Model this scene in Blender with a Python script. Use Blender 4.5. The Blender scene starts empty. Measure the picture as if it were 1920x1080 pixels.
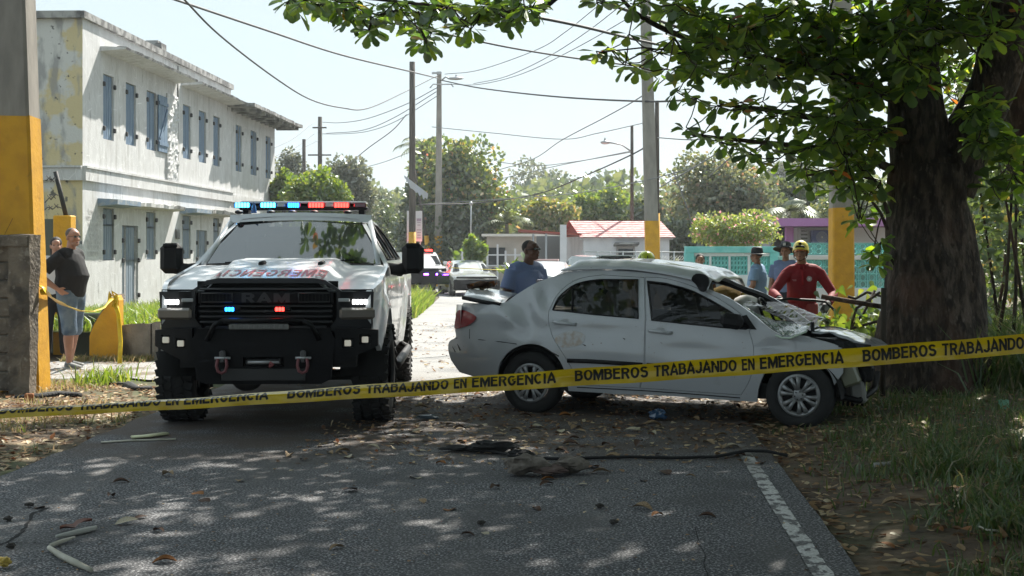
import bpy, bmesh, math, random
import numpy as np
from mathutils import Vector, Matrix, noise
from mathutils.geometry import delaunay_2d_cdt
R = math.radians
random.seed(7); np.random.seed(7)
SC = bpy.context.scene
COL = SC.collection
# ------------------------------------------------------------------ camera, world, sun, exposure
F, HZ, CH = 2560.0, 470.0, 1.55          # focal length in photo pixels, horizon row, eye height
cam = bpy.data.cameras.new('camera'); camo = bpy.data.objects.new('camera', cam); COL.objects.link(camo)
cam.sensor_width = 36; cam.lens = 36 * F / 1920; cam.shift_y = -(540 - HZ) / 1920
cam.clip_start = 0.1; cam.clip_end = 3000
camo.location = (0, 0, CH); camo.rotation_euler = (R(90), 0, 0)
SC.camera = camo
SUN = Vector((0.39, 0.89, 1.0)).normalized()
world = bpy.data.worlds.new('World'); SC.world = world; world.use_nodes = True
wn = world.node_tree.nodes; wl = world.node_tree.links
for n in list(wn): wn.remove(n)
wo = wn.new('ShaderNodeOutputWorld'); wb = wn.new('ShaderNodeBackground')
sky = wn.new('ShaderNodeTexSky'); sky.sky_type = 'NISHITA'; sky.sun_disc = False
sky.sun_elevation = math.asin(SUN.z); sky.sun_rotation = math.atan2(SUN.x, SUN.y)
sky.air_density = 1.0; sky.dust_density = 3.0; sky.ozone_density = 1.0; sky.altitude = 0
# thin bright veil of high cloud over the whole sky
wtc = wn.new('ShaderNodeTexCoord'); wno = wn.new('ShaderNodeTexNoise'); wno.inputs['Scale'].default_value = 2.2; wno.inputs['Detail'].default_value = 5
wmap = wn.new('ShaderNodeMapping'); wmap.inputs['Scale'].default_value = (1, 1, 3)
wr = wn.new('ShaderNodeMapRange'); wr.inputs['From Min'].default_value = 0.3; wr.inputs['From Max'].default_value = 0.7
wr.inputs['To Min'].default_value = 0.76; wr.inputs['To Max'].default_value = 0.95
wmx = wn.new('ShaderNodeMixRGB'); wmx.inputs['Color2'].default_value = (6.8, 8.2, 8.8, 1)
wl.new(wtc.outputs['Generated'], wmap.inputs[0]); wl.new(wmap.outputs[0], wno.inputs['Vector']); wl.new(wno.outputs['Fac'], wr.inputs[0])
wl.new(wr.outputs[0], wmx.inputs['Fac']); wl.new(sky.outputs[0], wmx.inputs['Color1']); wl.new(wmx.outputs[0], wb.inputs['Color'])
wb.inputs['Strength'].default_value = 0.052
wl.new(wb.outputs[0], wo.inputs[0])
sun = bpy.data.lights.new('sun', 'SUN'); suno = bpy.data.objects.new('sun', sun); COL.objects.link(suno)
sun.energy = 5.0; sun.angle = R(0.55); sun.color = (1.0, 0.95, 0.86)
suno.rotation_euler = SUN.to_track_quat('Z', 'Y').to_euler(); suno.location = (10, 30, 60)
SC.view_settings.view_transform = 'Standard'; SC.view_settings.look = 'None'
SC.view_settings.gamma = 1; SC.view_settings.exposure = 1.16; SC.view_settings.use_curve_mapping = False
SC.cycles.use_denoising = True
SC.cycles.max_bounces = 7; SC.cycles.diffuse_bounces = 3; SC.cycles.glossy_bounces = 3
SC.cycles.transmission_bounces = 5; SC.cycles.transparent_max_bounces = 8
SC.cycles.sample_clamp_indirect = 6

# ------------------------------------------------------------------ placing helpers
def at(px, py, Y): return Vector(((px - 960) * Y / F, Y, CH - (py - HZ) * Y / F))
def gz(y):
    t = min(1, max(0, (y - 20) / 40)); return -0.28 * t * t * (3 - 2 * t)
def gat(px, py):                                   # ground point seen at a pixel
    y = CH * F / (py - HZ)
    for _ in range(6): y = (CH - gz(y)) * F / (py - HZ)
    return Vector(((px - 960) * y / F, y, gz(y)))

# ------------------------------------------------------------------ materials
def M(name, col, rough=.6, metal=0., col2=None, ns=5., nd=5., nr=(.4, .6), bump=0., bs=40., coat=0., emis=None, es=0., trans=0., ior=1.45, alpha=1., stretch=None, spec=.5, coatr=.05):
    m = bpy.data.materials.new(name); m.use_nodes = True
    nt = m.node_tree; N = nt.nodes; L = nt.links; b = N['Principled BSDF']
    b.inputs['Base Color'].default_value = (*col, 1); b.inputs['Roughness'].default_value = rough
    b.inputs['Metallic'].default_value = metal; b.inputs['IOR'].default_value = ior
    b.inputs['Transmission Weight'].default_value = trans; b.inputs['Alpha'].default_value = alpha
    b.inputs['Coat Weight'].default_value = coat; b.inputs['Coat Roughness'].default_value = coatr
    b.inputs['Specular IOR Level'].default_value = spec
    if emis: b.inputs['Emission Color'].default_value = (*emis, 1); b.inputs['Emission Strength'].default_value = es
    tc = N.new('ShaderNodeTexCoord'); mp = N.new('ShaderNodeMapping'); L.new(tc.outputs['Object'], mp.inputs[0])
    if stretch: mp.inputs['Scale'].default_value = stretch
    if col2:
        n = N.new('ShaderNodeTexNoise'); n.inputs['Scale'].default_value = ns; n.inputs['Detail'].default_value = nd
        L.new(mp.outputs[0], n.inputs['Vector'])
        r = N.new('ShaderNodeMapRange'); r.inputs['From Min'].default_value = nr[0]; r.inputs['From Max'].default_value = nr[1]
        L.new(n.outputs['Fac'], r.inputs[0])
        x = N.new('ShaderNodeMixRGB'); x.inputs['Color1'].default_value = (*col, 1); x.inputs['Color2'].default_value = (*col2, 1)
        L.new(r.outputs[0], x.inputs['Fac']); L.new(x.outputs[0], b.inputs['Base Color'])
        m['mix'] = x.name
    if bump:
        n = N.new('ShaderNodeTexNoise'); n.inputs['Scale'].default_value = bs; n.inputs['Detail'].default_value = 5
        L.new(mp.outputs[0], n.inputs['Vector'])
        bp = N.new('ShaderNodeBump'); bp.inputs['Strength'].default_value = bump; bp.inputs['Distance'].default_value = 0.02
        L.new(n.outputs['Fac'], bp.inputs['Height']); L.new(bp.outputs[0], b.inputs['Normal'])
    return m

def overlay(m, col, scale, lo, hi, stretch=(1, 1, 1), fac=1., detail=6, kind='noise'):
    """one more layer of stain over a material's colour"""
    nt = m.node_tree; N = nt.nodes; L = nt.links; b = N['Principled BSDF']
    tc = N.new('ShaderNodeTexCoord'); mp = N.new('ShaderNodeMapping'); mp.inputs['Scale'].default_value = stretch
    mp.inputs['Location'].default_value = (random.random() * 9, random.random() * 9, random.random() * 9)
    L.new(tc.outputs['Object'], mp.inputs[0])
    if kind == 'noise':
        n = N.new('ShaderNodeTexNoise'); n.inputs['Detail'].default_value = detail; out = n.outputs['Fac']
    else:
        n = N.new('ShaderNodeTexVoronoi'); out = n.outputs['Distance']
        if kind == 'cracks': n.feature = 'DISTANCE_TO_EDGE'
    n.inputs['Scale'].default_value = scale; L.new(mp.outputs[0], n.inputs['Vector'])
    r = N.new('ShaderNodeMapRange'); r.inputs['From Min'].default_value = lo; r.inputs['From Max'].default_value = hi
    r.inputs['To Max'].default_value = fac
    L.new(out, r.inputs[0])
    x = N.new('ShaderNodeMixRGB'); x.inputs['Color2'].default_value = (*col, 1)
    src = b.inputs['Base Color']
    if src.is_linked: L.new(src.links[0].from_socket, x.inputs['Color1'])
    else: x.inputs['Color1'].default_value = src.default_value
    L.new(r.outputs[0], x.inputs['Fac']); L.new(x.outputs[0], src)
    return m

def leafmat(name, ramp, trans=.45, rough=.45, gloss=.12, val=2.3):
    """leaf: diffuse + translucent + a little gloss; the colour varies leaf by leaf"""
    m = bpy.data.materials.new(name); m.use_nodes = True
    nt = m.node_tree; N = nt.nodes; L = nt.links; N.remove(N['Principled BSDF']); out = N['Material Output']
    g = N.new('ShaderNodeNewGeometry'); cr = N.new('ShaderNodeValToRGB')
    e = cr.color_ramp.elements
    while len(e) > 1: e.remove(e[-1])
    e[0].position = ramp[0][0]; e[0].color = (*ramp[0][1], 1)
    for p, c in ramp[1:]:
        k = e.new(p); k.color = (*c, 1)
    L.new(g.outputs['Random Per Island'], cr.inputs[0])
    d = N.new('ShaderNodeBsdfDiffuse'); t = N.new('ShaderNodeBsdfTranslucent'); gl = N.new('ShaderNodeBsdfGlossy')
    gl.inputs['Roughness'].default_value = rough; gl.inputs['Color'].default_value = (.9, .95, .9, 1)
    hs = N.new('ShaderNodeHueSaturation'); hs.inputs['Hue'].default_value = .475; hs.inputs['Saturation'].default_value = 1.1; hs.inputs['Value'].default_value = val
    L.new(cr.outputs[0], hs.inputs['Color'])
    L.new(cr.outputs[0], d.inputs[0]); L.new(hs.outputs[0], t.inputs[0])
    a = N.new('ShaderNodeMixShader'); a.inputs[0].default_value = trans; L.new(d.outputs[0], a.inputs[1]); L.new(t.outputs[0], a.inputs[2])
    b = N.new('ShaderNodeMixShader'); b.inputs[0].default_value = gloss; L.new(a.outputs[0], b.inputs[1]); L.new(gl.outputs[0], b.inputs[2])
    L.new(b.outputs[0], out.inputs[0])
    return m

# ------------------------------------------------------------------ objects
def wmat(o):
    m = Matrix.LocRotScale(o.location, o.rotation_euler, o.scale)
    return wmat(o.parent) @ m if o.parent else m

def tag(o, label=None, cat=None, group=None, kind=None):
    for k, v in (('label', label), ('category', cat), ('group', group), ('kind', kind)):
        if v: o[k] = v
    return o

def thing(name, label, cat, loc=(0, 0, 0), rz=0., group=None, scale=1.):
    o = bpy.data.objects.new(name, None); COL.objects.link(o); o.empty_display_size = .2
    o.location = loc; o.rotation_euler = (0, 0, rz); o.scale = (scale,) * 3
    return tag(o, label, cat, group)

def copy_tree(o, parent=None):
    c = o.copy(); COL.objects.link(c); c.parent = parent
    for ch in list(o.children): copy_tree(ch, c)
    return c

class MB:
    def __init__(s): s.v = []; s.f = []; s.m = []; s.s = []
    def add(s, V, Fc, mi=0, smooth=False, T=None):
        o = len(s.v)
        for p in V:
            p = Vector(p); s.v.append(tuple(T @ p) if T is not None else tuple(p))
        for f in Fc: s.f.append([i + o for i in f]); s.m.append(mi); s.s.append(smooth)
        return s
    def box(s, c, d, mi=0, rot=None, T=None, bev=0.):
        hx, hy, hz = d[0] / 2, d[1] / 2, d[2] / 2
        X = Matrix.Translation(c)
        if rot is not None: X = X @ (rot.to_4x4() if isinstance(rot, Matrix) else Matrix.Rotation(rot, 4, 'Z'))
        if T is not None: X = T @ X
        if bev > 0:
            bev = min(bev, hx * .9, hy * .9, hz * .9); V = []; 
            for sx in (-1, 1):
                for sy in (-1, 1):
                    for sz in (-1, 1):
                        V += [(sx * hx, sy * (hy - bev), sz * (hz - bev)), (sx * (hx - bev), sy * hy, sz * (hz - bev)), (sx * (hx - bev), sy * (hy - bev), sz * hz)]
            bm = bmesh.new(); bv = [bm.verts.new(p) for p in V]; bmesh.ops.convex_hull(bm, input=bv); bm.normal_update()
            bmesh.ops.dissolve_limit(bm, angle_limit=.02, verts=bm.verts, edges=bm.edges)
            bm.verts.index_update(); VV = [p.co.copy() for p in bm.verts]; FF = [[q.index for q in f.verts] for f in bm.faces]; bm.free()
            return s.add(VV, FF, mi, False, X)
        V = [(x * hx, y * hy, z * hz) for x in (-1, 1) for y in (-1, 1) for z in (-1, 1)]
        return s.add(V, [(0, 1, 3, 2), (4, 6, 7, 5), (0, 4, 5, 1), (2, 3, 7, 6), (0, 2, 6, 4), (1, 5, 7, 3)], mi, False, X)
    def tube(s, P, r, n=8, mi=0, cap=True, smooth=True, T=None, flat=None):
        """swept tube; r a number or list; an entry may be (rx, ry)"""
        P = [Vector(p) for p in P]; k = len(P); rr = r if isinstance(r, (list, tuple)) and len(r) == k else [r] * k
        V = []; up = None
        for i, p in enumerate(P):
            d = (P[min(i + 1, k - 1)] - P[max(i - 1, 0)])
            d = d.normalized() if d.length > 1e-9 else Vector((0, 0, 1))
            if up is None:
                up = Vector(flat) if flat else (Vector((0, 0, 1)) if abs(d.z) < .9 else Vector((0, 1, 0)))
            a = d.cross(up)
            if a.length < 1e-6: a = d.cross(Vector((1, 0, 0)))
            a.normalize(); b = a.cross(d).normalized(); up = b if not flat else Vector(flat)
            q = rr[i]; ra, rb = q if isinstance(q, (tuple, list)) else (q, q)
            for j in range(n):
                t = 2 * math.pi * j / n; V.append(p + a * (ra * math.cos(t)) + b * (rb * math.sin(t)))
        Fc = [(i * n + j, i * n + (j + 1) % n, (i + 1) * n + (j + 1) % n, (i + 1) * n + j) for i in range(k - 1) for j in range(n)]
        if cap: Fc += [tuple(range(n))[::-1], tuple((k - 1) * n + j for j in range(n))]
        return s.add(V, Fc, mi, smooth, T)
    def lathe(s, prof, n=24, mi=0, T=None, axis='Z', smooth=True, close=False, arc=2 * math.pi):
        full = abs(arc - 2 * math.pi) < 1e-6; nn = n if full else n + 1; V = []
        for r, z in prof:
            for j in range(nn):
                t = arc * j / n; x, y = r * math.cos(t), r * math.sin(t)
                V.append((x, y, z) if axis == 'Z' else ((x, z, y) if axis == 'Y' else (z, x, y)))
        k = len(prof); Fc = []
        for i in range(k - 1):
            for j in range(n):
                a, b = i * nn + j, i * nn + (j + 1) % nn; Fc.append((a, b, b + nn, a + nn))
        if close: Fc += [tuple(range(nn)), tuple((k - 1) * nn + j for j in range(nn))[::-1]]
        return s.add(V, Fc, mi, smooth, T)
    def ell(s, c, r, mi=0, n=14, T=None, rot=None):
        prof = [(math.sin(math.pi * i / (n // 2 + 2)), -math.cos(math.pi * i / (n // 2 + 2))) for i in range(n // 2 + 3)]
        X = Matrix.Translation(c)
        if rot is not None: X = X @ rot.to_4x4()
        X = X @ Matrix.Diagonal((*(r if isinstance(r, (tuple, list)) else (r, r, r)), 1))
        prof[0] = (1e-3, -1); prof[-1] = (1e-3, 1)
        return s.lathe(prof, n, mi, X if T is None else T @ X, close=True)
    def prism(s, poly, h0, h1, axis='Y', mi=0, T=None, smooth=False):
        n = len(poly)
        def q(a, b, h): return {'X': (h, a, b), 'Y': (a, h, b), 'Z': (a, b, h)}[axis]
        V = [q(a, b, h0) for a, b in poly] + [q(a, b, h1) for a, b in poly]
        Fc = [tuple(range(n)), tuple(range(n, 2 * n))[::-1]] + [(i, i + n, (i + 1) % n + n, (i + 1) % n) for i in range(n)]
        return s.add(V, Fc, mi, smooth, T)
    def grid(s, G, mi=0, smooth=True, closeu=False, T=None):
        a, b = len(G), len(G[0]); V = [p for row in G for p in row]
        Fc = [(i * b + j, i * b + (j + 1) % b, (i + 1) * b + (j + 1) % b, (i + 1) * b + j) for i in range(a - 1) for j in range(b if closeu else b - 1)]
        return s.add(V, Fc, mi, smooth, T)
    def build(s, name, mats, parent=None, world=False, kind=None, label=None, fix=True):
        me = bpy.data.meshes.new(name)
        V = s.v
        if world and parent is not None:
            I = wmat(parent).inverted(); V = [tuple(I @ Vector(p)) for p in V]
        me.from_pydata(V, [], s.f)
        for m in (mats if isinstance(mats, (list, tuple)) else [mats]): me.materials.append(m)
        me.polygons.foreach_set('material_index', s.m); me.polygons.foreach_set('use_smooth', s.s)
        if fix:
            bm = bmesh.new(); bm.from_mesh(me); bmesh.ops.recalc_face_normals(bm, faces=bm.faces); bm.to_mesh(me); bm.free()
        me.update()
        o = bpy.data.objects.new(name, me); COL.objects.link(o); o.parent = parent
        return tag(o, label, None, None, kind)

def npmesh(name, V, Fq, mat, parent=None, world=False, smooth=False, kind=None):
    """V (n,3) array, Fq (m,k) array of faces of k corners"""
    me = bpy.data.meshes.new(name); V = np.asarray(V, dtype=np.float64)
    if world and parent is not None:
        I = np.array(wmat(parent).inverted()); V = V @ I[:3, :3].T + I[:3, 3]
    n, k = Fq.shape
    me.vertices.add(len(V)); me.vertices.foreach_set('co', V.astype(np.float32).ravel())
    me.loops.add(n * k); me.loops.foreach_set('vertex_index', Fq.astype(np.int32).ravel())
    me.polygons.add(n); me.polygons.foreach_set('loop_start', np.arange(0, n * k, k, dtype=np.int32))
    me.polygons.foreach_set('loop_total', np.full(n, k, dtype=np.int32))
    me.materials.append(mat); me.update(calc_edges=True); me.validate()
    if smooth: me.polygons.foreach_set('use_smooth', [True] * n)
    o = bpy.data.objects.new(name, me); COL.objects.link(o); o.parent = parent
    return tag(o, None, None, None, kind)

def solo(o, label, cat, group=None, kind=None): return tag(o, label, cat, group, kind)

def frames(d, roll):
    """rotation matrices whose y axis is d; d (n,3) unit, roll (n,)"""
    up = np.tile([0., 0., 1.], (len(d), 1)); up[np.abs(d[:, 2]) > .95] = [1., 0, 0]
    x = np.cross(d, up); x /= np.linalg.norm(x, axis=1)[:, None]; z = np.cross(x, d)
    c, s_ = np.cos(roll)[:, None], np.sin(roll)[:, None]
    x2 = x * c + z * s_; z2 = -x * s_ + z * c
    return np.stack([x2, d, z2], axis=2)
LEAFV = np.array([(0, 0, 0), (.08, .22, .02), (.21, .52, .045), (.27, .76, .04), (.16, .95, -.02), (0, 1.0, -.06), (-.16, .95, -.02), (-.27, .76, .04), (-.21, .52, .045), (-.08, .22, .02), (0, .62, -.02)])
LEAFF = np.array([(0, 1, 2, 10), (2, 3, 4, 10), (4, 5, 6, 10), (6, 7, 8, 10), (8, 9, 0, 10)])
LEAFT = LEAFF
def unit(a): return a / (np.linalg.norm(a, axis=1)[:, None] + 1e-9)
def leaf_mesh_arrays(P, D, S, roll=None, TV=LEAFV, TF=LEAFT):
    n = len(P); roll = np.random.uniform(-.6, .6, n) if roll is None else roll
    Rm = frames(unit(D), roll); V = np.einsum('nij,kj->nki', Rm, TV) * S[:, None, None] + P[:, None, :]
    Fq = (TF[None] + (np.arange(n) * len(TV))[:, None, None]).reshape(-1, TF.shape[1])
    return V.reshape(-1, 3), Fq
CARDV = np.array([(0, 0, 0), (.36, .5, .06), (0, 1, -.05), (-.36, .5, .06)])
CARDF = np.array([(0, 1, 2, 3)])

# ------------------------------------------------------------------ bold lettering made of strokes (unit cap height)
def _arc(cx, cy, rx, ry, a0, a1, n=8): return [(cx + rx * math.cos(R(a0 + (a1 - a0) * i / n)), cy + ry * math.sin(R(a0 + (a1 - a0) * i / n))) for i in range(n + 1)]
_l, _r, _m = .09, .53, .31
GLY = {
 'B': (.62, [[(_l, 0), (_l, 1)], [(_l, .91), (.30, .91)] + _arc(.32, .72, .17, .19, 90, -90, 6) + [(_l, .53)], [(.30, .53)] + _arc(.32, .31, .21, .22, 90, -90, 6) + [(_l, .09)]]),
 'O': (.68, [_arc(.34, .5, .25, .41, 0, 360, 18)]), 'M': (.78, [[(_l, 0), (_l, 1)], [(.69, 0), (.69, 1)], [(_l + .02, .98), (.39, .12), (.67, .98)]]),
 'E': (.58, [[(_l, 0), (_l, 1)], [(_l, .91), (.54, .91)], [(_l, .51), (.50, .51)], [(_l, .09), (.55, .09)]]),
 'R': (.64, [[(_l, 0), (_l, 1)], [(_l, .91), (.32, .91)] + _arc(.33, .69, .20, .22, 90, -90, 6) + [(_l, .47)], [(.34, .47), (.56, 0)]]),
 'S': (.60, [_arc(.31, .71, .20, .20, 20, 180, 7) + _arc(.31, .70, .20, .19, 190, 270, 4)[1:] + _arc(.31, .29, .21, .22, 90, 0, 4)[1:] + _arc(.31, .29, .21, .20, -10, -165, 7)]),
 'T': (.60, [[(.02, .91), (.58, .91)], [(.30, 0), (.30, .9)]]), 'A': (.66, [[(.05, 0), (.33, .96), (.61, 0)], [(.15, .27), (.51, .27)]]),
 'J': (.56, [[(.45, 1), (.45, .28)] + _arc(.26, .28, .19, .20, 0, -175, 7)]), 'N': (.66, [[(_l, 0), (_l, 1)], [(.57, 0), (.57, 1)], [(_l + .01, .97), (.56, .03)]]),
 'D': (.66, [[(_l, 0), (_l, 1)], [(_l, .91), (.28, .91)] + _arc(.30, .5, .27, .41, 90, -90, 9) + [(_l, .09)]]),
 'G': (.68, [_arc(.34, .5, .25, .41, 45, 330, 14) + [(.58, .46), (.36, .46)]]), 'C': (.64, [_arc(.34, .5, .25, .41, 45, 315, 14)]), 'I': (.30, [[(.15, 0), (.15, 1)]]), ' ': (.3, [])}
def strokes(txt, w=.17, gap=.05, dz=.0):
    """-> (verts [(x, y, layer)], faces, total width) of a word one unit high"""
    V, Fc, x = [], [], 0.; layer = 0
    for ch in txt:
        adv, sts = GLY[ch]
        for st in sts:
            P = []
            for a, b in zip(st, st[1:]):
                d = math.hypot(b[0] - a[0], b[1] - a[1]); k = max(1, int(d / .16)); P += [(a[0] + (b[0] - a[0]) * i / k, a[1] + (b[1] - a[1]) * i / k) for i in range(k)]
            P.append(st[-1]); o = len(V); n = len(P); closed = math.hypot(st[0][0] - st[-1][0], st[0][1] - st[-1][1]) < 1e-6 and n > 6
            for i, p in enumerate(P):
                a, b = (P[i - 1] if i else (P[-2] if closed else p)), (P[i + 1] if i + 1 < n else (P[1] if closed else p))
                d = Vector((b[0] - a[0], b[1] - a[1])).normalized(); s_ = w / 2
                if 0 < i < n - 1 and not closed:
                    e0 = Vector((p[0] - P[i - 1][0], p[1] - P[i - 1][1])).normalized(); c = max(.45, e0.dot(d)); s_ = s_ / c
                V += [(x + p[0] - d.y * s_, p[1] + d.x * s_, layer), (x + p[0] + d.y * s_, p[1] - d.x * s_, layer)]
            Fc += [(o + 2 * i, o + 2 * i + 1, o + 2 * i + 3, o + 2 * i + 2) for i in range(n - 1)]; layer = (layer + 1) % 4
        x += adv + gap
    return V, Fc, x - gap
# ================================================================== AIR
hz = bpy.data.materials.new('haze_air'); hz.use_nodes = True; hz.node_tree.nodes.clear()
_o = hz.node_tree.nodes.new('ShaderNodeOutputMaterial'); _v = hz.node_tree.nodes.new('ShaderNodeVolumePrincipled')
_v.inputs['Density'].default_value = 0.0007; _v.inputs['Color'].default_value = (.88, .93, .98, 1); _v.inputs['Anisotropy'].default_value = .35
hz.node_tree.links.new(_v.outputs[0], _o.inputs['Volume'])
HAZE = True
# ================================================================== GROUND
def lerp(tab, y):
    if y <= tab[0][0]: return tab[0][1]
    for (a, u), (b, v) in zip(tab, tab[1:]):
        if y <= b: return u + (v - u) * (y - a) / (b - a)
    return tab[-1][1]
ROADL = [(-12, -4.1), (9.4, -3.5), (13, -3.42), (16, -3.3), (33, -2.3), (53, -2.8), (70, -4), (120, -9), (200, -22)]
def rline(y): return 1.486 + .0754 * (y - 6.5)
def rr_(y): return rline(y) + .19 + .05 * noise.noise(Vector((0, y * 1.3, 0))) if y < 15 else rline(y) + .3 + (y - 15) * .02
def terr(x, y):
    z = gz(y) - .035
    dl = lerp(ROADL, y) - x; dr = x - rr_(y); d = max(dl, dr)
    if d > 0:
        z += min(d, 1.) * .05 + .03 * noise.noise(Vector((x * 1.7, y * 1.7, 0))) * min(1, d * 2)
        if dr > 0 and y < 30: z += min(.22, dr * .05)
    return z
xs = sorted(set([round(v, 2) for v in list(np.arange(-9, 11, .35)) + list(np.arange(-60, 60, 6.0)) + list(np.arange(-900, 901, 100.0))]))
ys = sorted(set([round(v, 2) for v in list(np.arange(3, 26, .35)) + list(np.arange(-20, 90, 4.0)) + list(np.arange(90, 1501, 90.0))]))
g_soil = M('soil', (.105, .075, .05), .95, col2=(.06, .075, .025), ns=.7, nr=(.42, .62), bump=.6, bs=18)
overlay(g_soil, (.20, .14, .085), 3., .5, .66, fac=.7); overlay(g_soil, (.03, .022, .016), 9., .56, .7, fac=.8)
mb = MB(); mb.grid([[(x, y, terr(x, y)) for y in ys] for x in xs])
solo(mb.build('ground', g_soil, kind='structure'), None, None)

# road
asph = M('asphalt', (.050, .051, .056), .78, bump=.55, bs=120)
overlay(asph, (.36, .36, .37), 70., .53, .62, fac=.9, detail=1)
overlay(asph, (.38, .38, .38), 34., .66, .72, fac=.7, detail=2)
overlay(asph, (.02, .021, .024), 48., .56, .68, fac=.6, detail=3)
overlay(asph, (.055, .054, .054), 1.3, .5, .62, fac=.5)
overlay(asph, (.13, .125, .12), .8, .5, .7, stretch=(1.6, .35, 1), fac=.6)
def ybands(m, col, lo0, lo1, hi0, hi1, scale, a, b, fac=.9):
    """a stain lying between two depths of the road (mud brought by the crash, paler old surface further on)"""
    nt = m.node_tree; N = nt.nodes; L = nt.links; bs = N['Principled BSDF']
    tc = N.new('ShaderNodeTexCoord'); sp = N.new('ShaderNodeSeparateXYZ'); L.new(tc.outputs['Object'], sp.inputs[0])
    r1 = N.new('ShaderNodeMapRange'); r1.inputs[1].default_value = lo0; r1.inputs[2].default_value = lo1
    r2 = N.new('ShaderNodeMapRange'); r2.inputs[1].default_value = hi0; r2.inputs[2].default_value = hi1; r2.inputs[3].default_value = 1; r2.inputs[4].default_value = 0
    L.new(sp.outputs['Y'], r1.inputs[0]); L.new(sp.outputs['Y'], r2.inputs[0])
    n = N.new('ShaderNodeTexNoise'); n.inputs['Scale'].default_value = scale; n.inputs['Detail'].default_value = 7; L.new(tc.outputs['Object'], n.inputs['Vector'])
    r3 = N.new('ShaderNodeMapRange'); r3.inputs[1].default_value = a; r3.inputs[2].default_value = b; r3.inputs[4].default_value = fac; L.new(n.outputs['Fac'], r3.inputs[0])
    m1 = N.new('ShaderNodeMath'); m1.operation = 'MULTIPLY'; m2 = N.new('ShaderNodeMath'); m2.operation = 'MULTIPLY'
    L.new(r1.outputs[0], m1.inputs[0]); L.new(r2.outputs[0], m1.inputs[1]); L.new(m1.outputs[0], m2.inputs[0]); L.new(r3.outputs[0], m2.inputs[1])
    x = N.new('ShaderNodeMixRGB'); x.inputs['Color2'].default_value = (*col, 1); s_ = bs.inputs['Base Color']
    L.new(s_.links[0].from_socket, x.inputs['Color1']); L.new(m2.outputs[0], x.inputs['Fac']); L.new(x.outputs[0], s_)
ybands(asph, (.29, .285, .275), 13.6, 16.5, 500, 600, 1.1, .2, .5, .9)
ybands(asph, (.075, .055, .042), 9.6, 10.9, 15, 17, 2.2, .33, .55, .85)
ry = [v for v in ys if v <= 200]
mb = MB(); G = []
for y in ry:
    a, b = lerp(ROADL, y), rr_(y); jag = .07 * noise.noise(Vector((3, y * 2.3, 1))) if y < 25 else 0
    G.append([(a + jag + (b - a - jag) * i / 6, y, gz(y) + .004) for i in range(7)])
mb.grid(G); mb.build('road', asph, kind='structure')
paint = M('road_paint', (.62, .62, .6), .7)
overlay(paint, (.07, .07, .075), 15., .50, .55, stretch=(1, .6, 1)); overlay(paint, (.25, .24, .23), 60., .45, .6, fac=.7)
ybands(paint, (.08, .07, .06), 9.0, 10.6, 50, 60, 3., .3, .5, .95)
mb = MB()
yy = [5 + i * .12 for i in range(50)]
mb.grid([[(rline(y) - .055 + .012 * noise.noise(Vector((y * 9, 0, 0))), y, .008), (rline(y) + .045 + .014 * noise.noise(Vector((y * 8, 5, 0))), y, .008)] for y in yy])
mb.build('road_marking', paint, kind='structure')
# cracks in the asphalt: open grooves filled dark
crk = M('crack_dark', (.012, .012, .012), .95)
mb = MB()
def crack(pts, w):
    P = [gat(*p) for p in pts]; Q = []
    for a, b in zip(P, P[1:]):
        for i in range(6): Q.append(a.lerp(b, i / 6) + Vector((random.uniform(-.012, .012), random.uniform(-.02, .02), 0)))
    mb.grid([[(q.x - w * random.uniform(.4, 1), q.y, .0075), (q.x + w * random.uniform(.4, 1), q.y + w, .0075)] for q in Q], smooth=False)
crack([(-30, 1040), (20, 1015), (45, 995), (60, 965), (92, 952)], .012); crack([(20, 1018), (60, 1020), (125, 1022)], .006); crack([(-20, 950), (40, 948), (80, 951)], .006)
crack([(1300, 990), (1318, 1040), (1330, 1100)], .004)
mb.build('road_cracks', crk, kind='structure')
# gravel lane at the left
grav = M('gravel', (.40, .39, .38), .9, col2=(.22, .21, .2), ns=55, nr=(.4, .6), bump=.9, bs=45)
overlay(grav, (.14, .11, .07), 1.6, .52, .62, fac=.8)
mb = MB(); nx, ny = 24, 16
def lanez(x, y): return .03 + .012 * noise.noise(Vector((x * 2, y * 2, 0)))
mb.grid([[(-9.5 + i * (6.6) / nx, (16.3 if True else 0) + .5 * noise.noise(Vector((i * .5, 0, 2))) * (j == 0) + j * 2.5 / ny, lanez(i, j)) for j in range(ny + 1)] for i in range(nx + 1)])
mb.build('gravel_path', grav, kind='structure')

# ================================================================== MASONRY MATERIALS
plaster = M('white_plaster', (.83, .835, .84), .85, col2=(.76, .765, .77), ns=3, bump=.35, bs=25)
overlay(plaster, (.30, .29, .27), 2.2, .56, .70, stretch=(1.4, 1.4, .12), fac=.45); overlay(plaster, (.50, .49, .46), 6., .57, .70, stretch=(1, 1, .2), fac=.6)
overlay(plaster, (.10, .10, .10), 7., .66, .74, stretch=(1, 1, .3), fac=.7); overlay(plaster, (.62, .61, .60), 1.1, .5, .62, fac=.4)
overlay(plaster, (.33, .32, .31), 9., .55, .68, stretch=(1, 1, .045), fac=.16, detail=3); overlay(plaster, (.07, .07, .07), 3.2, .0, .012, stretch=(1, 1, .5), fac=.35, kind='cracks')
plaster2 = M('patched_plaster', (.55, .55, .53), .9, bump=.4, bs=20)
overlay(plaster2, (.56, .46, .23), .85, .49, .53, fac=.85); overlay(plaster2, (.26, .26, .26), 3.2, .54, .64, stretch=(1, 1, .35), fac=.8); overlay(plaster2, (.08, .08, .08), 6, .63, .69, fac=.9)
edgec = M('weathered_ledge', (.34, .34, .33), .95, col2=(.12, .12, .12), ns=4, nr=(.4, .6), bump=.6, bs=20)
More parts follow.
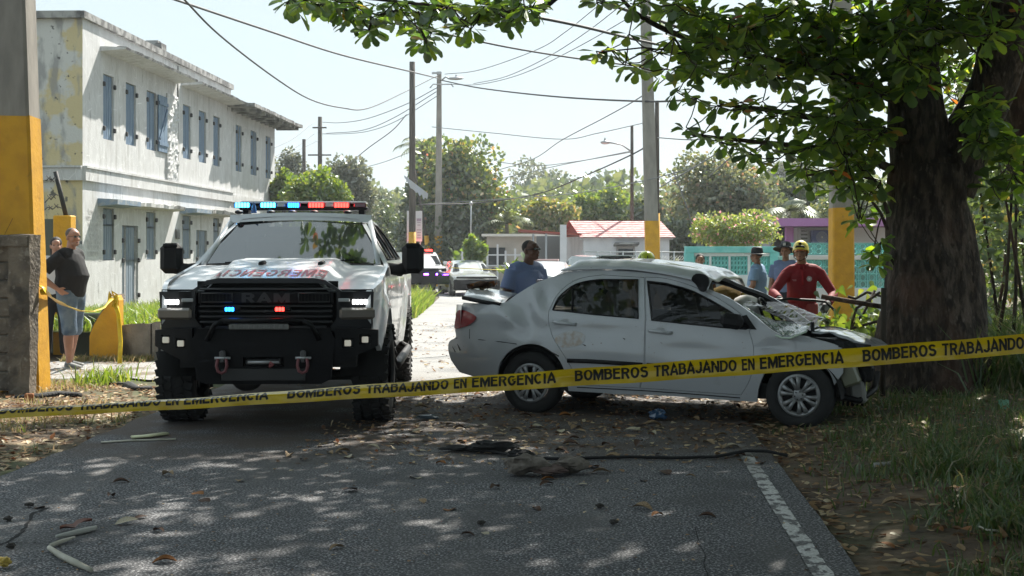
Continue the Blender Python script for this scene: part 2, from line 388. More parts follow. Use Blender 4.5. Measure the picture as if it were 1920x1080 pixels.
blueledge = M('blue_ledge', (.20, .27, .36), .9, col2=(.33, .36, .38), ns=6, nr=(.45, .62), bump=.4, bs=20)
shut = M('blue_shutter', (.10, .16, .25), .7, col2=(.20, .27, .34), ns=9, nr=(.4, .7), stretch=(2, 2, .25))
shut2 = M('grey_blue_shutter', (.14, .19, .25), .75, col2=(.25, .29, .33), ns=9, nr=(.4, .7), stretch=(2, 2, .25))
iron = M('black_iron', (.03, .03, .03), .7)
conc = M('old_concrete', (.27, .25, .22), .95, col2=(.17, .16, .14), ns=3.5, nr=(.4, .62), bump=.8, bs=28)
overlay(conc, (.05, .05, .045), 2.8, .55, .68, stretch=(1, 1, .5), fac=.8)
polec = M('pole_concrete', (.29, .27, .24), .9, col2=(.22, .205, .185), ns=5, nr=(.4, .6), stretch=(1, 1, .3), bump=.3, bs=30)
yel = M('yellow_paint', (.62, .32, .012), .65, col2=(.52, .26, .01), ns=5, nr=(.4, .65), bump=.35, bs=22)
overlay(yel, (.30, .17, .03), 9, .66, .72, fac=.4)
wood = M('dark_wood_pole', (.10, .085, .07), .9, col2=(.05, .042, .035), ns=6, stretch=(3, 3, .2), bump=.4, bs=20)
white = M('white_wall_paint', (.68, .69, .70), .8, col2=(.58, .60, .62), ns=2, nr=(.4, .65))
teal = M('teal_paint', (.15, .50, .48), .7, col2=(.24, .58, .56), ns=3)
purple = M('purple_paint', (.44, .20, .47), .7)
dark = M('dark_gap', (.012, .012, .012), .9)
galv = M('galvanised', (.42, .43, .44), .5, metal=.7)

# ================================================================== OLD TWO-STOREY BUILDING
c0 = Vector((-10.38, 33, 0)); fd = Vector((.0398, 1, 0)).normalized(); fn = Vector((fd.y, -fd.x, 0))
def fT(px): y = 11.693 / (.0398 - (px - 960) / F); return (y - 33) / fd.y          # distance along the facade
def fz(px, py): y = 11.693 / (.0398 - (px - 960) / F); return CH - (py - HZ) * y / F
def fP(t, z, o=0): return c0 + fd * t + fn * o + Vector((0, 0, z))
FM = Matrix(((fd.x, fn.x, 0, c0.x), (fd.y, fn.y, 0, c0.y), (0, 0, 1, 0), (0, 0, 0, 1)))   # (t, out, z) -> world
B = thing('old_building', 'long two-storey white building with peeling plaster and tall blue shutters', 'building', c0)
tA, tB = fT(433), fT(516); HT = 7.33; HL = 6.55
def wallwith(opens, t0, t1, z0, z1, o0, o1):
    """wall slab with real openings, cut as a grid of blocks"""
    mb = MB(); ts = sorted(set([t0, t1] + [v for o in opens for v in o[:2] if t0 < v < t1])); zs = sorted(set([z0, z1] + [v for o in opens for v in o[2:] if z0 < v < z1]))
    V = {}
    cell = {}
    for i in range(len(ts) - 1):
        for j in range(len(zs) - 1):
            tm, zm = (ts[i] + ts[i + 1]) / 2, (zs[j] + zs[j + 1]) / 2
            cell[i, j] = not any(o[0] < tm < o[1] and o[2] < zm < o[3] for o in opens)
    for (i, j), full in cell.items():
        a, b, c, d = ts[i], ts[i + 1], zs[j], zs[j + 1]
        if full: mb.add([(a, o1, c), (b, o1, c), (b, o1, d), (a, o1, d)], [(0, 1, 2, 3)])
        else:
            for (u, v) in (((a, c), (b, c)), ((b, c), (b, d)), ((b, d), (a, d)), ((a, d), (a, c))):
                mb.add([(u[0], o1, u[1]), (v[0], o1, v[1]), (v[0], o1 - .22, v[1]), (u[0], o1 - .22, u[1])], [(0, 1, 2, 3)])
            mb.add([(a, o1 - .22, c), (b, o1 - .22, c), (b, o1 - .22, d), (a, o1 - .22, d)], [(0, 1, 2, 3)])
    return mb
UPW = [(193.5, 213.5), (236, 255), (275, 293), (343, 357.5), (373, 386.5), (400, 412), (443, 454), (471, 482), (499, 508.5)]
LOW = [(193, 214, 1.30, 2.63), (229, 259, -.1, 2.22), (274, 292, 1.30, 2.63), (342, 357.5, 1.30, 2.63), (368, 388, -.1, 2.2), (400, 411, 1.3, 2.63), (436, 449, 1.3, 2.6), (465, 478, -.1, 2.2), (494, 504, 1.3, 2.6)]
op = [(fT(a), fT(b), 4.38, 6.03) for a, b in UPW] + [(fT(a), fT(b), z0, z1) for a, b, z0, z1 in LOW]
def inT(mb):
    mb.v = [tuple(FM @ Vector(p)) for p in mb.v]; return mb
inT(wallwith([o for o in op if o[0] < tA], 0, tA, -.4, HT - .16, -9, 0)).build('front_wall', plaster, B, world=True, fix=False)
inT(wallwith([o for o in op if o[0] > tA], tA, tB, -.4, HL, -9, -.02)).build('far_wing_wall', plaster, B, world=True, fix=False)
mb = MB(); W = 9.
mb.box((0.001, -W / 2, (HT - .16) / 2 - .2), (.3, W - .004, HT - .16 + .4)); mb.v = [(p[0] + .15, p[1], p[2]) for p in mb.v]
inT(mb).build('side_wall', plaster2, B, world=True)
mb = MB(); mb.box((tB - .15, -W / 2 - .05, HL / 2 - .2), (.3, W - .2, HL + .4)); mb.box((tA - .15, -W / 2 - .05, HT / 2 + .5), (.3, W - .2, HT - 1.2)); inT(mb).build('end_wall', plaster, B, world=True)
mb = MB(); mb.box((tA / 2, -W / 2, HT - .3), (tA - .1, W - .1, .12)); mb.box(((tA + tB) / 2, -W / 2, HL - .1), (tB - tA, W - .1, .12)); inT(mb).build('flat_roof', edgec, B, world=True)
mb = MB(); mb.box((tA / 2 - .02, -.02, HT - .08), (tA + .2, .22, .17)); mb.box((-.02, -W / 2, HT - .08), (.24, W, .17)); inT(mb).build('parapet_coping', edgec, B, world=True)
# belt course with a drip line
mb = MB(); mb.box((tA / 2, .035, 3.40), (tA, .09, .30)); mb.box((tA / 2, .05, 3.58), (tA, .13, .05)); mb.box((-.045, -W / 2, 3.40), (.09, W, .30)); mb.box((-.06, -W / 2, 3.58), (.13, W, .05)); mb.box(((tA + tB) / 2, .02, 3.38), (tB - tA - .02, .06, .26))
inT(mb).build('belt_course', plaster, B, world=True)
def ledge(px0, px1, z, d, th, mats, wob=.03, parts=1, o=0.):
    t0, t1 = fT(px0), fT(px1); n = max(6, int((t1 - t0) / .25)); mb = MB(); G = []
    for i in range(n + 1):
        t = t0 + (t1 - t0) * i / n; w = wob * noise.noise(Vector((t * 1.9, z, 0))); e = d + wob * 1.5 * noise.noise(Vector((t * 2.7, z, 7)))
        G.append([(t, -.02 + o, z - th), (t, e, z - th + w * .5 + .05), (t, e + .01, z + w), (t, -.02 + o, z + .03 + w)])
    mb.grid(G, smooth=False, closeu=True); mb.add(G[0], [(0, 1, 2, 3)]); mb.add(G[-1], [(3, 2, 1, 0)])
    o_ = inT(mb).build('window_ledge', plaster if mats is edgec else mats, B, world=True)
    if mats is edgec:
        mb = MB(); mb.grid([[(g_[1][0], g_[1][1] + .004, g_[1][2] - .004), (g_[1][0], g_[2][1] + .012, g_[2][2] + .012), (g_[1][0], g_[2][1] - .25, g_[2][2] + .03)] for g_ in G], smooth=False); inT(mb).build('weathered_edge', edgec, o_, world=True)
    return o_
ledge(188, 331, 6.66, .64, .10, edgec); ledge(340, 441, 6.66, .64, .10, edgec)
ledge(183, 229, 2.83, .5, .17, blueledge, .01); ledge(229.5, 292, 2.83, .5, .15, plaster, .07); ledge(292.5, 325, 2.82, .42, .12, edgec, .08)
ledge(338, 368, 2.83, .5, .17, blueledge, .01); ledge(368.5, 420, 2.83, .48, .15, edgec, .1)
# slab roof over the far wing, with rafters under its edge
mb = MB(); G = []
for i in range(30):
    t = tA - .5 + (tB - tA + 1.4) * i / 29; e = .95 + .06 * noise.noise(Vector((t * 2, 0, 0))); w = .05 * noise.noise(Vector((t, 3, 0)))
    G.append([(t, -5, HL + .02), (t, e, HL - .02 + w), (t, e, HL + .10 + w), (t, -5, HL + .16)])
mb.grid(G, closeu=True, smooth=False); mb.add(G[0], [(0, 1, 2, 3)]); mb.add(G[-1], [(3, 2, 1, 0)])
inT(mb).build('wing_roof', edgec, B, world=True)
t = tA + .2
while t < tB + .6:
    mb = MB(); mb.box((t, .4, HL - .06), (.12, .9, .14)); inT(mb).build('rafter', edgec, B, world=True); t += .75
mb = MB(); mb.box((fT(320), -.5, HT + .15), (.5, .6, .36)); mb.box((fT(320) - .05, -.5, HT + .36), (.3, .36, .1)); inT(mb).build('roof_vent', edgec, B, world=True)
mb = MB(); mb.tube([(-.1 + .2, -2.7, HT), (.1, -2.7, HT + .2)], .05); inT(mb).build('roof_pipe', galv, B, world=True)
# vertical pilaster with broken render
mb = MB(); t0, t1 = fT(311), fT(331)
G = [[(t0 + (t1 - t0) * i / 12, .05 + .10 * abs(noise.noise(Vector((i * .5, j * .45, 3)))) * (1 if 0 < i < 12 and 0 < j < 40 else 0), 3.62 + (6.15 - 3.62) * j / 40) for j in range(41)] for i in range(13)]
mb.grid(G, smooth=False); mb.box(((t0 + t1) / 2, .0, 4.9), (t1 - t0, .09, 2.5)); inT(mb).build('pilaster', plaster, B, world=True)
mb = MB(); mb.box((fT(333), .012, 5.3), (.05, .03, 3.6)); inT(mb).build('wall_joint', edgec, B, world=True)
# shutters: two plank leaves each, hinges
def leafpair(t0, t1, z0, z1, mat, out=-.07, planks=3):
    s = bpy.data.objects.new('shutter' if z0 > 0 else 'door', None); COL.objects.link(s); s.parent = B; s.location = fP((t0 + t1) / 2, z0, 0) - c0
    g = .012; hw = (t1 - t0) / 2
    for k in (0, 1):
        a = t0 + k * hw + g; b = a + hw - 2 * g; mb = MB(); w = (b - a) / planks
        for i in range(planks): mb.box((a + w * (i + .5), out + random.uniform(-.004, .004), (z0 + z1) / 2), (w - .012, .04, z1 - z0 - .03), bev=.006)
        inT(mb).build('leaf_panel', mat, s, world=True)
    for zz in ((z0 + .16 * (z1 - z0)), (z0 + .84 * (z1 - z0))) if z0 > 0 else (z0 + .4, z0 + 1.35, z1 - .4):
        for tt in (t0 + .02, t1 + .02):
            mb = MB(); mb.box((tt, out + .05 + .04, zz), (.10, .06, .12), bev=.015); inT(mb).build('hinge', iron, s, world=True)
    return s
for k, (a, b) in enumerate(UPW): leafpair(fT(a), fT(b), 4.38, 6.03, shut)
for a, b, z0, z1 in LOW: leafpair(fT(a), fT(b), max(z0, -.06), z1, shut2, planks=3 if z0 > 0 else 4)
# one opened leaf lying flat against the wall, braced behind
mb = MB(); t0, t1 = fT(294), fT(310.5); w = (t1 - t0) / 3
for i in range(3): mb.box((t0 + w * (i + .5), .04, 5.2), (w - .01, .04, 1.62), bev=.006)
for zz in (4.62, 5.78): mb.box(((t0 + t1) / 2, .075, zz), (t1 - t0, .03, .1))
d = Matrix.Rotation(math.atan2(1.0, t1 - t0 - .06), 3, 'Y').inverted(); mb.box(((t0 + t1) / 2, .076, 5.2), (1.15, .03, .08), rot=Matrix.Rotation(-math.atan2(1.0, t1 - t0 - .06), 3, 'Y'))
o = inT(mb).build('open_shutter', shut, B, world=True, label='one blue leaf folded open flat against the wall')
# faded painted lettering beside the lower window: nine short rows
def text_mesh(txt, size, ext=0., off=0., align='LEFT', sx=1.):
    cu = bpy.data.curves.new('t', 'FONT'); cu.body = txt; cu.size = size; cu.offset = off; cu.extrude = ext; cu.align_x = align; cu.resolution_u = 4
    o = bpy.data.objects.new('t', cu); COL.objects.link(o); dg = bpy.context.evaluated_depsgraph_get(); dg.update()
    me = bpy.data.meshes.new_from_object(o.evaluated_get(dg)); V = [v.co.copy() for v in me.vertices]; Fc = [tuple(p.vertices) for p in me.polygons]
    bpy.data.objects.remove(o); bpy.data.curves.remove(cu); bpy.data.meshes.remove(me)
    return [Vector((v.x * sx, v.y, v.z)) for v in V], Fc
faded = M('faded_lettering', (.42, .42, .42), .9, col2=(.62, .61, .6), ns=12, nr=(.4, .6))
mb = MB()
for i, tx in enumerate(['fornaca la', 'nura va lie se', 'nurr uenu', 'ica la ley', 'Taqui lus', 'os is nuldes', 'Yar ley les', 'enunciate', 'es']):
    V, Fc = text_mesh(tx, .21, off=.006, align='CENTER' if i < 8 else 'RIGHT', sx=1.0)
    tc_ = .78; z = 2.45 - i * .145
    mb.add([(tc_ + (v.x if i < 8 else v.x + .55), .006, z + v.y) for v in V], Fc)
inT(mb).build('wall_lettering', faded, B, world=True, fix=False)
inT(MB().box((fT(331), .04, 2.05), (.35, .06, .3), bev=.02)).build('meter_box', edgec, B, world=True)

# ================================================================== LEFT FOREGROUND: block wall, yellow pole, gate posts
block = M('concrete_block', (.21, .175, .135), .95, col2=(.12, .10, .08), ns=4, nr=(.38, .62), bump=1., bs=26)
overlay(block, (.05, .045, .04), 3.3, .52, .64, fac=.8); overlay(block, (.34, .31, .26), 12., .6, .68, fac=.6)
Wt = thing('block_wall', 'weathered grey concrete block wall ending at the yellow pole on the left', 'wall', (-6.2, 14.6, 0))
bw, bh = .40, .195; y0 = 14.6
xr = -5.36                                    # right end of the courses
for r in range(8):
    x = xr - (.2 if r % 2 else 0)
    if r % 2: MB().box((xr - .1, y0 + .07, .06 + bh * (r + .5)), (.19, .15, bh - .012), bev=.012).build('block', block, Wt, world=True)
    k = 0
    while x > -7.6:
        mb = MB(); mb.box((x - bw / 2, y0 + .07 + random.uniform(-.006, .006), .06 + bh * (r + .5)), (bw - .012, .15, bh - .012), bev=.01)
        mb.build('block', block, Wt, world=True); x -= bw
MB().box((-6.45, y0 + .075, .8), (2.3, .10, 1.5)).build('mortar', conc, Wt, world=True)
for i, (xa, wd) in enumerate(((-5.36, .15), (-5.22, .09))):
    mb = MB(); G = []
    for j in range(18):
        z = 1.72 * j / 17; e = .025 * noise.noise(Vector((z * 4, i * 9, 0)))
        G.append([(xa + e, y0 - .08, z), (xa + wd + e * .6, y0 - .08 + .02 * noise.noise(Vector((z * 5, 4, i))), z), (xa + wd + e * .6 + .03 * z, y0 + .12, z), (xa + e, y0 + .12, z)])
    mb.grid(G, closeu=True, smooth=False); mb.add(G[-1], [(0, 1, 2, 3)]); mb.build('broken_column', block, Wt, world=True)
cap = MB(); G = []
for j in range(16):
    x = -7.4 + j * .150; h = .05 * noise.noise(Vector((x * 5, 1, 1)))
    G.append([(x, y0 - .1, 1.60), (x, y0 - .1, 1.70 + h), (x, y0 + .14, 1.72 + h), (x, y0 + .14, 1.60)])
cap.grid(G, closeu=True, smooth=False); cap.add(G[-1], [(0, 1, 2, 3)]); cap.build('wall_coping', block, Wt, world=True)
for r in range(2):
    for k in range(4):
        MB().box((-5.66 - k * .4 - .2 * (r % 2) + .1, 15.0, 1.84 + r * .19 - .06), (.39, .15, .185), bev=.012).build('block', block, Wt, world=True)
MB().tube([(-5.50, 14.8, 1.72), (-5.41, 14.8, 1.90)], .008, 5).build('rebar_stub', M('rust', (.12, .04, .02), .9), Wt, world=True)

def sqpole(name, label, x, y, w, h, zy, lean=0., leany=0., taper=.55, ch=.03, mtop=polec, group=None, base=None):
    """square concrete pole, its foot painted yellow up to zy"""
    T = thing(name, label, 'utility pole', (x, y, base if base is not None else gz(y)), 0, group); b0 = 0.
    def ring(z, w): 
        s = w / 2; c = ch; cx = lean * z; cy = leany * z
        return [(cx + a, cy + b, z) for a, b in ((-s, -s + c), (-s + c, -s), (s - c, -s), (s, -s + c), (s, s - c), (s - c, s), (-s + c, s), (-s, s - c))]
    def wz(z): return w * (1 - (1 - taper) * z / h)
    zy2 = zy - T.location.z
    mb = MB(); rows = [zy2 + (h - zy2) * i / 6 for i in range(7)]; rows[0] -= .05
    mb.grid([ring(z, wz(z) - (.006 if i == 0 else 0)) for i, z in enumerate(rows)], closeu=True, smooth=False); mb.add(ring(h, wz(h)), [tuple(range(8))]); mb.build('shaft', mtop, T)
    mb = MB(); mb.grid([[(p[0], p[1], p[2] + (.02 * noise.noise(Vector((k * 3, 0, x))) if i == 8 else 0)) for k, p in enumerate(ring(-.3 + (zy2 + .3) * i / 8, wz(max(0, zy2 * i / 8)) + .008))] for i in range(9)], closeu=True, smooth=False); mb.build('painted_foot', yel, T)
    return T
NP = sqpole('utility_pole', 'thick square concrete pole with yellow foot rising beside the block wall', -5.34, 15.0, .42, 10.5, 3.02, lean=-.033, taper=.80, base=0)
RP = sqpole('utility_pole', 'square concrete pole with tall yellow foot behind the rescuer in red', 6.39, 26.5, .43, 11, 2.38, taper=.75)
P1 = sqpole('utility_pole', 'tall grey concrete pole with yellow foot standing behind the wrecked car', at(1226, 500, 40).x, 40, .42, 13, 2.42, lean=-.028, taper=.55)
P2 = sqpole('utility_pole', 'pale concrete pole carrying a street light, yellow foot, behind far police truck', at(822, 500, 70).x, 70, .42, 11, 2.3, lean=.004, taper=.55)
MB().tube([(-.35, 0, -.1), (-.62, 0, 2.0 + .6)], [.17, .12], 10).build('leaning_stay_post', yel, P2); MB().tube([(-.62, 0, 2.55), (-1.3, 0, 6.4)], [.07, .05], 8).build('stay_rod', wood, P2)
def rpole(label, px, pyt, Y, r, zy=None, lean=0, mat=wood):
    x = at(px, 500, Y).x; h = CH - (pyt - HZ) * Y / F - gz(Y); T = thing('utility_pole', label, 'utility pole', (x, Y, gz(Y)))
    MB().tube([(lean * z, 0, z) for z in (-.2, h * .33, h * .66, h)], [r, r * .95, r * .88, r * .8], 12).build('shaft', mat, T)
    if zy: MB().tube([(0, 0, -.1), (lean * zy, 0, zy)], r * 1.06, 12).build('painted_foot', yel, T)
    return T, h
Q1, q1h = rpole('dark round wooden pole with yellow foot left of the street light pole', 773, 116, 60, .155, 2.65)
Q2, _ = rpole('dark round wooden pole close behind the tall concrete pole', 1232, 192, 43, .085, 2.9)
Q3, _ = rpole('slim dark pole with curved lamp arm left of the tall concrete pole', 1185, 236, 60, .085)
Q4, _ = rpole('far wooden pole with two crossarms above the bright green bush', 600, 219, 88, .17)
Q5, _ = rpole('short dark bare pole stump rising from the green bush near the building', 570, 261, 80, .13)
for dz in (.9, 2.5): MB().box((0, -.2, _ * 0 + 8.9 + CH - gz(88) - dz * 1.1), (1.5 if dz > 1 else .9, .08, .09)).build('crossarm', wood, Q4)
# street lights
def lampT(parent, px0, py0, px1, py1, Y, r=.03, head=.7):
    a, b = at(px0, py0, Y), at(px1, py1, Y - .2); m_ = a.lerp(b, .45) + Vector((0, 0, .12))
    MB().tube([a, m_, b], r, 8).build('lamp_arm', galv, parent, world=True)
    s = 1 if b.x > a.x else -1
    mb = MB(); mb.ell(b + Vector((s * head * .35, 0, 0)), (head * .5, .16, .09), n=14); mb.build('lamp_head', galv, parent, world=True)
    MB().tube([b + Vector((s * head * .4, 0, .05)), b + Vector((s * head * .4, 0, .2))], .04, 8).build('photocell', galv, parent, world=True)
lampT(P2, 829, 150, 843, 147, 70, .04, .85)
lampT(Q3, 1184, 284, 1142, 267, 60, .035, .45)
for (a, b) in ((812, 855),): MB().tube([at(806, 165, 69.6), at(812, 158, 69.6), at(846, 158, 69.6), at(850, 163, 69.6)], .035, 6).build('crossarm', galv, P2, world=True)
MB().box(at(819, 137, 69.6), (.5, .1, .1)).build('insulator', galv, P2, world=True)
# sign boards behind the dark pole
SG = thing('sign_board', 'tall narrow white sign board with faint print behind dark pole', 'sign', gat(784, 540) * 1)
SG.location = (at(784, 500, 61).x, 61, gz(61))
MB().box(at(785.5, 424, 61), (.29, .03, 1.36)).build('board', M('sign_white', (.62, .64, .68), .6), SG, world=True)
MB().box(at(765, 424, 61), (.1, .03, 1.36)).build('board', M('sign_white_b', (.6, .62, .66), .6), SG, world=True)
pr = M('sign_print', (.35, .3, .4), .7)
for k in range(7): MB().box(at(785.5, 412 + k * 5 + (k > 2) * 4, 60.97), (.2 - .03 * (k % 3), .01, .035 if k else .12)).build('print_row', pr, SG, world=True)
for px in (764, 788): MB().tube([at(px, 395, 61.05), (at(px, 500, 61.05).x, 61.05, gz(61))], .03, 6).build('post', galv, SG, world=True)
FL = thing('tattered_banner', 'small tattered pale blue banner hanging slanted from a stay by pole', 'banner', at(757, 330, 59))
mb = MB(); mb.grid([[at(757 + 46 * i / 12, 328 + 35 * i / 12, 59 + .1 * math.sin(i)), at(759 + 42 * i / 12, 334 + 35 * i / 12 + (7 if 2 < i < 11 else 1) * abs(math.sin(i * 1.4)) + 4 * (i > 1), 59.1)] for i in range(13)]); mb.build('cloth', M('banner', (.5, .53, .62), .8), FL, world=True)

# gate posts, dark gate leaf, painted stub, planter wall
T = thing('gate_post', 'square yellow gate post behind the man in black shirt', 'gate post', (at(121, 500, 20.2).x, 20.2, 0))
MB().box((0, 0, 1.03), (.26, .26, 2.08), bev=.015).build('shaft', yel, T)
T2 = thing('metal_gate', 'dull grey-green metal gate leaf between yellow pole and yellow post', 'gate', (at(92, 500, 20.25).x, 20.3, 0))
MB().box((0, 0, 1.02), (.32, .05, 2.0)).build('panel', M('gate_green', (.10, .12, .10), .7), T2); MB().box((.12, -.05, 1.0), (.05, .04, 2.0)).build('rib', iron, T2)
T = thing('leaning_pipe', 'dark metal pipe leaning out of the yellow gate post with barbed wire', 'pipe', (at(124, 500, 20.2).x, 20.2, 2.05))
MB().tube([at(124, 406, 20.2), at(104, 322, 20.2)], .035, 8).build('pipe', iron, T, world=True)
bw_ = M('barbed_wire', (.10, .095, .09), .7, metal=.5)
for k, (pa, pb) in enumerate((((84, 337), (105, 335)), ((84, 378), (109, 364)), ((84, 391), (116, 388)))):
    pts = [at(pa[0] + (pb[0] - pa[0]) * i / 6, pa[1] + (pb[1] - pa[1]) * i / 6 + (2.5 * math.sin(i * 2.1 + k)), 20.1) for i in range(7)]
    mb = MB(); mb.tube(pts, .008, 5)
    for p in pts[2:6:2]: mb.tube([p + Vector((-.03, 0, -.03)), p + Vector((.03, 0, .03))], .006, 4); mb.tube([p + Vector((.03, 0, -.03)), p + Vector((-.03, 0, .04))], .006, 4)
    mb.build('barbed_strand', bw_, T, world=True)
T = thing('wall_stub', 'low yellow painted wall end with a rounded dark top and tape tied on', 'wall', (at(198, 500, 19).x, 19, 0))
prof = [(-.21, 0), (.20, 0), (.20, .86), (.17, .93), (.12, .90), (.05, .80), (-.05, .68), (-.15, .52), (-.21, .36)]
MB().prism(prof, -.05, .17).build('body', yel, T)
MB().prism([(.19, .865), (.165, .945), (.11, .915), (.04, .815), (-.06, .695), (-.16, .535), (-.215, .37), (-.215, .34), (-.15, .50), (-.05, .66), (.05, .78), (.12, .88), (.15, .90)], -.04, .3).build('worn_top', block, T)
PW = thing('planter_wall', 'low stained concrete retaining wall holding the bright grass', 'wall', (-5.0, 19, 0))
for k, (a, b, zt, z2) in enumerate(((226, 283, .50, .53), (284, 345, .54, .56), (346, 420, .55, .56))):
    xa, xb = at(a, 500, 19.1).x, at(b, 500, 19.1).x
    mb = MB(); mb.grid([[(xa + .006, 19.1, -.1), (xa + .006, 19.1, zt), (xa + .006, 19.28, zt), (xa + .006, 19.28, -.1)]] + [[(xa + (xb - xa) * i / 8, 19.1 + .01 * random.random(), -.1), (xa + (xb - xa) * i / 8, 19.1, zt + (z2 - zt) * i / 8 + .02 * random.random()), (xa + (xb - xa) * i / 8, 19.28, zt + .01), (xa + (xb - xa) * i / 8, 19.28, -.1)] for i in range(1, 8)] + [[(xb - .006, 19.1, -.1), (xb - .006, 19.1, z2), (xb - .006, 19.28, z2), (xb - .006, 19.28, -.1)]], closeu=True, smooth=False)
    mb.build('panel', conc, PW, world=True)
MB().box((at(158, 500, 19.6).x, 19.75, .3), (.5, .14, .7), bev=.02).build('green_panel', M('green_conc', (.09, .11, .08), .9), PW, world=True)
# raised grass ground behind that wall, sloping to the building
tz = [(19.2, .42), (25, .30), (33, .06), (50, -.1), (60, -.25)]
def terrz(x, y):
    t = min(1, max(0, (lerp([(19, -4.0), (26, -3.3), (60, -3.2)], y) - x) / 1.2)); return lerp(tz, y) * t + (gz(y) - .05) * (1 - t) + .03 * noise.noise(Vector((x * 2, y * 2, 5)))
g_grass = M('turf_soil', (.09, .10, .035), .95, col2=(.13, .10, .06), ns=2, nr=(.4, .6), bump=.5, bs=20)
mb = MB(); xs2 = [-11 + .4 * i for i in range(21)]; ys2 = [19.27 + .8 * i for i in range(52)]
mb.grid([[(x, y, terrz(x, y)) for y in ys2] for x in xs2 if x < -2.9]); mb.build('raised_ground', g_grass, kind='structure')

# ================================================================== RIGHT AND FAR BUILDINGS
wallw = M('house_white', (.66, .67, .70), .85, col2=(.58, .59, .62), ns=1.5)
beige = M('house_beige', (.45, .41, .36), .85, col2=(.40, .37, .33), ns=2)
roofred = M('roof_red', (.52, .19, .19), .8, col2=(.62, .38, .36), ns=5, nr=(.4, .6), stretch=(1, 1, 1))
redbeam = M('red_beam', (.30, .07, .05), .8)
glassd = M('dark_pane', (.02, .025, .03), .15)
def xat(px, Y): return (px - 960) * Y / F
def zat(py, Y): return CH - (py - HZ) * Y / F
H = thing('beige_house', 'low beige flat-roofed house behind the officer in blue', 'house', (xat(985, 66), 66, gz(66)))
MB().box((xat(985, 66), 68.5, 1.0), (xat(1058, 66) - xat(913, 66), 5, 2.5)).build('wall', beige, H, world=True)
MB().box((xat(985, 66), 68.4, 2.3), (xat(1066, 66) - xat(902, 66), 5.8, .12)).build('roof', M('slab_pale', (.6, .58, .54), .8), H, world=True)
MB().box((xat(930, 65.9), 65.95, 1.25), (.9, .06, .9)).build('window', glassd, H, world=True)
H = thing('red_roof_house', 'small white house with a pink-red gabled roof behind tall pole', 'house', (xat(1094, 56), 56, gz(56)), R(7))
g0 = gz(56); Lw = 3.6; Dp = 5.2; ez = zat(443, 56) - g0; rz_ = ez + .72
MB().box((Lw / 2, Dp / 2, ez / 2), (Lw, Dp, ez)).build('wall', wallw, H)
MB().prism([(0, ez), (Dp, ez), (Dp / 2 * .9, rz_ - .05)], -.02, .0, axis='X').build('gable', redbeam, H)
nrow = 9
for r in range(nrow):                             # overlapping courses of roof sheeting
    a = r / nrow; b = (r + 1) / nrow; y0_, z0_ = -.25 + (Dp / 2 + .1) * a, ez - .05 + (rz_ - ez) * a; y1_, z1_ = -.25 + (Dp / 2 + .1) * b, ez - .05 + (rz_ - ez) * b
    MB().add([(-.18, y0_, z0_ + .03), (Lw + .2, y0_, z0_ + .03), (Lw + .2, y1_, z1_ + .01), (-.18, y1_, z1_ + .01), (-.18, y0_, z0_), (Lw + .2, y0_, z0_), (Lw + .2, y1_, z1_ - .02), (-.18, y1_, z1_ - .02)], [(0, 1, 2, 3), (4, 5, 6, 7), (0, 1, 5, 4), (1, 2, 6, 5), (0, 3, 7, 4), (2, 3, 7, 6)]).build('roof_course', roofred, H)
MB().add([(-.18, Dp / 2 - .1, rz_), (Lw + .2, Dp / 2 - .1, rz_), (Lw + .2, Dp + .3, ez - .05), (-.18, Dp + .3, ez - .05)], [(0, 1, 2, 3)]).build('rear_roof', roofred, H)
MB().box((Lw / 2, -.02, ez - .1), (Lw + .3, .04, .08)).build('fascia', wallw, H)
f_ = MB().box((1.75, -.03, 1.75), (.75, .08, .52)).build('window', M('win_frame_w', (.3, .28, .27), .6), H); MB().box((1.75, -.075, 1.72), (.62, .02, .36)).build('pane', glassd, f_)
MB().box((1.75, -.2, 2.08), (1.0, .4, .07), rot=Matrix.Rotation(R(-14), 3, 'X')).build('awning', edgec, H)
H2 = thing('carport', 'open carport with rusty roof and square white column beside red-roofed house', 'carport', (xat(1056, 54), 54, gz(54)))
MB().box(((xat(1056, 54)), 54, zat(423, 54) / 2 - .1), (.25, .25, zat(423, 54) - gz(54))).build('column', wallw, H2, world=True)
MB().box((xat(1030, 57), 58, 2.3), (2.6, 4, .08), rot=Matrix.Rotation(R(4), 3, 'Y')).build('roof', redbeam, H2, world=True)
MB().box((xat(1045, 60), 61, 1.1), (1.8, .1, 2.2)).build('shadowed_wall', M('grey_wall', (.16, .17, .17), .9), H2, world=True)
for px in (1000, 1024): MB().tube([(xat(px, 56), 56, gz(56)), (xat(px, 56), 56, 2.25)], .045, 6).build('post', galv, H2, world=True)
H = thing('purple_trim_house', 'white house with purple fascia and porch column behind the teal fence', 'house', (xat(1500, 44), 44, gz(44)))
X0, X1 = xat(1478, 44), xat(1700, 44); zt = zat(426, 44)
MB().box(((X0 + X1) / 2 + .35, 47.6, (zt + gz(44)) / 2), (X1 - X0 - .1, 6, zt - gz(44))).build('wall', wallw, H, world=True)
MB().box(((xat(1450, 44) + X1) / 2, 47.0, zat(417.5, 44)), (X1 - xat(1450, 44), 7.4, .25)).build('fascia', purple, H, world=True)
MB().box((xat(1482, 43.9), 44.1, (zt + gz(44)) / 2), (.24, .24, zt - gz(44))).build('porch_column', purple, H, world=True)
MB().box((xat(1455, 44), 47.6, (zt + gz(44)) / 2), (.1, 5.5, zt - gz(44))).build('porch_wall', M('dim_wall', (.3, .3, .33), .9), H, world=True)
f_ = MB().box((xat(1508, 44.5), 44.56, zat(447, 44.5)), (.28, .08, .62)).build('window', wallw, H, world=True)
for k in range(5): MB().box((xat(1508, 44.5), 44.5, zat(447, 44.5) - .24 + k * .12), (.2, .04, .03), rot=Matrix.Rotation(R(40), 3, 'X')).build('louvre', edgec, f_, world=True)
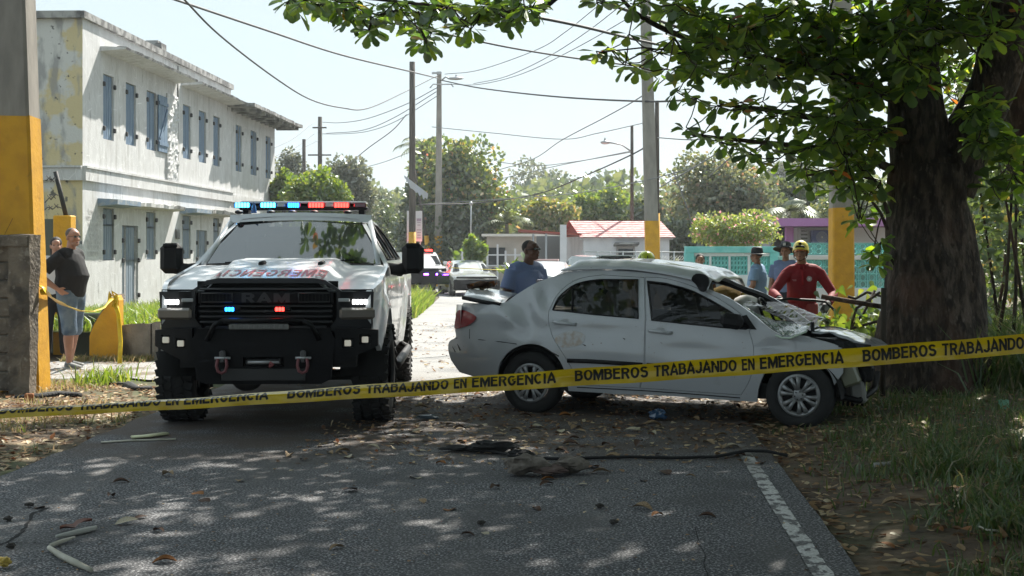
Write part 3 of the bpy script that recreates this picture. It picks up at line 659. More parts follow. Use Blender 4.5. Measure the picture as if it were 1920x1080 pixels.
A = bpy.data.objects.new('air_conditioner', None); COL.objects.link(A); A.parent = H; A.location = Vector((xat(1539, 44.3), 44.3, zat(445, 44.3))) - H.location
cy = M('ac_blue', (.10, .12, .26), .6)
MB().box((0, 0, 0), (.62, .3, .46), bev=.02).build('case', cy, A)
mb = MB()
for k in range(5): mb.lathe([(.03 + k * .035, -.165), (.04 + k * .035, -.165)], 20, axis='Y')
mb.ell((0, -.17, 0), (.03, .02, .03)); mb.build('fan_grille', galv, A, fix=False)
# teal and white breeze-block fence
BF = thing('breeze_block_fence', 'white fence wall with teal coping, pillars and patterned breeze blocks', 'fence', (xat(1450, 34), 34, gz(34)))
def fbox(a, b, y0, y1, Y, mat, name, dy=.16, off=0): 
    return MB().box(((xat(a, Y) + xat(b, Y)) / 2, Y + off + dy / 2, (zat(y0, Y) + zat(y1, Y)) / 2), (xat(b, Y) - xat(a, Y), dy, zat(y0, Y) - zat(y1, Y)), bev=.008).build(name, mat, BF, world=True)
def blk(w, h, d=.09):
    mb = MB(); e = .012
    mb.box((0, 0, h / 2 - e / 2), (w, d, e)); mb.box((0, 0, -h / 2 + e / 2), (w, d, e)); mb.box((w / 2 - e / 2, 0, 0), (e, d, h - 2 * e)); mb.box((-w / 2 + e / 2, 0, 0), (e, d, h - 2 * e))
    for s in (-1, 1):
        G = []
        for k in range(11):
            t = 2 * math.pi * k / 10; a, b = math.cos(t), math.sin(t)
            G.append([(a * w * .30, -d * .4, s * h * .24 + b * h * .20), (a * w * .38, -d * .4, s * h * .24 + b * h * .24), (a * w * .38, d * .4, s * h * .24 + b * h * .24), (a * w * .30, d * .4, s * h * .24 + b * h * .20)])
        mb.grid(G, smooth=False, closeu=True)
    mb.box((0, 0, 0), (w, d * .8, h * .07))
    return mb
YR, YL = 31.0, 36.0
mbk = blk(.195, .33).build('block', teal, BF); mbk.location = (0, 0, -50); first = [mbk]
def putblk(x, y, z, sx=1., sz=1.):
    o = first.pop() if first else mbk.copy()
    if o is not mbk: COL.objects.link(o)
    o.parent = BF; o.location = Vector((x, y, z)) - BF.location; o.scale = (sx, 1, sz)
zR = (zat(487, YR) + zat(540, YR)) / 2; hR = (zat(487, YR) - zat(540, YR)) / 2
n = int((xat(1664, YR) - xat(1512, YR)) / .2)
for i in range(n):
    for j in (-1, 1): putblk(xat(1512, YR) + .1 + .2 * i, YR + .08, zR + j * hR / 2, 1.02, hR / .33)
    putblk(xat(1512, YR) + .1 + .2 * i, YR + .08, zat(467, YR), 1.02, .24 / .33)
fbox(1480, 1700, 478.5, 487, YR, white, 'rail', .2, -.02); fbox(1480, 1700, 540, 610, YR, white, 'base_wall'); fbox(1480, 1512, 487, 540, YR, white, 'pier'); fbox(1664, 1675, 487, 540, YR, white, 'pier')
fbox(1480, 1512, 455, 478, YR, teal, 'pier', .14)
nl = [(1303, 1330), (1334, 1366), (1370, 1402), (1407, 1440)]
for a, b in nl:
    k = 5; w = (xat(b, YL) - xat(a, YL)) / k
    for i in range(k):
        for j in (0, 1): putblk(xat(a, YL) + w * (i + .5), YL + .08, zat(489 + 17.5 * j, YL), w / .195, .245 / .33)
fbox(1285, 1460, 462, 474, YL, teal, 'coping', .3, -.06); fbox(1300, 1444, 474, 480.5, YL, white, 'rail'); fbox(1300, 1444, 515.5, 600, YL, white, 'base_wall')
for a, b in ((1330, 1334), (1366, 1370), (1402, 1407)): fbox(a, b, 480.5, 515.5, YL, white, 'pier')
fbox(1284, 1301, 474, 600, YL, teal, 'pillar', .28, -.05); fbox(1443, 1461, 474, 600, YL, teal, 'pillar', .28, -.05)
fbox(1461, 1482, 480, 600, 34.5, M('pale_teal', (.22, .46, .42), .7), 'gate_panel')
fbox(1301, 1443, 480, 516, YL + .5, M('shade_back', (.05, .16, .15), .8), 'shade_sheet', .05)  # dark teal sheets stand in for the shade behind the block openings
fbox(1512, 1664, 455, 541, YR + .6, M('shade_back_b', (.10, .22, .20), .8), 'shade_sheet', .05)
# chain-link fence and white picket rail
CF = thing('chain_link_fence', 'pale chain-link fence with posts in front of the red-roofed house', 'fence', (xat(1190, 50), 50, gz(50)))
wpost = M('pale_steel', (.5, .52, .52), .5, metal=.4)
for px in range(1096, 1300, 24): MB().tube([(xat(px, 50), 50, gz(50)), (xat(px, 50), 50, zat(471, 50))], .03, 6).build('post', wpost, CF, world=True)
MB().tube([(xat(1090, 50), 50, zat(472, 50)), (xat(1296, 50), 50, zat(473, 50))], .025, 6).build('top_rail', wpost, CF, world=True)
mb = MB()
for k in range(-14, 42):
    x = xat(1096, 50) + k * .1
    for s in (-1, 1):
        xa, xb = x, x + s * 1.4
        lo, hi = xat(1092, 50), xat(1294, 50)
        t0_, t1_ = 0., 1.
        f = lambda t: xa + (xb - xa) * t
        ts_ = [t for t in np.linspace(0, 1, 15) if lo <= f(t) <= hi]
        if len(ts_) > 1: mb.tube([(f(ts_[0]), 50, gz(50) + .1 + 1.5 * ts_[0]), (f(ts_[-1]), 50, gz(50) + .1 + 1.5 * ts_[-1])], .006, 3)
mb.build('wire_mesh', wpost, CF, world=True, kind='stuff')
PF = thing('picket_fence', 'low white post-and-rail fence left of the officer in blue', 'fence', (xat(915, 65), 65, gz(60)))
for px, pt in ((867, 470), (878, 470), (900, 466), (914, 462), (933, 458), (948, 470), (966, 466), (984, 470)): MB().box((xat(px, 65), 65, (zat(pt, 65) + gz(60)) / 2), (.09, .09, zat(pt, 65) - gz(60))).build('post', wallw, PF, world=True)
for py in (478, 498): MB().box((xat(925, 65), 65, zat(py, 65)), (3.1, .05, .06)).build('rail', wallw, PF, world=True)
T = thing('meter_pillar', 'grey concrete electric meter pillar with thin pipe beside the far plants', 'pillar', (xat(883, 60), 60, gz(60)))
MB().box((0, 0, (zat(447, 60) - gz(60)) / 2), (.42, .3, zat(447, 60) - gz(60)), bev=.02).build('body', M('pillar_grey', (.30, .29, .28), .9), T); MB().tube([(0, 0, 2.2), (0, 0, zat(382, 60) - gz(60))], .035, 6).build('pipe', galv, T); MB().ell((0, 0, zat(382, 60) - gz(60)), (.08, .08, .1), n=8).build('weatherhead', galv, T)

# ================================================================== OVERHEAD CABLES
cabm = M('cable_black', (.04, .04, .042), .7); cabl = M('cable_grey', (.16, .17, .18), .6)
CG = 'overhead cables'
def cable(label, pts, r, m=cabm):
    """pts: (px, py, distance) passed through smoothly"""
    P = [at(*p) for p in pts]; Q = []
    for i in range(len(P) - 1):
        a, b = P[i], P[i + 1]; p0 = P[i - 1] if i else a * 2 - b; p3 = P[i + 2] if i + 2 < len(P) else b * 2 - a
        for k in range(8):
            t = k / 8; Q.append(.5 * ((2 * a) + (b - p0) * t + (2 * p0 - 5 * a + 4 * b - p3) * t * t + (3 * a - p0 - 3 * b + p3) * t ** 3))
    Q.append(P[-1]); o = MB().tube(Q, r, 5).build('overhead_cable', m); tag(o, label, 'cable', CG); return o
cable('thick cable sloping from top left down to the street light pole', [(300, -10, 30), (500, 57, 38), (640, 103, 46), (773, 135, 56), (822, 147, 69.5)], .032)
cable('twisted cable sagging from top left to the dark wooden pole', [(335, -12, 26), (413, 67, 30), (517, 147, 36), (583, 187, 42), (640, 202, 47), (690, 203, 52), (760, 172, 64), (822, 141, 69.5)], .022)
cable('long cable from the street light pole to behind the tree leaves', [(826, 150, 69.5), (900, 165, 60), (1040, 181, 48), (1207, 190, 40), (1300, 187, 36)], .03)
cable('cable crossing the sky below the leaf cluster, top left to right', [(600, 5, 30), (700, 35, 30), (827, 62, 31), (960, 90, 32), (1107, 113, 34), (1260, 131, 36), (1400, 140, 38)], .022)
cable('thick cable running right from the broken twig at top', [(960, 24, 24), (1083, 48, 25), (1207, 78, 27), (1300, 96, 28), (1440, 122, 30)], .03)
cable('highest thick cable entering the leaves near the tall pole', [(1120, -2, 24), (1160, 14, 24), (1227, 36, 25), (1300, 62, 26), (1420, 110, 28)], .032)
cable('thin upper wire rising right from the street light pole', [(834, 139, 69.5), (900, 131, 64), (1007, 93, 58), (1060, 60, 54), (1120, 12, 50)], .018, cabl)
cable('thin middle wire rising right from the street light pole', [(888, 157, 66), (950, 143, 62), (1025, 108, 57), (1100, 60, 53), (1177, 0, 49)], .018, cabl)
cable('thin lower wire rising right from the street light pole', [(846, 158, 69.5), (900, 158, 66), (980, 138, 61), (1080, 90, 55), (1185, 30, 50)], .018, cabl)
cable('wire sagging left from street light pole to far pole, upper', [(822, 163, 69.6), (760, 196, 74), (690, 222, 80), (640, 230, 84), (605, 229, 87.8)], .022, cabl)
cable('wire sagging left from street light pole to far pole, middle', [(818, 172, 69.6), (740, 220, 76), (680, 244, 81), (612, 250, 87.8)], .022, cabl)
cable('wire sagging left from street light pole to far pole, lowest', [(826, 176, 69.6), (745, 226, 76), (690, 246, 81), (640, 251, 85), (603, 251, 87.8)], .02, cabl)
cable('wire from the far pole upper crossarm down to building', [(589, 229, 87.8), (550, 260, 80), (510, 279, 70)], .02, cabl)
cable('wire from the far pole lower crossarm down to building', [(589, 251, 87.8), (555, 276, 80), (508, 296, 68)], .02, cabl)
cable('lowest wire reaching the building end from behind the pole stump', [(598, 263, 88), (545, 288, 78), (508, 299, 68)], .018, cabl)
cable('slanted service wire rising from the green bush to dark pole', [(650, 311, 75), (690, 278, 70), (735, 245, 64), (762, 215, 60.2)], .025, cabl)
cable('thin wire left of the dark pole above the distant trees', [(652, 320, 75), (710, 307, 68), (770, 285, 60.2)], .016, cabl)
cable('long thin wire sweeping down left from leaves behind tall pole', [(1275, 125, 38), (1207, 178, 42), (1140, 217, 50), (1053, 263, 60), (1000, 298, 68), (930, 320, 76)], .02, cabl)
cable('wire between street light pole and slim lamp pole', [(810, 238, 69.6), (920, 249, 66), (1053, 261, 62), (1120, 250, 61), (1210, 230, 58)], .018, cabl)
cable('low sagging wire crossing in front of the hazy tree', [(930, 303, 70), (1000, 311, 68), (1080, 303, 64), (1185, 285, 60)], .018, cabl)
cable('low wire with bends meeting the slim lamp pole', [(940, 335, 74), (1040, 312, 68), (1120, 296, 63), (1185, 283, 60.1)], .02, cabl)
cable('dark service cable falling left from the tall concrete pole', [(1220, 270, 40), (1180, 292, 46), (1100, 328, 54), (1010, 363, 62), (900, 380, 66), (780, 384, 60)], .026)
cable('faint wire passing low between the poles near the roofs', [(1300, 314, 38), (1210, 338, 40), (1080, 362, 50), (960, 372, 58), (790, 383, 60)], .016, cabl)
cable('short wire from tall pole into leaves, upper right', [(1232, 62, 40), (1300, 74, 36), (1380, 84, 33)], .014, cabl)
cable('wire slanting behind the leaves towards the yellow pole', [(1240, 350, 42), (1340, 290, 40), (1440, 215, 38), (1530, 140, 36)], .022, cabl)
cable('second wire slanting behind the leaves, just right', [(1330, 330, 42), (1420, 250, 40), (1500, 170, 38)], .02, cabl)
cable('stay wire running down beside the flowering bush', [(1305, 445, 42), (1285, 380, 42), (1262, 320, 42)], .02, cabl)
cable('short wire from behind tall pole running right to leaves', [(1232, 258, 43), (1300, 262, 38), (1360, 255, 36)], .018, cabl)
FT = MB().tube([at(845, 502, 42), at(930, 506, 43), at(1000, 503, 44), at(1100, 496, 44)], [(.035, .012)] * 4, 6).build('barrier_tape', M('far_tape', (.7, .55, .05), .6)); tag(FT, 'thin distant yellow barrier tape stretched across the road by far cars', 'tape')

if HAZE:
    tag(MB().box((20, 740, 11), (1830, 1530, 27)).build('haze', hz), None, None, None, 'stuff')
# ================================================================== PLANTS
rs = np.random.RandomState(11)
bark = M('bark', (.10, .076, .060), .95, col2=(.036, .028, .022), ns=11, nr=(.38, .58), stretch=(1, 1, .42), bump=1., bs=34)
overlay(bark, (.16, .13, .11), 26, .58, .68, stretch=(1, 1, .5), fac=.7); overlay(bark, (.020, .015, .012), 24, .50, .60, stretch=(1, 1, .28), fac=.85); overlay(bark, (.12, .065, .045), 1.6, .52, .66, fac=.6)
barkp = M('pale_bark', (.17, .14, .11), .95, col2=(.08, .065, .05), ns=8, stretch=(1, 1, .3), bump=.5, bs=20)
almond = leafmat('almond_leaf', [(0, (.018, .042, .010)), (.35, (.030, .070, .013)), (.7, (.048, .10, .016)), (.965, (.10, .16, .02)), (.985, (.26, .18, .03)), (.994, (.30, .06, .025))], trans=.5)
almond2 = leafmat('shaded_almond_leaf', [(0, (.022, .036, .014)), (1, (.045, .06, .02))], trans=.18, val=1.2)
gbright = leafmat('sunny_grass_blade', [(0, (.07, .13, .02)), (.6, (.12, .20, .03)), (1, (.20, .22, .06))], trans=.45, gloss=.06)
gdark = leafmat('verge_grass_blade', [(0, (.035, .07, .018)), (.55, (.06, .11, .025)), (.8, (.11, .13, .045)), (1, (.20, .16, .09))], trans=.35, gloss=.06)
gdry = leafmat('dry_grass_blade', [(0, (.10, .14, .03)), (.4, (.22, .20, .09)), (1, (.32, .25, .14))], trans=.35, gloss=.04)
litterm = leafmat('dead_leaf_piece', [(0, (.07, .035, .018)), (.3, (.16, .085, .04)), (.6, (.30, .19, .10)), (.85, (.42, .31, .18)), (1, (.50, .42, .28))], trans=.15, gloss=.05)

TRK = thing('shade_tree', 'massive dark tree trunk with broad leafy boughs that the car crashed into', 'tree', (at(1748, 742, 14.2).x, 14.2, .02))
def limb(pts, rad, name='trunk', n=30, rough=.10, mat=bark, parent=TRK, steps=9, seed=0., bump=True):
    P = [Vector(p) for p in pts]; Q = []; RR = []
    for i in range(len(P) - 1):
        a, b = P[i], P[i + 1]; p0 = P[i - 1] if i else a * 2 - b; p3 = P[i + 2] if i + 2 < len(P) else b * 2 - a
        for k in range(steps):
            t = k / steps; Q.append(.5 * ((2 * a) + (b - p0) * t + (2 * p0 - 5 * a + 4 * b - p3) * t * t + (3 * a - p0 - 3 * b + p3) * t ** 3)); RR.append(rad[i] + (rad[i + 1] - rad[i]) * t)
    Q.append(P[-1]); RR.append(rad[-1]); G = []
    for q, r, qn in zip(Q, RR, Q[1:] + [Q[-1] * 2 - Q[-2]]):
        d = (qn - q).normalized(); a = d.cross(Vector((0, 1, .01))).normalized(); b = a.cross(d); row = []
        for j in range(n):
            t = 2 * math.pi * j / n; c, s_ = math.cos(t), math.sin(t)
            w = 1 + rough * noise.noise(Vector((c * 2.2 + seed, s_ * 2.2, q.z * 1.1))) + rough * .55 * noise.noise(Vector((c * 7, s_ * 7 + seed, q.z * 2.5))) + (rough * .4 * abs(noise.noise(Vector((c * 16, s_ * 16, q.z * 3.5)))) if bump else 0)
            row.append(q + a * (r * w * c) + b * (r * w * s_))
        G.append(row)
    mb = MB(); mb.grid(G, closeu=True); mb.add(G[-1], [tuple(range(n))])
    return mb.build(name, mat, parent, world=True)
Zt = 14.2
limb([at(1752, 790, Zt), at(1752, 735, Zt), at(1751, 690, Zt), at(1750, 600, Zt), at(1746, 480, Zt), at(1741, 380, Zt), at(1742, 310, Zt)], [.82, .64, .575, .53, .47, .37, .365], n=72, rough=.13, steps=14)
limb([at(1738, 345, Zt), at(1722, 240, Zt), at(1712, 120, Zt), at(1722, 0, Zt), at(1722, -200, Zt + .6), at(1690, -420, Zt + 1.6)], [.33, .31, .25, .23, .19, .12], name='limb', n=36, seed=3)
limb([at(1770, 350, Zt), at(1815, 255, Zt - .1), at(1868, 150, Zt - .3), at(1895, 0, Zt - .4), at(1930, -220, Zt - .2), at(1990, -450, Zt)], [.30, .25, .24, .25, .2, .11], name='limb', n=36, seed=7)
limb([at(1925, 330, 15.5), at(1915, 150, 15.4), at(1900, 0, 15.3), at(1890, -150, 15)], [.2, .24, .24, .2], name='limb', n=28, seed=9)
limb([at(1722, 200, Zt), at(1660, 175, Zt - .2), at(1560, 140, Zt - .5), at(1440, 112, Zt - .8), at(1290, 72, Zt - 1), at(1200, 30, Zt - 1.2), at(1150, -20, Zt - 1.3)], [.10, .075, .055, .04, .03, .022, .015], name='bough', n=10)
limb([at(1700, 262, Zt - .2), at(1620, 236, Zt - .5), at(1540, 224, Zt - .7), at(1440, 206, Zt - .9), at(1350, 196, Zt - 1)], [.06, .045, .035, .025, .014], name='bough', n=8)
limb([at(1690, 325, Zt), at(1600, 288, Zt - .2), at(1500, 274, Zt - .5), at(1380, 262, Zt - .6), at(1282, 250, Zt - .8)], [.05, .038, .028, .02, .012], name='bough', n=8)
limb([at(1665, 400, Zt - .5), at(1640, 340, Zt - .4), at(1570, 325, Zt - .4), at(1500, 330, Zt - .5)], [.02, .02, .018, .01], name='bough', n=8)
limb([at(1664, 430, Zt - .4), at(1648, 395, Zt - .5), at(1620, 362, Zt - .5), at(1600, 345, Zt - .5)], [.02, .016, .012, .01], name='bough', n=6)
limb([at(1720, -260, 14.4), at(1560, -260, 14), at(1400, -240, 13.6), at(1240, -140, 13.2), at(1130, -60, 13), at(1060, -20, 12.8), at(1000, 28, 12.6), at(960, 26, 12.4), at(905, 24, 12.3), at(840, 15, 12.2), at(760, 5, 12.2), at(660, -4, 12.3), at(540, -4, 12.4)], [.13, .11, .09, .07, .05, .04, .028, .022, .02, .017, .014, .01, .008], name='bough', n=8)
limb([at(1880, 240, Zt + 1), at(1830, 170, Zt + 1.4), at(1775, 120, Zt + 2)], [.05, .04, .02], name='bough', n=8)
# crown: leaf rosettes set so that their shade falls on the road before the crash
cl = []
tries = 0
while len(cl) < 400 and tries < 40000:
    tries += 1
    gx, gy, h = rs.uniform(-4.4, 9.5), rs.uniform(-1.5, 14.6), rs.uniform(4.6, 11.5)
    if gx < -3.3 and gy > 10.6: continue
    if gx < -1.4 and gy > 12.2: continue
    if -1.6 < gx < .4 and gy > 14: continue
    if .2 < gx < 4. and 8.9 < gy < 11.5 and rs.rand() < .6: continue
    if gx < -.6 and 8.4 < gy < 9.6 and rs.rand() < .6: continue
    if gx < -2.9 and gy > 9.9: continue
    x, y = gx + .39 * h, gy + .89 * h
    if ((x - 2.6) / 8.2) ** 2 + ((y - 14) / 9.5) ** 2 + ((h - 6) / 6.0) ** 2 > 1: continue
    if h < CH + .19 * y + .55: continue
    cl.append((x, y, h))
for q in range(12): cl.append((rs.uniform(-2.1, -.2), rs.uniform(15.6, 18.6), rs.uniform(6.0, 7.8)))
cl = np.array(cl)
ros = []
for c in cl:
    k = rs.randint(9, 15); P = c + rs.normal(0, 1, (k, 3)) * [.62, .62, .42]
    P = P[P[:, 2] > CH + .1875 * P[:, 1] + .25]; ros.append(P)
crownros = np.concatenate(ros)
for i, c in enumerate(cl[::4]):                     # twigs carrying them
    root = Vector((TRK.location.x + rs.uniform(-.5, 1), 14.3 + rs.uniform(-.4, .4), rs.uniform(4.4, 6.2))) if c[2] > 5.5 else Vector((TRK.location.x - .2, 14.2, 4.2))
    e = Vector(c); m_ = root.lerp(e, .5) + Vector((rs.uniform(-.4, .4), rs.uniform(-.4, .4), .5)); 
    zmin = CH + .1836 * m_.y + .4; m_.z = max(m_.z, zmin)
    MB().tube([root, m_, e], [.07, .045, .012], 6).build('branch', bark, TRK, world=True)
# boughs seen in the picture: (px, py, spread x, spread y, depth, how many rosettes, single leaves?)
vis = [(545, 5, 22, 8, 12.4, 5, 1), (600, 2, 30, 8, 12.3, 5, 1), (650, 18, 14, 10, 12.3, 4, 1), (693, 52, 9, 5, 12.3, 2, 1), (688, 22, 18, 14, 12.2, 5, 1), (740, 18, 18, 14, 12.2, 5, 1), (782, 40, 10, 14, 12.1, 4, 1), (797, 78, 7, 9, 12.1, 3, 1),
       (815, 55, 8, 6, 12.1, 1, 1), (830, 12, 22, 10, 12.2, 6, 1), (868, 42, 16, 7, 12.3, 4, 1), (905, 12, 18, 10, 12.3, 5, 1), (950, 18, 20, 12, 12.4, 6, 1), (985, 5, 12, 8, 12.5, 4, 1), (960, 34, 10, 3, 12.5, 2, 1),
       (1112, 4, 8, 4, 12.8, 2, 1), (1135, 6, 8, 4, 12.8, 2, 1), (1205, 4, 16, 5, 12.9, 3, 1), (1125, 98, 9, 6, 13, 2, 1), (1150, 88, 8, 5, 13, 2, 1), (1168, 118, 10, 5, 13, 2, 1), (1178, 64, 5, 3, 13, 1, 1), (1188, 128, 6, 5, 13, 1, 1), (1222, 100, 9, 6, 13, 2, 1), (1245, 132, 10, 6, 13, 2, 1), (1262, 62, 10, 7, 13.1, 2, 1),
       (1272, 158, 10, 6, 13, 2, 1), (1290, 100, 14, 18, 13, 5, 0), (1290, 180, 10, 6, 13.1, 2, 0), (1300, 30, 18, 16, 13, 6, 0), (1270, 8, 16, 8, 13, 4, 0),
       (1350, 30, 25, 18, 13.3, 10, 0), (1340, 85, 25, 18, 13.3, 9, 0), (1410, 60, 28, 24, 13.4, 14, 0), (1400, 120, 26, 14, 13.3, 9, 0), (1330, 130, 20, 10, 13.2, 5, 0), (1470, 30, 34, 22, 13.6, 18, 0), (1480, 95, 30, 24, 13.6, 16, 0), (1550, 40, 36, 28, 13.8, 24, 0), (1560, 120, 34, 24, 13.8, 20, 0), (1630, 60, 34, 36, 13.9, 24, 0), (1630, 160, 26, 26, 13.9, 16, 0),
       (1480, 150, 16, 8, 13.4, 3, 0), (1430, 135, 20, 8, 13.4, 3, 0), (1595, 190, 22, 10, 13.7, 6, 0),
       (1345, 198, 10, 5, 13.2, 2, 1), (1385, 195, 14, 7, 13.2, 3, 1), (1425, 200, 14, 8, 13.2, 3, 1), (1470, 212, 16, 7, 13.3, 3, 0), (1510, 205, 16, 10, 13.4, 4, 0), (1560, 215, 20, 12, 13.5, 6, 0), (1610, 225, 20, 14, 13.6, 6, 0), (1500, 230, 18, 6, 13.4, 2, 0),
       (1282, 246, 8, 5, 13.4, 2, 1), (1310, 255, 10, 6, 13.4, 2, 1), (1350, 265, 14, 7, 13.5, 3, 1), (1385, 262, 10, 6, 13.5, 2, 1), (1405, 285, 10, 12, 13.5, 3, 1), (1440, 262, 14, 6, 13.5, 3, 1), (1465, 278, 10, 8, 13.5, 2, 1), (1425, 305, 7, 5, 13.5, 1, 1), (1466, 305, 7, 5, 13.5, 1, 1), (1510, 270, 16, 8, 13.6, 5, 0), (1560, 262, 18, 12, 13.7, 7, 0), (1610, 275, 18, 16, 13.8, 8, 0), (1640, 250, 12, 20, 13.8, 6, 0),
       (1520, 312, 16, 10, 13.8, 3, 0), (1565, 315, 18, 12, 13.8, 6, 0), (1615, 325, 18, 14, 13.8, 7, 0), (1590, 352, 22, 8, 13.8, 4, 0), (1640, 355, 10, 14, 13.8, 4, 0), (1518, 345, 10, 6, 13.8, 1, 0), (1610, 388, 14, 5, 13.8, 2, 0),
       (1610, 415, 12, 8, 13.7, 2, 0), (1638, 470, 8, 6, 13.7, 1, 0), (1652, 455, 6, 8, 13.7, 2, 0), (1648, 490, 6, 5, 13.7, 1, 0),
       (1700, 30, 36, 34, 13.4, 26, 0), (1690, 100, 30, 26, 13.3, 14, 0), (1770, 40, 34, 34, 13.6, 16, 0), (1700, 150, 24, 12, 13.4, 5, 0), (1735, 130, 14, 14, 13.4, 3, 0), (1768, 80, 22, 26, 14.8, 10, 0), (1790, 150, 20, 30, 15.6, 8, 0), (1800, 210, 18, 16, 15.6, 5, 0), (1840, 40, 30, 36, 13.3, 18, 0), (1890, 30, 30, 36, 13.3, 14, 0),
       (1850, 260, 26, 20, 13.4, 14, 0), (1900, 270, 26, 26, 13.4, 12, 0), (1855, 210, 20, 18, 13.4, 8, 0), (1900, 340, 24, 16, 13.6, 7, 0), (1835, 180, 14, 20, 13.5, 5, 0)]
VR = []; SR = []
for px, py, sx, sy, z, k, single in vis:
    for _ in range((int(k * 1.7 + .5) if px < 1020 else k) if single else int(k * 1.35)):
        p = at(px + rs.normal(0, sx * .75), py + rs.normal(0, sy * .75), z + rs.uniform(-.7, .7)); (SR if single else VR).append(tuple(p))
VR = np.array(VR); SR = np.array(SR)
def rosettes(C, lo=6, hi=10, size=(.15, .22)):
    P, D, S = [], [], []
    for c in C:
        ax = np.array([rs.normal(0, .55), rs.normal(0, .75), 1.]); ax /= np.linalg.norm(ax); a0 = rs.uniform(0, 6.28); k = rs.randint(lo, hi)
        u = np.cross(ax, [1, .1, 0]); u /= np.linalg.norm(u); v = np.cross(ax, u)
        for j in range(k):
            t = a0 + 6.283 * j / k + rs.uniform(-.25, .25); ph = rs.uniform(.9, 1.95); d = (u * math.cos(t) + v * math.sin(t)) * math.sin(ph) + ax * math.cos(ph) - np.array([0, 0, .42])
            P.append(c + d * .03); D.append(d); S.append(rs.uniform(*size))
    return np.array(P), np.array(D), np.array(S)
rosettes_ = lambda Q: rosettes(Q, 5, 8, (.2, .3))
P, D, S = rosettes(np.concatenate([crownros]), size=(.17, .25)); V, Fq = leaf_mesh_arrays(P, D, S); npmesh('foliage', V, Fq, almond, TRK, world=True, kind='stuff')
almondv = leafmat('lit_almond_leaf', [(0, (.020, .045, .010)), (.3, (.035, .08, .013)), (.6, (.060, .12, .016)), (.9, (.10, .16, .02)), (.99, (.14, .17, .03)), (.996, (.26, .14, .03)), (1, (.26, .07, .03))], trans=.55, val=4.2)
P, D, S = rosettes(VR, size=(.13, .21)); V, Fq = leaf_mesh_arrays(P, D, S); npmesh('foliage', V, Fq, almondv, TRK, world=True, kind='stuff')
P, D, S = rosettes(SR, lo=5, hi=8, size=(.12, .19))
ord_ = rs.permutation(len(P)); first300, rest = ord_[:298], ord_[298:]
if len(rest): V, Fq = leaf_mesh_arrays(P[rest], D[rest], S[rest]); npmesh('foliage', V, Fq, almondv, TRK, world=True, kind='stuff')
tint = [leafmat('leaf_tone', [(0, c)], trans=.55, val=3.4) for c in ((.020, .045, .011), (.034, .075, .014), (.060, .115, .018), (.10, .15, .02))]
lm = []
for m_ in tint:
    me = bpy.data.meshes.new('leaf'); me.from_pydata([tuple(v) for v in LEAFV], [], [tuple(int(q) for q in f) for f in LEAFF]); me.materials.append(m_); lm.append(me)
Fr = frames(unit(D), rs.uniform(-.6, .6, len(P)))
for i in first300:
    o = bpy.data.objects.new('leaf', lm[rs.choice(4, p=[.35, .35, .2, .1])]); COL.objects.link(o); o.parent = TRK
    o.matrix_local = Matrix.Translation(Vector(P[i]) - TRK.location) @ Matrix(Fr[i].tolist()).to_4x4() @ Matrix.Diagonal((S[i], S[i], S[i], 1))
# twiglets joining rosettes to the boughs (too fine to pick apart)
mb = MB(); allr = np.concatenate([VR, SR])
for i, p in enumerate(allr):
    d = np.linalg.norm(allr - p, axis=1); d[i] = 9; j = np.argsort(d)[:2]
    for q in j:
        if d[q] < .9: mb.tube([p, (np.array(p) + allr[q]) / 2 + [0, 0, -.03], allr[q]], .006, 4)
mb.build('twigs', bark, TRK, world=True, kind='stuff')
mb = MB()
for a, b, z in (((693, 52), (700, 10), 12.3), ((797, 78), (785, 20), 12.1), ((545, 5), (600, -10), 12.4), ((868, 42), (900, 20), 12.3), ((1125, 98), (1290, 100), 13), ((1168, 118), (1260, 90), 13), ((1262, 62), (1330, 60), 13), ((1638, 470), (1655, 400), 13.7), ((1610, 415), (1622, 370), 13.7)):
    p, q = at(*a, z), at(*b, z); mb.tube([p, p.lerp(q, .5) + Vector((0, 0, .05)), q], .008, 5)
mb.build('twigs', bark, TRK, world=True, kind='stuff')

# unseen trees added behind and above the camera to shut out skylight
for nm, tx, ty, cx, cy, ch_, rad, nc in (('added unseen tree leaning over the road to the right of the camera', 8.2, 4.5, 2.5, 2.0, 8.2, (8.5, 9, 3.6), 420), ('added unseen tree standing behind the camera on the left', -8.5, -7, -4.5, -7, 8.0, (8, 8, 4.), 300), ('added unseen tree at the right roadside behind the camera', 8, -9, 6, -8, 6.5, (7, 8, 5.), 300)):
    T = thing('shade_tree', nm, 'tree', (tx, ty, 0)); C = []
    while len(C) < nc:
        d = rs.uniform(-1, 1, 3); 
        if (d ** 2).sum() > 1: continue
        p = np.array([cx, cy, ch_]) + d * rad
        if p[2] < 3.4 + max(0, p[1]) * .24 or (p[1] - .89 * p[2] > 3.5 and p[0] < 6): continue
        C.append(p)
    Q = np.concatenate([c + rs.normal(0, 1, (14, 3)) * [.7, .7, .45] for c in C]); Q = Q[Q[:, 2] > 3.0 + np.clip(Q[:, 1], 0, 99) * .22]; P, D, S = rosettes_(Q)
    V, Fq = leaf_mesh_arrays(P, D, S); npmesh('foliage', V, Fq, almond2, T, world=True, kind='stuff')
    MB().tube([(tx, ty, -.1), (tx - .2, ty, 2), (tx - (tx - cx) * .2, ty, 4.5), (tx - (tx - cx) * .6, (ty + cy) / 2, 7)], [.5, .4, .32, .15], 14).build('trunk', bark, T, world=True)
    for c in C[::9]: MB().tube([(tx - (tx - cx) * .2, ty, 4.5), tuple((np.array([tx, ty, 6.]) + c) / 2), tuple(c)], [.1, .06, .02], 5).build('branch', bark, T, world=True)
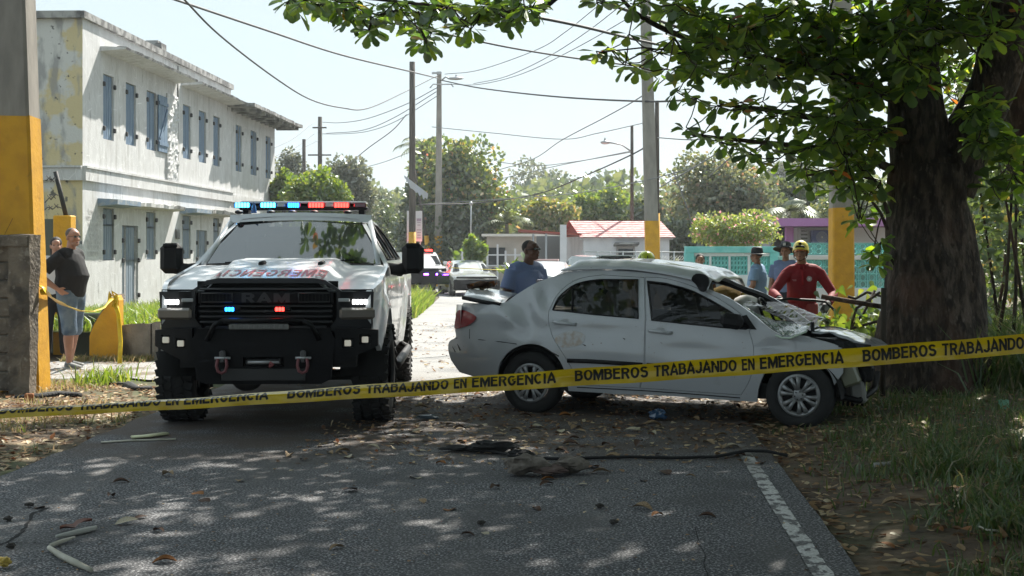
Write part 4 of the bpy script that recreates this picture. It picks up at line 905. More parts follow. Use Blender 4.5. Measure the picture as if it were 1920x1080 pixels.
# woods closing the horizon
n = 46000; x = rs.uniform(-110, 150, n); yy_ = 118 + rs.uniform(0, 22, n); hh = 7.4 + 2.8 * np.array([noise.noise(Vector((a * .07, 1, 0))) + .6 * noise.noise(Vector((a * .25, 4, 0))) for a in x]); z = -.3 + hh * rs.rand(n) ** .7
V, Fq = leaf_mesh_arrays(np.stack([x, yy_, z], 1), rs.normal(0, 1, (n, 3)), rs.uniform(.5, 1.1, n), rs.uniform(-3, 3, n), CARDV, CARDF)
tag(npmesh('distant_woods', V, Fq, leafmat('woods_leaf', [(0, (.04, .065, .02)), (.5, (.07, .10, .03)), (1, (.12, .14, .05))]), kind='stuff'), 'far line of hazy green woods closing the horizon', 'woods')
# ---------------------------------------------------------------- trees further away
def bg_tree(label, px, pyt, pyb, wpx, Y, n, size, ramp, lobes=9, name='tree', group=None, trunkr=.12, depth=.8, leafy='card', trans=.4, shell=.55, tlean=0.):
    x = xat(px, Y); z1, z0 = zat(pyt, Y), zat(pyb, Y); rx = wpx / 2 * Y / F; rz2 = (z1 - z0) / 2; cz = (z1 + z0) / 2; g = gz(min(Y, 60))
    T = thing(name, label, 'tree' if 'bush' not in name else 'bush', (x, Y, g), 0, group)
    L = []
    for i in range(lobes):
        a = rs.uniform(0, 6.283); e = rs.uniform(-.9, 1.); q = math.sqrt(max(0, 1 - e * e)); k = rs.uniform(.45, .68)
        L.append((np.array([x + rx * k * math.cos(a) * q, Y + rx * depth * k * math.sin(a) * q, cz + rz2 * k * e]), rs.uniform(.36, .55)))
    L.append((np.array([x, Y, cz]), .6))
    P, D = [], []
    for c, k in L:
        m = int(n / len(L)); d = unit(rs.normal(0, 1, (m, 3))); rad = (1 - shell * rs.power(1.6, m) * 0) * (1 - shell * rs.rand(m) ** 2.2)
        w = 1 + .22 * np.sin(d[:, 0] * 5 + c[0] * 3) * np.cos(d[:, 2] * 6 + c[2])
        P.append(c + d * (rad * w)[:, None] * np.array([rx * k, rx * depth * k, rz2 * k * 1.15])); D.append(d * .5 + rs.normal(0, .8, (m, 3)) + [0, 0, -.2])
    P = np.concatenate(P); D = np.concatenate(D); k = P[:, 2] > g; P, D = P[k], D[k]
    V, Fq = leaf_mesh_arrays(P, D, rs.uniform(.7, 1.3, len(P)) * size, rs.uniform(-3, 3, len(P)), CARDV if leafy == 'card' else LEAFV, CARDF if leafy == 'card' else LEAFF)
    npmesh('crown', V, Fq, leafmat('leaf_' + name, ramp, trans=trans, val=3.2), T, world=True)
    top = Vector((x + tlean, Y, cz)); base = Vector((x, Y, g - .1)); mb = MB()
    mb.tube([base, base.lerp(top, .5) + Vector((.1, 0, 0)), top], [trunkr, trunkr * .8, trunkr * .4], 8)
    T_ = mb.build('trunk', barkp, T, world=True)
    for c, k in L[:5]:
        MB().tube([base.lerp(top, .55), base.lerp(top, .75).lerp(Vector(c), .4), Vector(c)], [trunkr * .5, trunkr * .35, trunkr * .12], 5).build('branch', barkp, T, world=True)
    return T
G_b = [(0, (.05, .10, .012)), (.6, (.09, .15, .02)), (1, (.15, .17, .03))]
G_m = [(0, (.035, .06, .015)), (.6, (.06, .09, .02)), (1, (.12, .12, .04))]
G_d = [(0, (.02, .038, .012)), (.6, (.04, .065, .018)), (1, (.08, .09, .03))]
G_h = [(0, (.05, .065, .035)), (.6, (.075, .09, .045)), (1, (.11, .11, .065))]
G_y = [(0, (.06, .09, .015)), (.5, (.11, .14, .025)), (.9, (.20, .18, .05)), (1, (.3, .2, .08))]
bg_tree('bright green bushy tree beside the far end of the old building', 590, 308, 440, 130, 50, 9000, .16, G_b, lobes=12, trunkr=.1)
bg_tree('small green bush filling the corner right under the building eave', 535, 325, 430, 70, 54, 4000, .16, G_b, lobes=7, name='bush_tree')
bg_tree('thin grey-green tree top behind the pole stump', 545, 285, 380, 90, 86, 3000, .22, G_h, lobes=7, shell=.8)
bg_tree('olive tree behind the bright green bushy tree', 655, 300, 440, 110, 78, 6000, .24, G_h, lobes=10)
bg_tree('distant dull tree above the police pickup light bar', 712, 348, 470, 130, 98, 7000, .28, G_h, lobes=10)
bg_tree('dark broadleaf tree behind the two pole feet', 800, 268, 500, 130, 76, 10000, .26, G_d, lobes=11, shell=.7)
bg_tree('tall broad-leaved tree right of the street light pole', 868, 262, 480, 200, 72, 13000, .27, [(0, (.03, .055, .015)), (.5, (.06, .10, .02)), (.85, (.13, .17, .03)), (.95, (.28, .24, .08)), (1, (.3, .12, .06))], lobes=13, shell=.75)
bg_tree('hazy flat-topped tree far behind the beige house', 1012, 308, 440, 150, 150, 8000, .42, G_h, lobes=12)
bg_tree('hazy lower trees to the right of the flat-topped tree', 1100, 345, 440, 140, 140, 6000, .4, G_h, lobes=10)
bg_tree('yellow-green tree between the beige and red-roofed houses', 1040, 375, 470, 130, 74, 7000, .22, G_y, lobes=11)
bg_tree('leafy green tree behind the red-roofed house', 1130, 345, 460, 140, 76, 8000, .25, G_b, lobes=11)
bg_tree('dark tree behind the tall concrete pole', 1215, 345, 480, 90, 70, 6000, .24, G_d, lobes=8)
bg_tree('large rounded tree left of the leafy boughs', 1345, 283, 470, 225, 62, 14000, .2, [(0, (.035, .055, .018)), (.6, (.075, .095, .035)), (.95, (.15, .15, .06)), (1, (.25, .14, .08))], lobes=16)
bg_tree('rounded green tree above the purple-trimmed house', 1500, 330, 450, 190, 66, 9000, .21, G_m, lobes=12)
bg_tree('hazy grey treetop glimpsed between hanging boughs', 1480, 300, 380, 150, 130, 4500, .4, G_h, lobes=9)
bg_tree('flowering bush with pink tips over the teal coping', 1385, 398, 475, 180, 39, 9000, .085, [(0, (.08, .12, .025)), (.7, (.14, .19, .04)), (.92, (.22, .24, .08)), (.94, (.5, .22, .22)), (1, (.55, .25, .25))], lobes=12, name='flowering_bush', trunkr=.05)
bg_tree('low leafy tree far left between pole and building', -70, 250, 460, 160, 60, 4000, .2, G_m, lobes=8)
bg_tree('dark green tree far right behind the undergrowth', 1860, 180, 470, 260, 40, 9000, .16, G_y, lobes=14)
bg_tree('second dark tree right of the trunk', 2020, 150, 520, 300, 34, 8000, .17, G_b, lobes=14)
bg_tree('small palm-green shrub beside the meter pillar', 893, 440, 500, 50, 57, 1200, .2, G_b, lobes=5, name='shrub_bush', trunkr=.03)
for k, (px, Y) in enumerate(((-700, 110), (-350, 120), (60, 130), (350, 125), (2150, 90), (2500, 80))):
    bg_tree(['tree row beyond the left field', 'tree behind the old building', 'hazy tree row far behind the building', 'hazy tree behind the building roof', 'tree beyond the right edge', 'tree well beyond the right edge'][k] + ', outermost' * 0, px, 380, 475, 330, Y, 3500, .4, G_h, lobes=9)
for k, (px, pt, w, Y, lab) in enumerate(((700, 372, 150, 84, 'low dark shrubbery under the distant dull tree'), (780, 385, 110, 72, 'shrubs at the feet of the two yellow-footed poles'), (850, 390, 140, 70, 'dark undergrowth right of the street light pole'), (950, 365, 150, 76, 'undergrowth behind the beige house'), (1280, 400, 130, 60, 'dark shrubbery left of the flowering bush'), (1430, 410, 160, 56, 'shrubbery behind the flowering bush'), (600, 400, 180, 56, 'low bushes under the bright green bushy tree'), (1600, 350, 160, 62, 'bushes behind the purple-trimmed house roof'), (1790, 300, 160, 50, 'tall bushes seen right of the trunk'))):
    bg_tree(lab, px, pt, 505, w, Y, 5000, .2, [G_d, G_d, G_d, G_m, G_d, G_m, G_b, G_m, G_y][k], lobes=10, name='bush_tree', trunkr=.05, shell=.8)
# palms
def palm(label, px, pyt, Y, h, nf=14, fl=2.2, m_=None):
    top = at(px, pyt, Y); T = thing('palm_tree', label, 'palm', (top.x, Y, gz(60)))
    MB().tube([(top.x, Y, gz(60)), (top.x + .1, Y, (top.z) * .5), top], [.13, .11, .09], 8).build('trunk', barkp, T, world=True)
    for k in range(nf):
        a = 6.283 * k / nf + rs.uniform(-.2, .2); e = rs.uniform(.1, 1.2); P, D = [], []; d0 = Vector((math.cos(a) * math.cos(e), math.sin(a) * math.cos(e), math.sin(e))); pts = []
        for i in range(13):
            t = i / 12; p = top + d0 * (fl * t) + Vector((0, 0, -fl * .55 * t * t)); pts.append(p)
        mb = MB(); mb.tube(pts, [.02 * (1 - i / 14) + .004 for i in range(13)], 4)
        for i in range(1, 13):
            ax = (pts[i] - pts[i - 1]).normalized(); sd = ax.cross(Vector((0, 0, 1))).normalized()
            for s in (-1, 1):
                q = pts[i] + sd * s * .55 * math.sin(math.pi * (.15 + .8 * i / 12)) + ax * .2 - Vector((0, 0, .2)); w = ax * .04
                mb.add([pts[i] - w, pts[i] + w, q], [(0, 1, 2)])
                q2 = pts[i] + ax * -.08 + sd * s * .5 * math.sin(math.pi * (.15 + .8 * i / 12)) + ax * .2 - Vector((0, 0, .1)); mb.add([pts[i] - w - ax * .08, pts[i] - ax * .08 + w, q2], [(0, 1, 2)])
        mb.build('frond', m_ or palmm, T, world=True, fix=False)
palmm = leafmat('palm_leaf', [(0, (.05, .07, .02)), (1, (.10, .12, .05))], trans=.35)
palm('palm with drooping fronds just right of the dark wooden pole', 795, 280, 74, 5, 16, 2.0)
palm('small palm behind the yellow-green tree near beige house', 950, 420, 70, 3, 12, 1.7)
palm('young palm with yellow stem left of the yellow-footed pole', 1478, 395, 52, 2, 10, 1.3)
# banana-like plants by the far fence
for k, (px, py, Y) in enumerate(((858, 500, 66.5), (897, 505, 67), (958, 505, 63), (987, 500, 63))):
    T = thing('leafy_plant', ['broad-leaved plant at the far fence, left end', 'second broad-leaved plant at the far fence', 'broad-leaved plant by the picket posts', 'broad-leaved plant just left of the blue officer head'][k], 'plant', (xat(px, Y), Y, gz(Y)))
    n = 26; D = np.stack([rs.normal(0, .6, n), rs.normal(0, .6, n), rs.uniform(.3, 1.1, n)], 1); P = np.array([[xat(px, Y), Y, gz(Y) + .2]]) + rs.normal(0, .18, (n, 3)) * [1, 1, 1.6] + [0, 0, .5]
    V, Fq = leaf_mesh_arrays(P, D, rs.uniform(.4, .8, n)); npmesh('leaves', V, Fq, leafmat('plant_leaf', G_b), T, world=True)

# ---------------------------------------------------------------- undergrowth right of the trunk
UG = thing('undergrowth', 'dense dark shrubs and vines growing to the right of the trunk', 'shrubs', (6.8, 18, 0))
P = []; D = []
for _ in range(270):
    y = rs.uniform(15.3, 26); px = rs.uniform(1800, 2150); x = xat(px, y); hh = rs.uniform(.2, 4.2); k = rs.randint(40, 90)
    c = np.array([x, y, hh]); P.append(c + rs.normal(0, 1, (k, 3)) * [.38, .38, .34]); D.append(rs.normal(0, 1, (k, 3)) + [0, -.2, -.3])
P = np.concatenate(P); D = np.concatenate(D); k = (P[:, 2] > .05) & (P[:, 0] / P[:, 1] > (1790 - 960) / F); P, D = P[k], D[k]
V, Fq = leaf_mesh_arrays(P, D, rs.uniform(.07, .17, len(P)), rs.uniform(-2, 2, len(P))); npmesh('foliage', V, Fq, leafmat('undergrowth_leaf', [(0, (.025, .045, .013)), (.6, (.045, .08, .02)), (.93, (.10, .14, .03)), (1, (.3, .22, .05))]), UG, world=True, kind='stuff')
for k in range(9):
    px, y = rs.uniform(1825, 1960), rs.uniform(15, 19); x = xat(px, y); dx = rs.uniform(-.5, .5)
    MB().tube([(x, y, 0), (x + dx * .5, y, 1.1), (x + dx, y + .2, 2.3 + rs.rand())], [.03, .022, .01], 6).build('stem', bark, UG, world=True)
def blades(name, label, n, samp, h, mat, w=.012, lean=.5, cat='grass'):
    P = samp(n); n = len(P); hh = rs.uniform(h[0], h[1], n) * rs.uniform(.5, 1, n); a = rs.uniform(0, 6.283, n); l = rs.uniform(.1, lean, n) * hh
    ca, sa = np.cos(a), np.sin(a); b = rs.uniform(0, 6.283, n); wx, wy = np.cos(b) * w * rs.uniform(.6, 1.3, n), np.sin(b) * w
    V = np.zeros((n, 5, 3)); mx = P + np.stack([ca * l * .4, sa * l * .4, hh * .6], 1); tp = P + np.stack([ca * l * 1.3, sa * l * 1.3, hh * .95], 1)
    W = np.stack([wx, wy, 0 * wx], 1); V[:, 0] = P - W; V[:, 1] = P + W; V[:, 2] = mx - W * .7; V[:, 3] = mx + W * .7; V[:, 4] = tp
    Fq = (np.array([(0, 1, 3), (0, 3, 2), (2, 3, 4)])[None] + (np.arange(n) * 5)[:, None, None]).reshape(-1, 3)
    o = npmesh(name, V.reshape(-1, 3), Fq, mat, kind='stuff'); return tag(o, label, cat)
def nz(x, y, s=1., o=0.): return np.array([noise.noise(Vector((a * s, b * s, o))) for a, b in zip(x, y)])
def s_right(n):
    y = 5.5 + 13 * rs.rand(n) ** 1.25; x = np.array([rr_(v) for v in y]) + .12 + 7.2 * rs.rand(n) ** 1.15
    q = nz(x, y, .9) + .6 * nz(x, y, 2.7, 4) ; e = x - np.array([rr_(v) for v in y]); k = q + np.clip(e - .7, -1, .35) * 1.1 + rs.normal(0, .2, n) > -.05; x, y = x[k], y[k]
    return np.stack([x, y, [terr(a, b) - .01 for a, b in zip(x, y)]], 1)
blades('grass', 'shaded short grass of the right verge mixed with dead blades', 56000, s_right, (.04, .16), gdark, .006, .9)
def s_clump(n):
    C = [(at(1700 + rs.uniform(-60, 220), 1000, 1).x * 0 + rs.uniform(2.6, 5.5), rs.uniform(6.3, 10)) for _ in range(26)]; i = rs.randint(0, len(C), n)
    x = np.array([C[k][0] for k in i]) + rs.normal(0, .09, n); y = np.array([C[k][1] for k in i]) + rs.normal(0, .09, n)
    return np.stack([x, y, [terr(a, b) for a, b in zip(x, y)]], 1)
blades('grass', 'longer arching grass tufts at the lower right corner', 3600, s_clump, (.10, .26), gdark, .007, 1.3)
def s_left(n):
    y = 10.6 + 6.5 * rs.rand(n); x = -9 + 5.7 * rs.rand(n); k = (x < np.array([lerp(ROADL, v) for v in y]) - .1) & (nz(x, y, 1.5, 9) + rs.normal(0, .06, n) > .22); x, y = x[k], y[k]
    return np.stack([x, y, [terr(a, b) for a, b in zip(x, y)]], 1)
blades('grass', 'sparse sunlit weeds among dead leaves on the left shoulder', 16000, s_left, (.04, .13), gdry, .006, .9)
blades('grass', 'few fresh green weeds at the foot of the yellow pole', 260, lambda n: np.stack([rs.normal(-4.75, .16, n), rs.normal(15.9, .3, n), np.full(n, .02)], 1), (.1, .3), gbright, .01, .8)
blades('grass', 'weeds along the foot of the planter wall', 1500, lambda n: np.stack([rs.uniform(-6.2, -5.0, n), rs.normal(18.85, .1, n), np.full(n, .02)], 1), (.04, .14), gdry, .008, .9)
def s_ter(n):
    x = -10 + 6.3 * rs.rand(n); y = 19.35 + 24 * rs.rand(n) ** 1.6; return np.stack([x, y, [terrz(a, b) - .02 for a, b in zip(x, y)]], 1)
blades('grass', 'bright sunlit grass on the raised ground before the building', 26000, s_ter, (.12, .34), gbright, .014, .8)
def s_rv(n):
    y = 27 + 30 * rs.rand(n); x = np.array([lerp(ROADL, v) for v in y]) - 1.4 * rs.rand(n) ** 1.3; k = y < 46 - rs.rand(n) * 6; x, y = x[k], y[k]
    return np.stack([x, y, [max(terrz(a, b), gz(b) - .03) for a, b in zip(x, y)]], 1)
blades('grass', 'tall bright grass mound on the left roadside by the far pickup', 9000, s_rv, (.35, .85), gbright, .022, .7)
blades('grass', 'weeds and low plants under the breeze-block fence', 12000, lambda n: (lambda x, y: np.stack([x, y, [gz(b) - .02 for b in y]], 1))(rs.uniform(3.2, 13, n), rs.uniform(17, 33, n)), (.1, .45), gbright, .016, .8)
blades('grass', 'long dry blades beside the undergrowth at right', 6000, lambda n: (lambda y: np.stack([y * rs.uniform(.335, .5, n), y, np.full(n, .1)], 1))(rs.uniform(13.5, 18, n)), (.3, 1.1), gdark, .01, .9)

# plants pushed over between the wreck and the yellow-footed pole
BR = thing('fallen_branch', 'broken leafy branches lying between the wreck hood and the tree trunk', 'branch', (5., 15.6, .1))
for k, pts in enumerate([[(1540, 556, 15.2), (1600, 566, 15.1), (1652, 575, 14.9)], [(1655, 600, 15), (1600, 615, 15.3), (1560, 628, 15.5)], [(1650, 548, 15.3), (1606, 578, 15.3), (1592, 620, 15.4)], [(1652, 555, 15.6), (1626, 548, 15.6), (1604, 560, 15.7), (1590, 556, 15.7)], [(1654, 585, 15), (1652, 660, 14.6), (1655, 760, 14.2)], [(1640, 545, 15.5), (1618, 590, 15.4), (1570, 640, 15.2)]]):
    MB().tube([at(*p) for p in pts], [.028 if k in (0, 4) else .016] * len(pts), 7).build('stick', bark, BR, world=True)
P = []
for px, py, y, k in ((1500, 600, 16, 26), (1555, 610, 15.6, 40), (1600, 605, 15.8, 40), (1630, 600, 15.7, 36), (1640, 630, 15.3, 40), (1600, 635, 15.3, 30), (1575, 560, 15.9, 10), (1615, 560, 16.2, 10), (1520, 620, 16.5, 20), (1460, 590, 17.5, 14)):
    for _ in range(k): P.append(tuple(at(px + rs.normal(0, 16), py + rs.normal(0, 12), y + rs.uniform(-.5, .5))))
P = np.array(P); P = P[P[:, 2] > .03]; D = rs.normal(0, 1, (len(P), 3)); V, Fq = leaf_mesh_arrays(P, D, rs.uniform(.08, .2, len(P)), rs.uniform(-2, 2, len(P)))
npmesh('leaves', V, Fq, leafmat('branch_leaf', [(0, (.04, .08, .015)), (.6, (.08, .14, .02)), (1, (.16, .2, .04))]), BR, world=True, kind='stuff')

# ---------------------------------------------------------------- fallen leaves
def flat_litter(name, label, P, size, mat=litterm):
    n = len(P); D = rs.normal(0, 1, (n, 3)) * [1, 1, .12]; V, Fq = leaf_mesh_arrays(P, D, rs.uniform(size[0], size[1], n), rs.uniform(-.35, .35, n) + (rs.rand(n) < .5) * math.pi)
    # keep every piece lying on the ground
    V = V.reshape(n, -1, 3); V[:, :, 2] += (P[:, 2] - V[:, :, 2].min(1))[:, None] + .001
    return tag(npmesh(name, V.reshape(-1, 3), Fq, mat, kind='stuff'), label, 'leaf litter')
n = 12000; y = 9.0 + 6.8 * rs.rand(n); x = -9 + 6.2 * rs.rand(n); k = x < np.array([lerp(ROADL, v) for v in y]) + rs.normal(-.1, .12, n); x, y = x[k], y[k]
flat_litter('leaf_litter', 'pale dry leaf fragments covering the sunlit left shoulder', np.stack([x, y, [terr(a, b) for a, b in zip(x, y)]], 1), (.03, .09))
n = 3400; y = 9.5 + 6 * rs.rand(n) ** .8; x = rs.uniform(-1.6, 2.3, n) + (y - 12) * .05; k = rs.rand(n) < np.clip((y - 9.3) / 1.6, .05, 1); x, y = x[k], y[k]
flat_litter('leaf_litter', 'small brown leaf crumbs scattered on the muddy road by the wreck', np.stack([x, y, np.full(len(x), .006)], 1), (.02, .07))
n = 420; y = 6.3 + 4 * rs.rand(n); x = rs.uniform(-3, 1.6, n); flat_litter('leaf_litter', 'tiny dark crumbs spread over the shaded near road', np.stack([x, y, np.full(n, .006)], 1), (.01, .03))
n = 4200; y = 6 + 9.5 * rs.rand(n); x = np.array([rr_(v) for v in y]) + 5 * rs.rand(n) ** 1.3 + .02; flat_litter('leaf_litter', 'brown leaf pieces caught in the right verge grass', np.stack([x, y, [terr(a, b) + .01 for a, b in zip(x, y)]], 1), (.03, .1))
n = 500; x = rs.uniform(-8, -3.2, n); y = rs.uniform(16.3, 18.8, n); flat_litter('leaf_litter', 'leaf crumbs on the gravel path behind the pole', np.stack([x, y, np.full(n, .035)], 1), (.02, .06))
n = 900; x = rs.uniform(-2.6, 1, n); y = rs.uniform(15.5, 30, n); flat_litter('leaf_litter', 'tan leaf bits on the sunlit road between the vehicles', np.stack([x, y, [gz(b) + .006 for b in y]], 1), (.03, .09))
dead = [M('dead_leaf_' + n_, c, .8, col2=c2, ns=20) for n_, c, c2 in (('brown', (.10, .05, .03), (.05, .028, .018)), ('tan', (.34, .25, .15), (.2, .13, .07)), ('orange', (.30, .13, .03), (.2, .07, .02)), ('pale', (.46, .42, .32), (.36, .3, .2)))]
fl = []
for m_ in dead:
    for v in range(2):
        G = []; rr2 = random.Random(v + len(fl))
        for i in range(9):
            t = i / 8; w = .30 * math.sin(math.pi * min(1, t ** .8 * .98 + .02)) ** .8 + .008; c = (.25 if v else .12) * math.sin(t * 3.1) ; row = []
            for j in range(5):
                u = (j - 2) / 2; row.append((u * w * (1 - .25 * v), t, c + abs(u) ** 1.5 * w * (.9 if v else .45) + .03 * noise.noise(Vector((u * 3, t * 5, v)))))
            G.append(row)
        mb = MB(); mb.grid(G); mb.tube([(0, -.22, .05), (0, .0, 0)], .012, 4)
        zmin = min(p[2] for p in mb.v); mb.v = [(p[0], p[1], p[2] - zmin) for p in mb.v]; o = mb.build('fallen_leaf', m_, fix=False); o.location = (0, 0, -60); fl.append(o)
spots = []
for _ in range(190):
    y = 9.6 + 5.4 * rs.rand() ** .9; spots.append((rs.uniform(-1.5, 2.2) + (y - 12) * .05, y))
for _ in range(22): spots.append((rs.uniform(-3.0, 1.5), rs.uniform(6.6, 9.6)))
for _ in range(50): y = rs.uniform(6.5, 12); spots.append((rr_(y) + rs.uniform(.05, 3.2), y))
for px, py in ((1222, 970), (1310, 970), (760, 830), (795, 945), (545, 855), (1000, 955), (1110, 888), (1040, 900), (1145, 845), (1165, 860), (935, 915), (905, 1000), (1210, 905)): g = gat(px, py); spots.append((g.x, g.y))
FLG = 'fallen leaves on the road and verge'
for i, (x, y) in enumerate(spots):
    s = fl[rs.choice(8, p=[.2, .2, .17, .16, .06, .05, .08, .08])]; o = s if s.location.z < -50 else s.copy()
    if o is not s: COL.objects.link(o)
    z = .006 if x < rr_(y) else terr(x, y) + .01
    o.location = (x, y, z); k = rs.uniform(.07, .15); o.scale = (k, k, k * .5); o.rotation_euler = (rs.uniform(-.2, .2), rs.uniform(-.2, .2), rs.uniform(0, 6.28))
    tag(o, {'dead_leaf_brown': 'curled dark brown dead leaf on the shaded road or verge', 'dead_leaf_tan': 'curled tan dead leaf on the shaded road or verge', 'dead_leaf_orange': 'curled orange-brown dead leaf on the shaded road or verge', 'dead_leaf_pale': 'curled pale straw-coloured dead leaf on the shaded road or verge'}[o.data.materials[0].name], 'leaf', FLG)
for s in fl:
    if s.location.z < -50: bpy.data.objects.remove(s)
# ================================================================== VEHICLE HELPERS
def pip(P, poly):
    x, y = P[:, 0], P[:, 1]; r = np.zeros(len(P), bool); n = len(poly)
    for i in range(n):
        x1, y1 = poly[i]; x2, y2 = poly[(i + 1) % n]
        if y1 == y2: continue
        c = ((y1 > y) != (y2 > y)) & (x < (x2 - x1) * (y - y1) / (y2 - y1) + x1); r ^= c
    return r
def crv(pts, n=5, closed=False):
    """Catmull-Rom through 2-D points"""
    P = [np.array(p, float) for p in pts]; out = []; m = len(P)
    for i in range(m if closed else m - 1):
        a, b = P[i], P[(i + 1) % m]; p0 = P[i - 1] if (i or closed) else 2 * a - b; p3 = P[(i + 2) % m] if (closed or i + 2 < m) else 2 * b - a
        for k in range(n):
            t = k / n; q = .5 * (2 * a + (b - p0) * t + (2 * p0 - 5 * a + 4 * b - p3) * t * t + (3 * a - p0 - 3 * b + p3) * t ** 3); out.append((q[0], q[1]))
    if not closed: out.append(tuple(P[-1]))
    return out
def dense(poly, s=.08):
    out = []; n = len(poly)
    for i in range(n):
        a, b = poly[i], poly[(i + 1) % n]; d = math.hypot(b[0] - a[0], b[1] - a[1]); k = max(1, int(d / s))
        for j in range(k): out.append((a[0] + (b[0] - a[0]) * j / k, a[1] + (b[1] - a[1]) * j / k))
    return out
def sheet(outer, holes, fun, step=.07, lip=0., lipdir=None):
    """triangulated sheet inside outer minus holes; fun(u, z) -> 3-D point; lip = depth of a turned edge"""
    loops = [dense(outer, step)] + [dense(h, step) for h in holes]; V = []; E = []
    for lp in loops:
        o = len(V); V += lp; E += [(o + i, o + (i + 1) % len(lp)) for i in range(len(lp))]
    nb = len(V); a = np.array(loops[0]); x0, y0 = a.min(0); x1, y1 = a.max(0)
    gx, gy = np.meshgrid(np.arange(x0 + step * .5, x1, step), np.arange(y0 + step * .5, y1, step)); g = np.stack([gx.ravel(), gy.ravel()], 1)
    k = pip(g, loops[0])
    for h in loops[1:]: k &= ~pip(g, h)
    g = g[k]; B = np.array(V)
    if len(g):
        d = np.sqrt(((g[:, None] - B[None]) ** 2).sum(2)).min(1); g = g[d > step * .45]
    V2 = [Vector(p) for p in V] + [Vector((float(p[0]), float(p[1]))) for p in g]
    vo, eo, fo, ov, oe, of = delaunay_2d_cdt(V2, E, [], 0, 1e-6)
    fo = [f for f in fo if len(f) == 3]; C = np.array([[sum(vo[i][0] for i in f) / 3, sum(vo[i][1] for i in f) / 3] for f in fo])
    k = pip(C, loops[0])
    for h in loops[1:]: k &= ~pip(C, h)
    Fc = [tuple(f) for f, q in zip(fo, k) if q]; P3 = [Vector(fun(v[0], v[1])) for v in vo]
    if lip:
        cnt = {}
        for f in Fc:
            for i in range(3):
                e = (f[i], f[(i + 1) % 3]); kk = tuple(sorted(e)); cnt[kk] = cnt.get(kk, []) + [e]
        off = Vector(lipdir) * lip; mp = {}
        for kk, es in cnt.items():
            if len(es) == 1:
                a_, b_ = es[0]
                for q in (a_, b_):
                    if q not in mp: P3.append(P3[q] + off); mp[q] = len(P3) - 1
                Fc.append((b_, a_, mp[a_], mp[b_]))
    return P3, Fc
def panel(name, outer, holes, fun, mat, parent, step=.07, lip=.02, lipdir=(0, 1, 0), label=None):
    V, Fc = sheet(outer, holes, fun, step, lip, lipdir); mb = MB(); mb.add(V, Fc, 0, True)
    o = mb.build(name, mat, parent, label=label)
    try:
        o.data.set_sharp_from_angle(angle=R(40))
    except Exception: pass
    return o
def inset(poly, d):
    """shrink a closed polygon by d"""
    n = len(poly); A = sum(poly[i][0] * poly[(i + 1) % n][1] - poly[(i + 1) % n][0] * poly[i][1] for i in range(n)); s = 1 if A > 0 else -1; out = []
    for i in range(n):
        p0, p, p1 = Vector(poly[i - 1]), Vector(poly[i]), Vector(poly[(i + 1) % n]); e0, e1 = (p - p0), (p1 - p)
        if e0.length < 1e-7 or e1.length < 1e-7: continue
        e0.normalize(); e1.normalize(); n0 = Vector((-e0.y, e0.x)) * s; n1 = Vector((-e1.y, e1.x)) * s; m_ = n0 + n1
        m_ = m_ / max(.35, m_.length_squared / 2) if m_.length > 1e-6 else n0
        out.append(tuple(p + m_ * d))
    return out
carwhite = M('car_white', (.56, .58, .60), .28, coat=.8, coatr=.06)
carold = M('worn_white_paint', (.43, .45, .475), .30, coat=.9, coatr=.06)
overlay(carold, (.28, .26, .24), 6, .64, .76, fac=.22); overlay(carold, (.42, .42, .42), 1.4, .5, .7, fac=.2); overlay(carold, (.16, .10, .06), 30, .70, .74, fac=.8)
blackp = M('black_plastic', (.012, .012, .013), .55, spec=.3); blackm = M('matte_black', (.007, .007, .008), .5, spec=.22); rubber = M('tyre_rubber', (.022, .022, .022), .85, bump=.3, bs=30)
cglass = M('tinted_glass', (.010, .013, .013), .02, trans=.0, spec=.5, alpha=.72)
cglass2 = M('dark_tinted_glass', (.006, .007, .008), .02, spec=.45, alpha=.93)
shield = M('windshield_glass', (.010, .013, .014), .015, spec=1., alpha=.90, coat=1.)
cloth = M('seat_cloth', (.42, .38, .32), .9); darkin = M('dark_interior', (.02, .02, .02), .9)
alloy = M('wheel_silver', (.26, .27, .28), .4, metal=.5, col2=(.3, .3, .3), ns=20); chrome = M('chrome', (.6, .6, .6), .15, metal=1.)
redlens = M('red_lens', (.28, .01, .015), .12, coat=1.); clearlens = M('headlamp_lens', (.35, .36, .36), .08, coat=1.)
def tyre(r, w, rim, lugs=0):
    mb = MB(); s = w / 2
    mb.lathe([(rim, -s * .86), (rim + .012, -s), (r * .80, -s * 1.06), (r * .93, -s * .98), (r * .985, -s * .8), (r, -s * .5), (r, s * .5), (r * .985, s * .8), (r * .93, s * .98), (r * .80, s * 1.06), (rim + .012, s), (rim, s * .86)], 48, axis='Y')
    return mb

# ================================================================== WRECKED WHITE SEDAN
Rp = Vector((.19, 13.0, 0)); hd = Vector((2.33, -1.04, 0)).normalized(); ld = Vector((-hd.y, hd.x, 0))   # forward, inward
def K(px, py, y=0.):
    """photo point on the car's near side, y metres inward -> (u forward, z up)"""
    r = (px - 960) / F; b = Rp + ld * y; u = (r * b.y - b.x) / (hd.x - r * hd.y); Y = b.y + hd.y * u; return (u, CH - (py - HZ) * Y / F)
WRK = thing('wrecked_sedan', 'white four-door sedan with crushed roof and open bent trunk against the tree', 'car', Rp, math.atan2(hd.y, hd.x))
def yin(u, z):
    y = .0
    y += .07 * max(0, (.50 - z) / .35) ** 1.5 + (.035 * ((z - .55) / .4) ** 2 if .55 < z < .95 else (.035 if z >= .95 else 0))
    if z > .93: y += .50 * (z - .93)
    if u < -.15: y += .30 * ((-.15 - u) / .85) ** 2.2
    if u > 2.3: y += .22 * ((u - 2.3) / 1.0) ** 2
    y += .006 * math.exp(-((z - .80) / .03) ** 2)
    return y
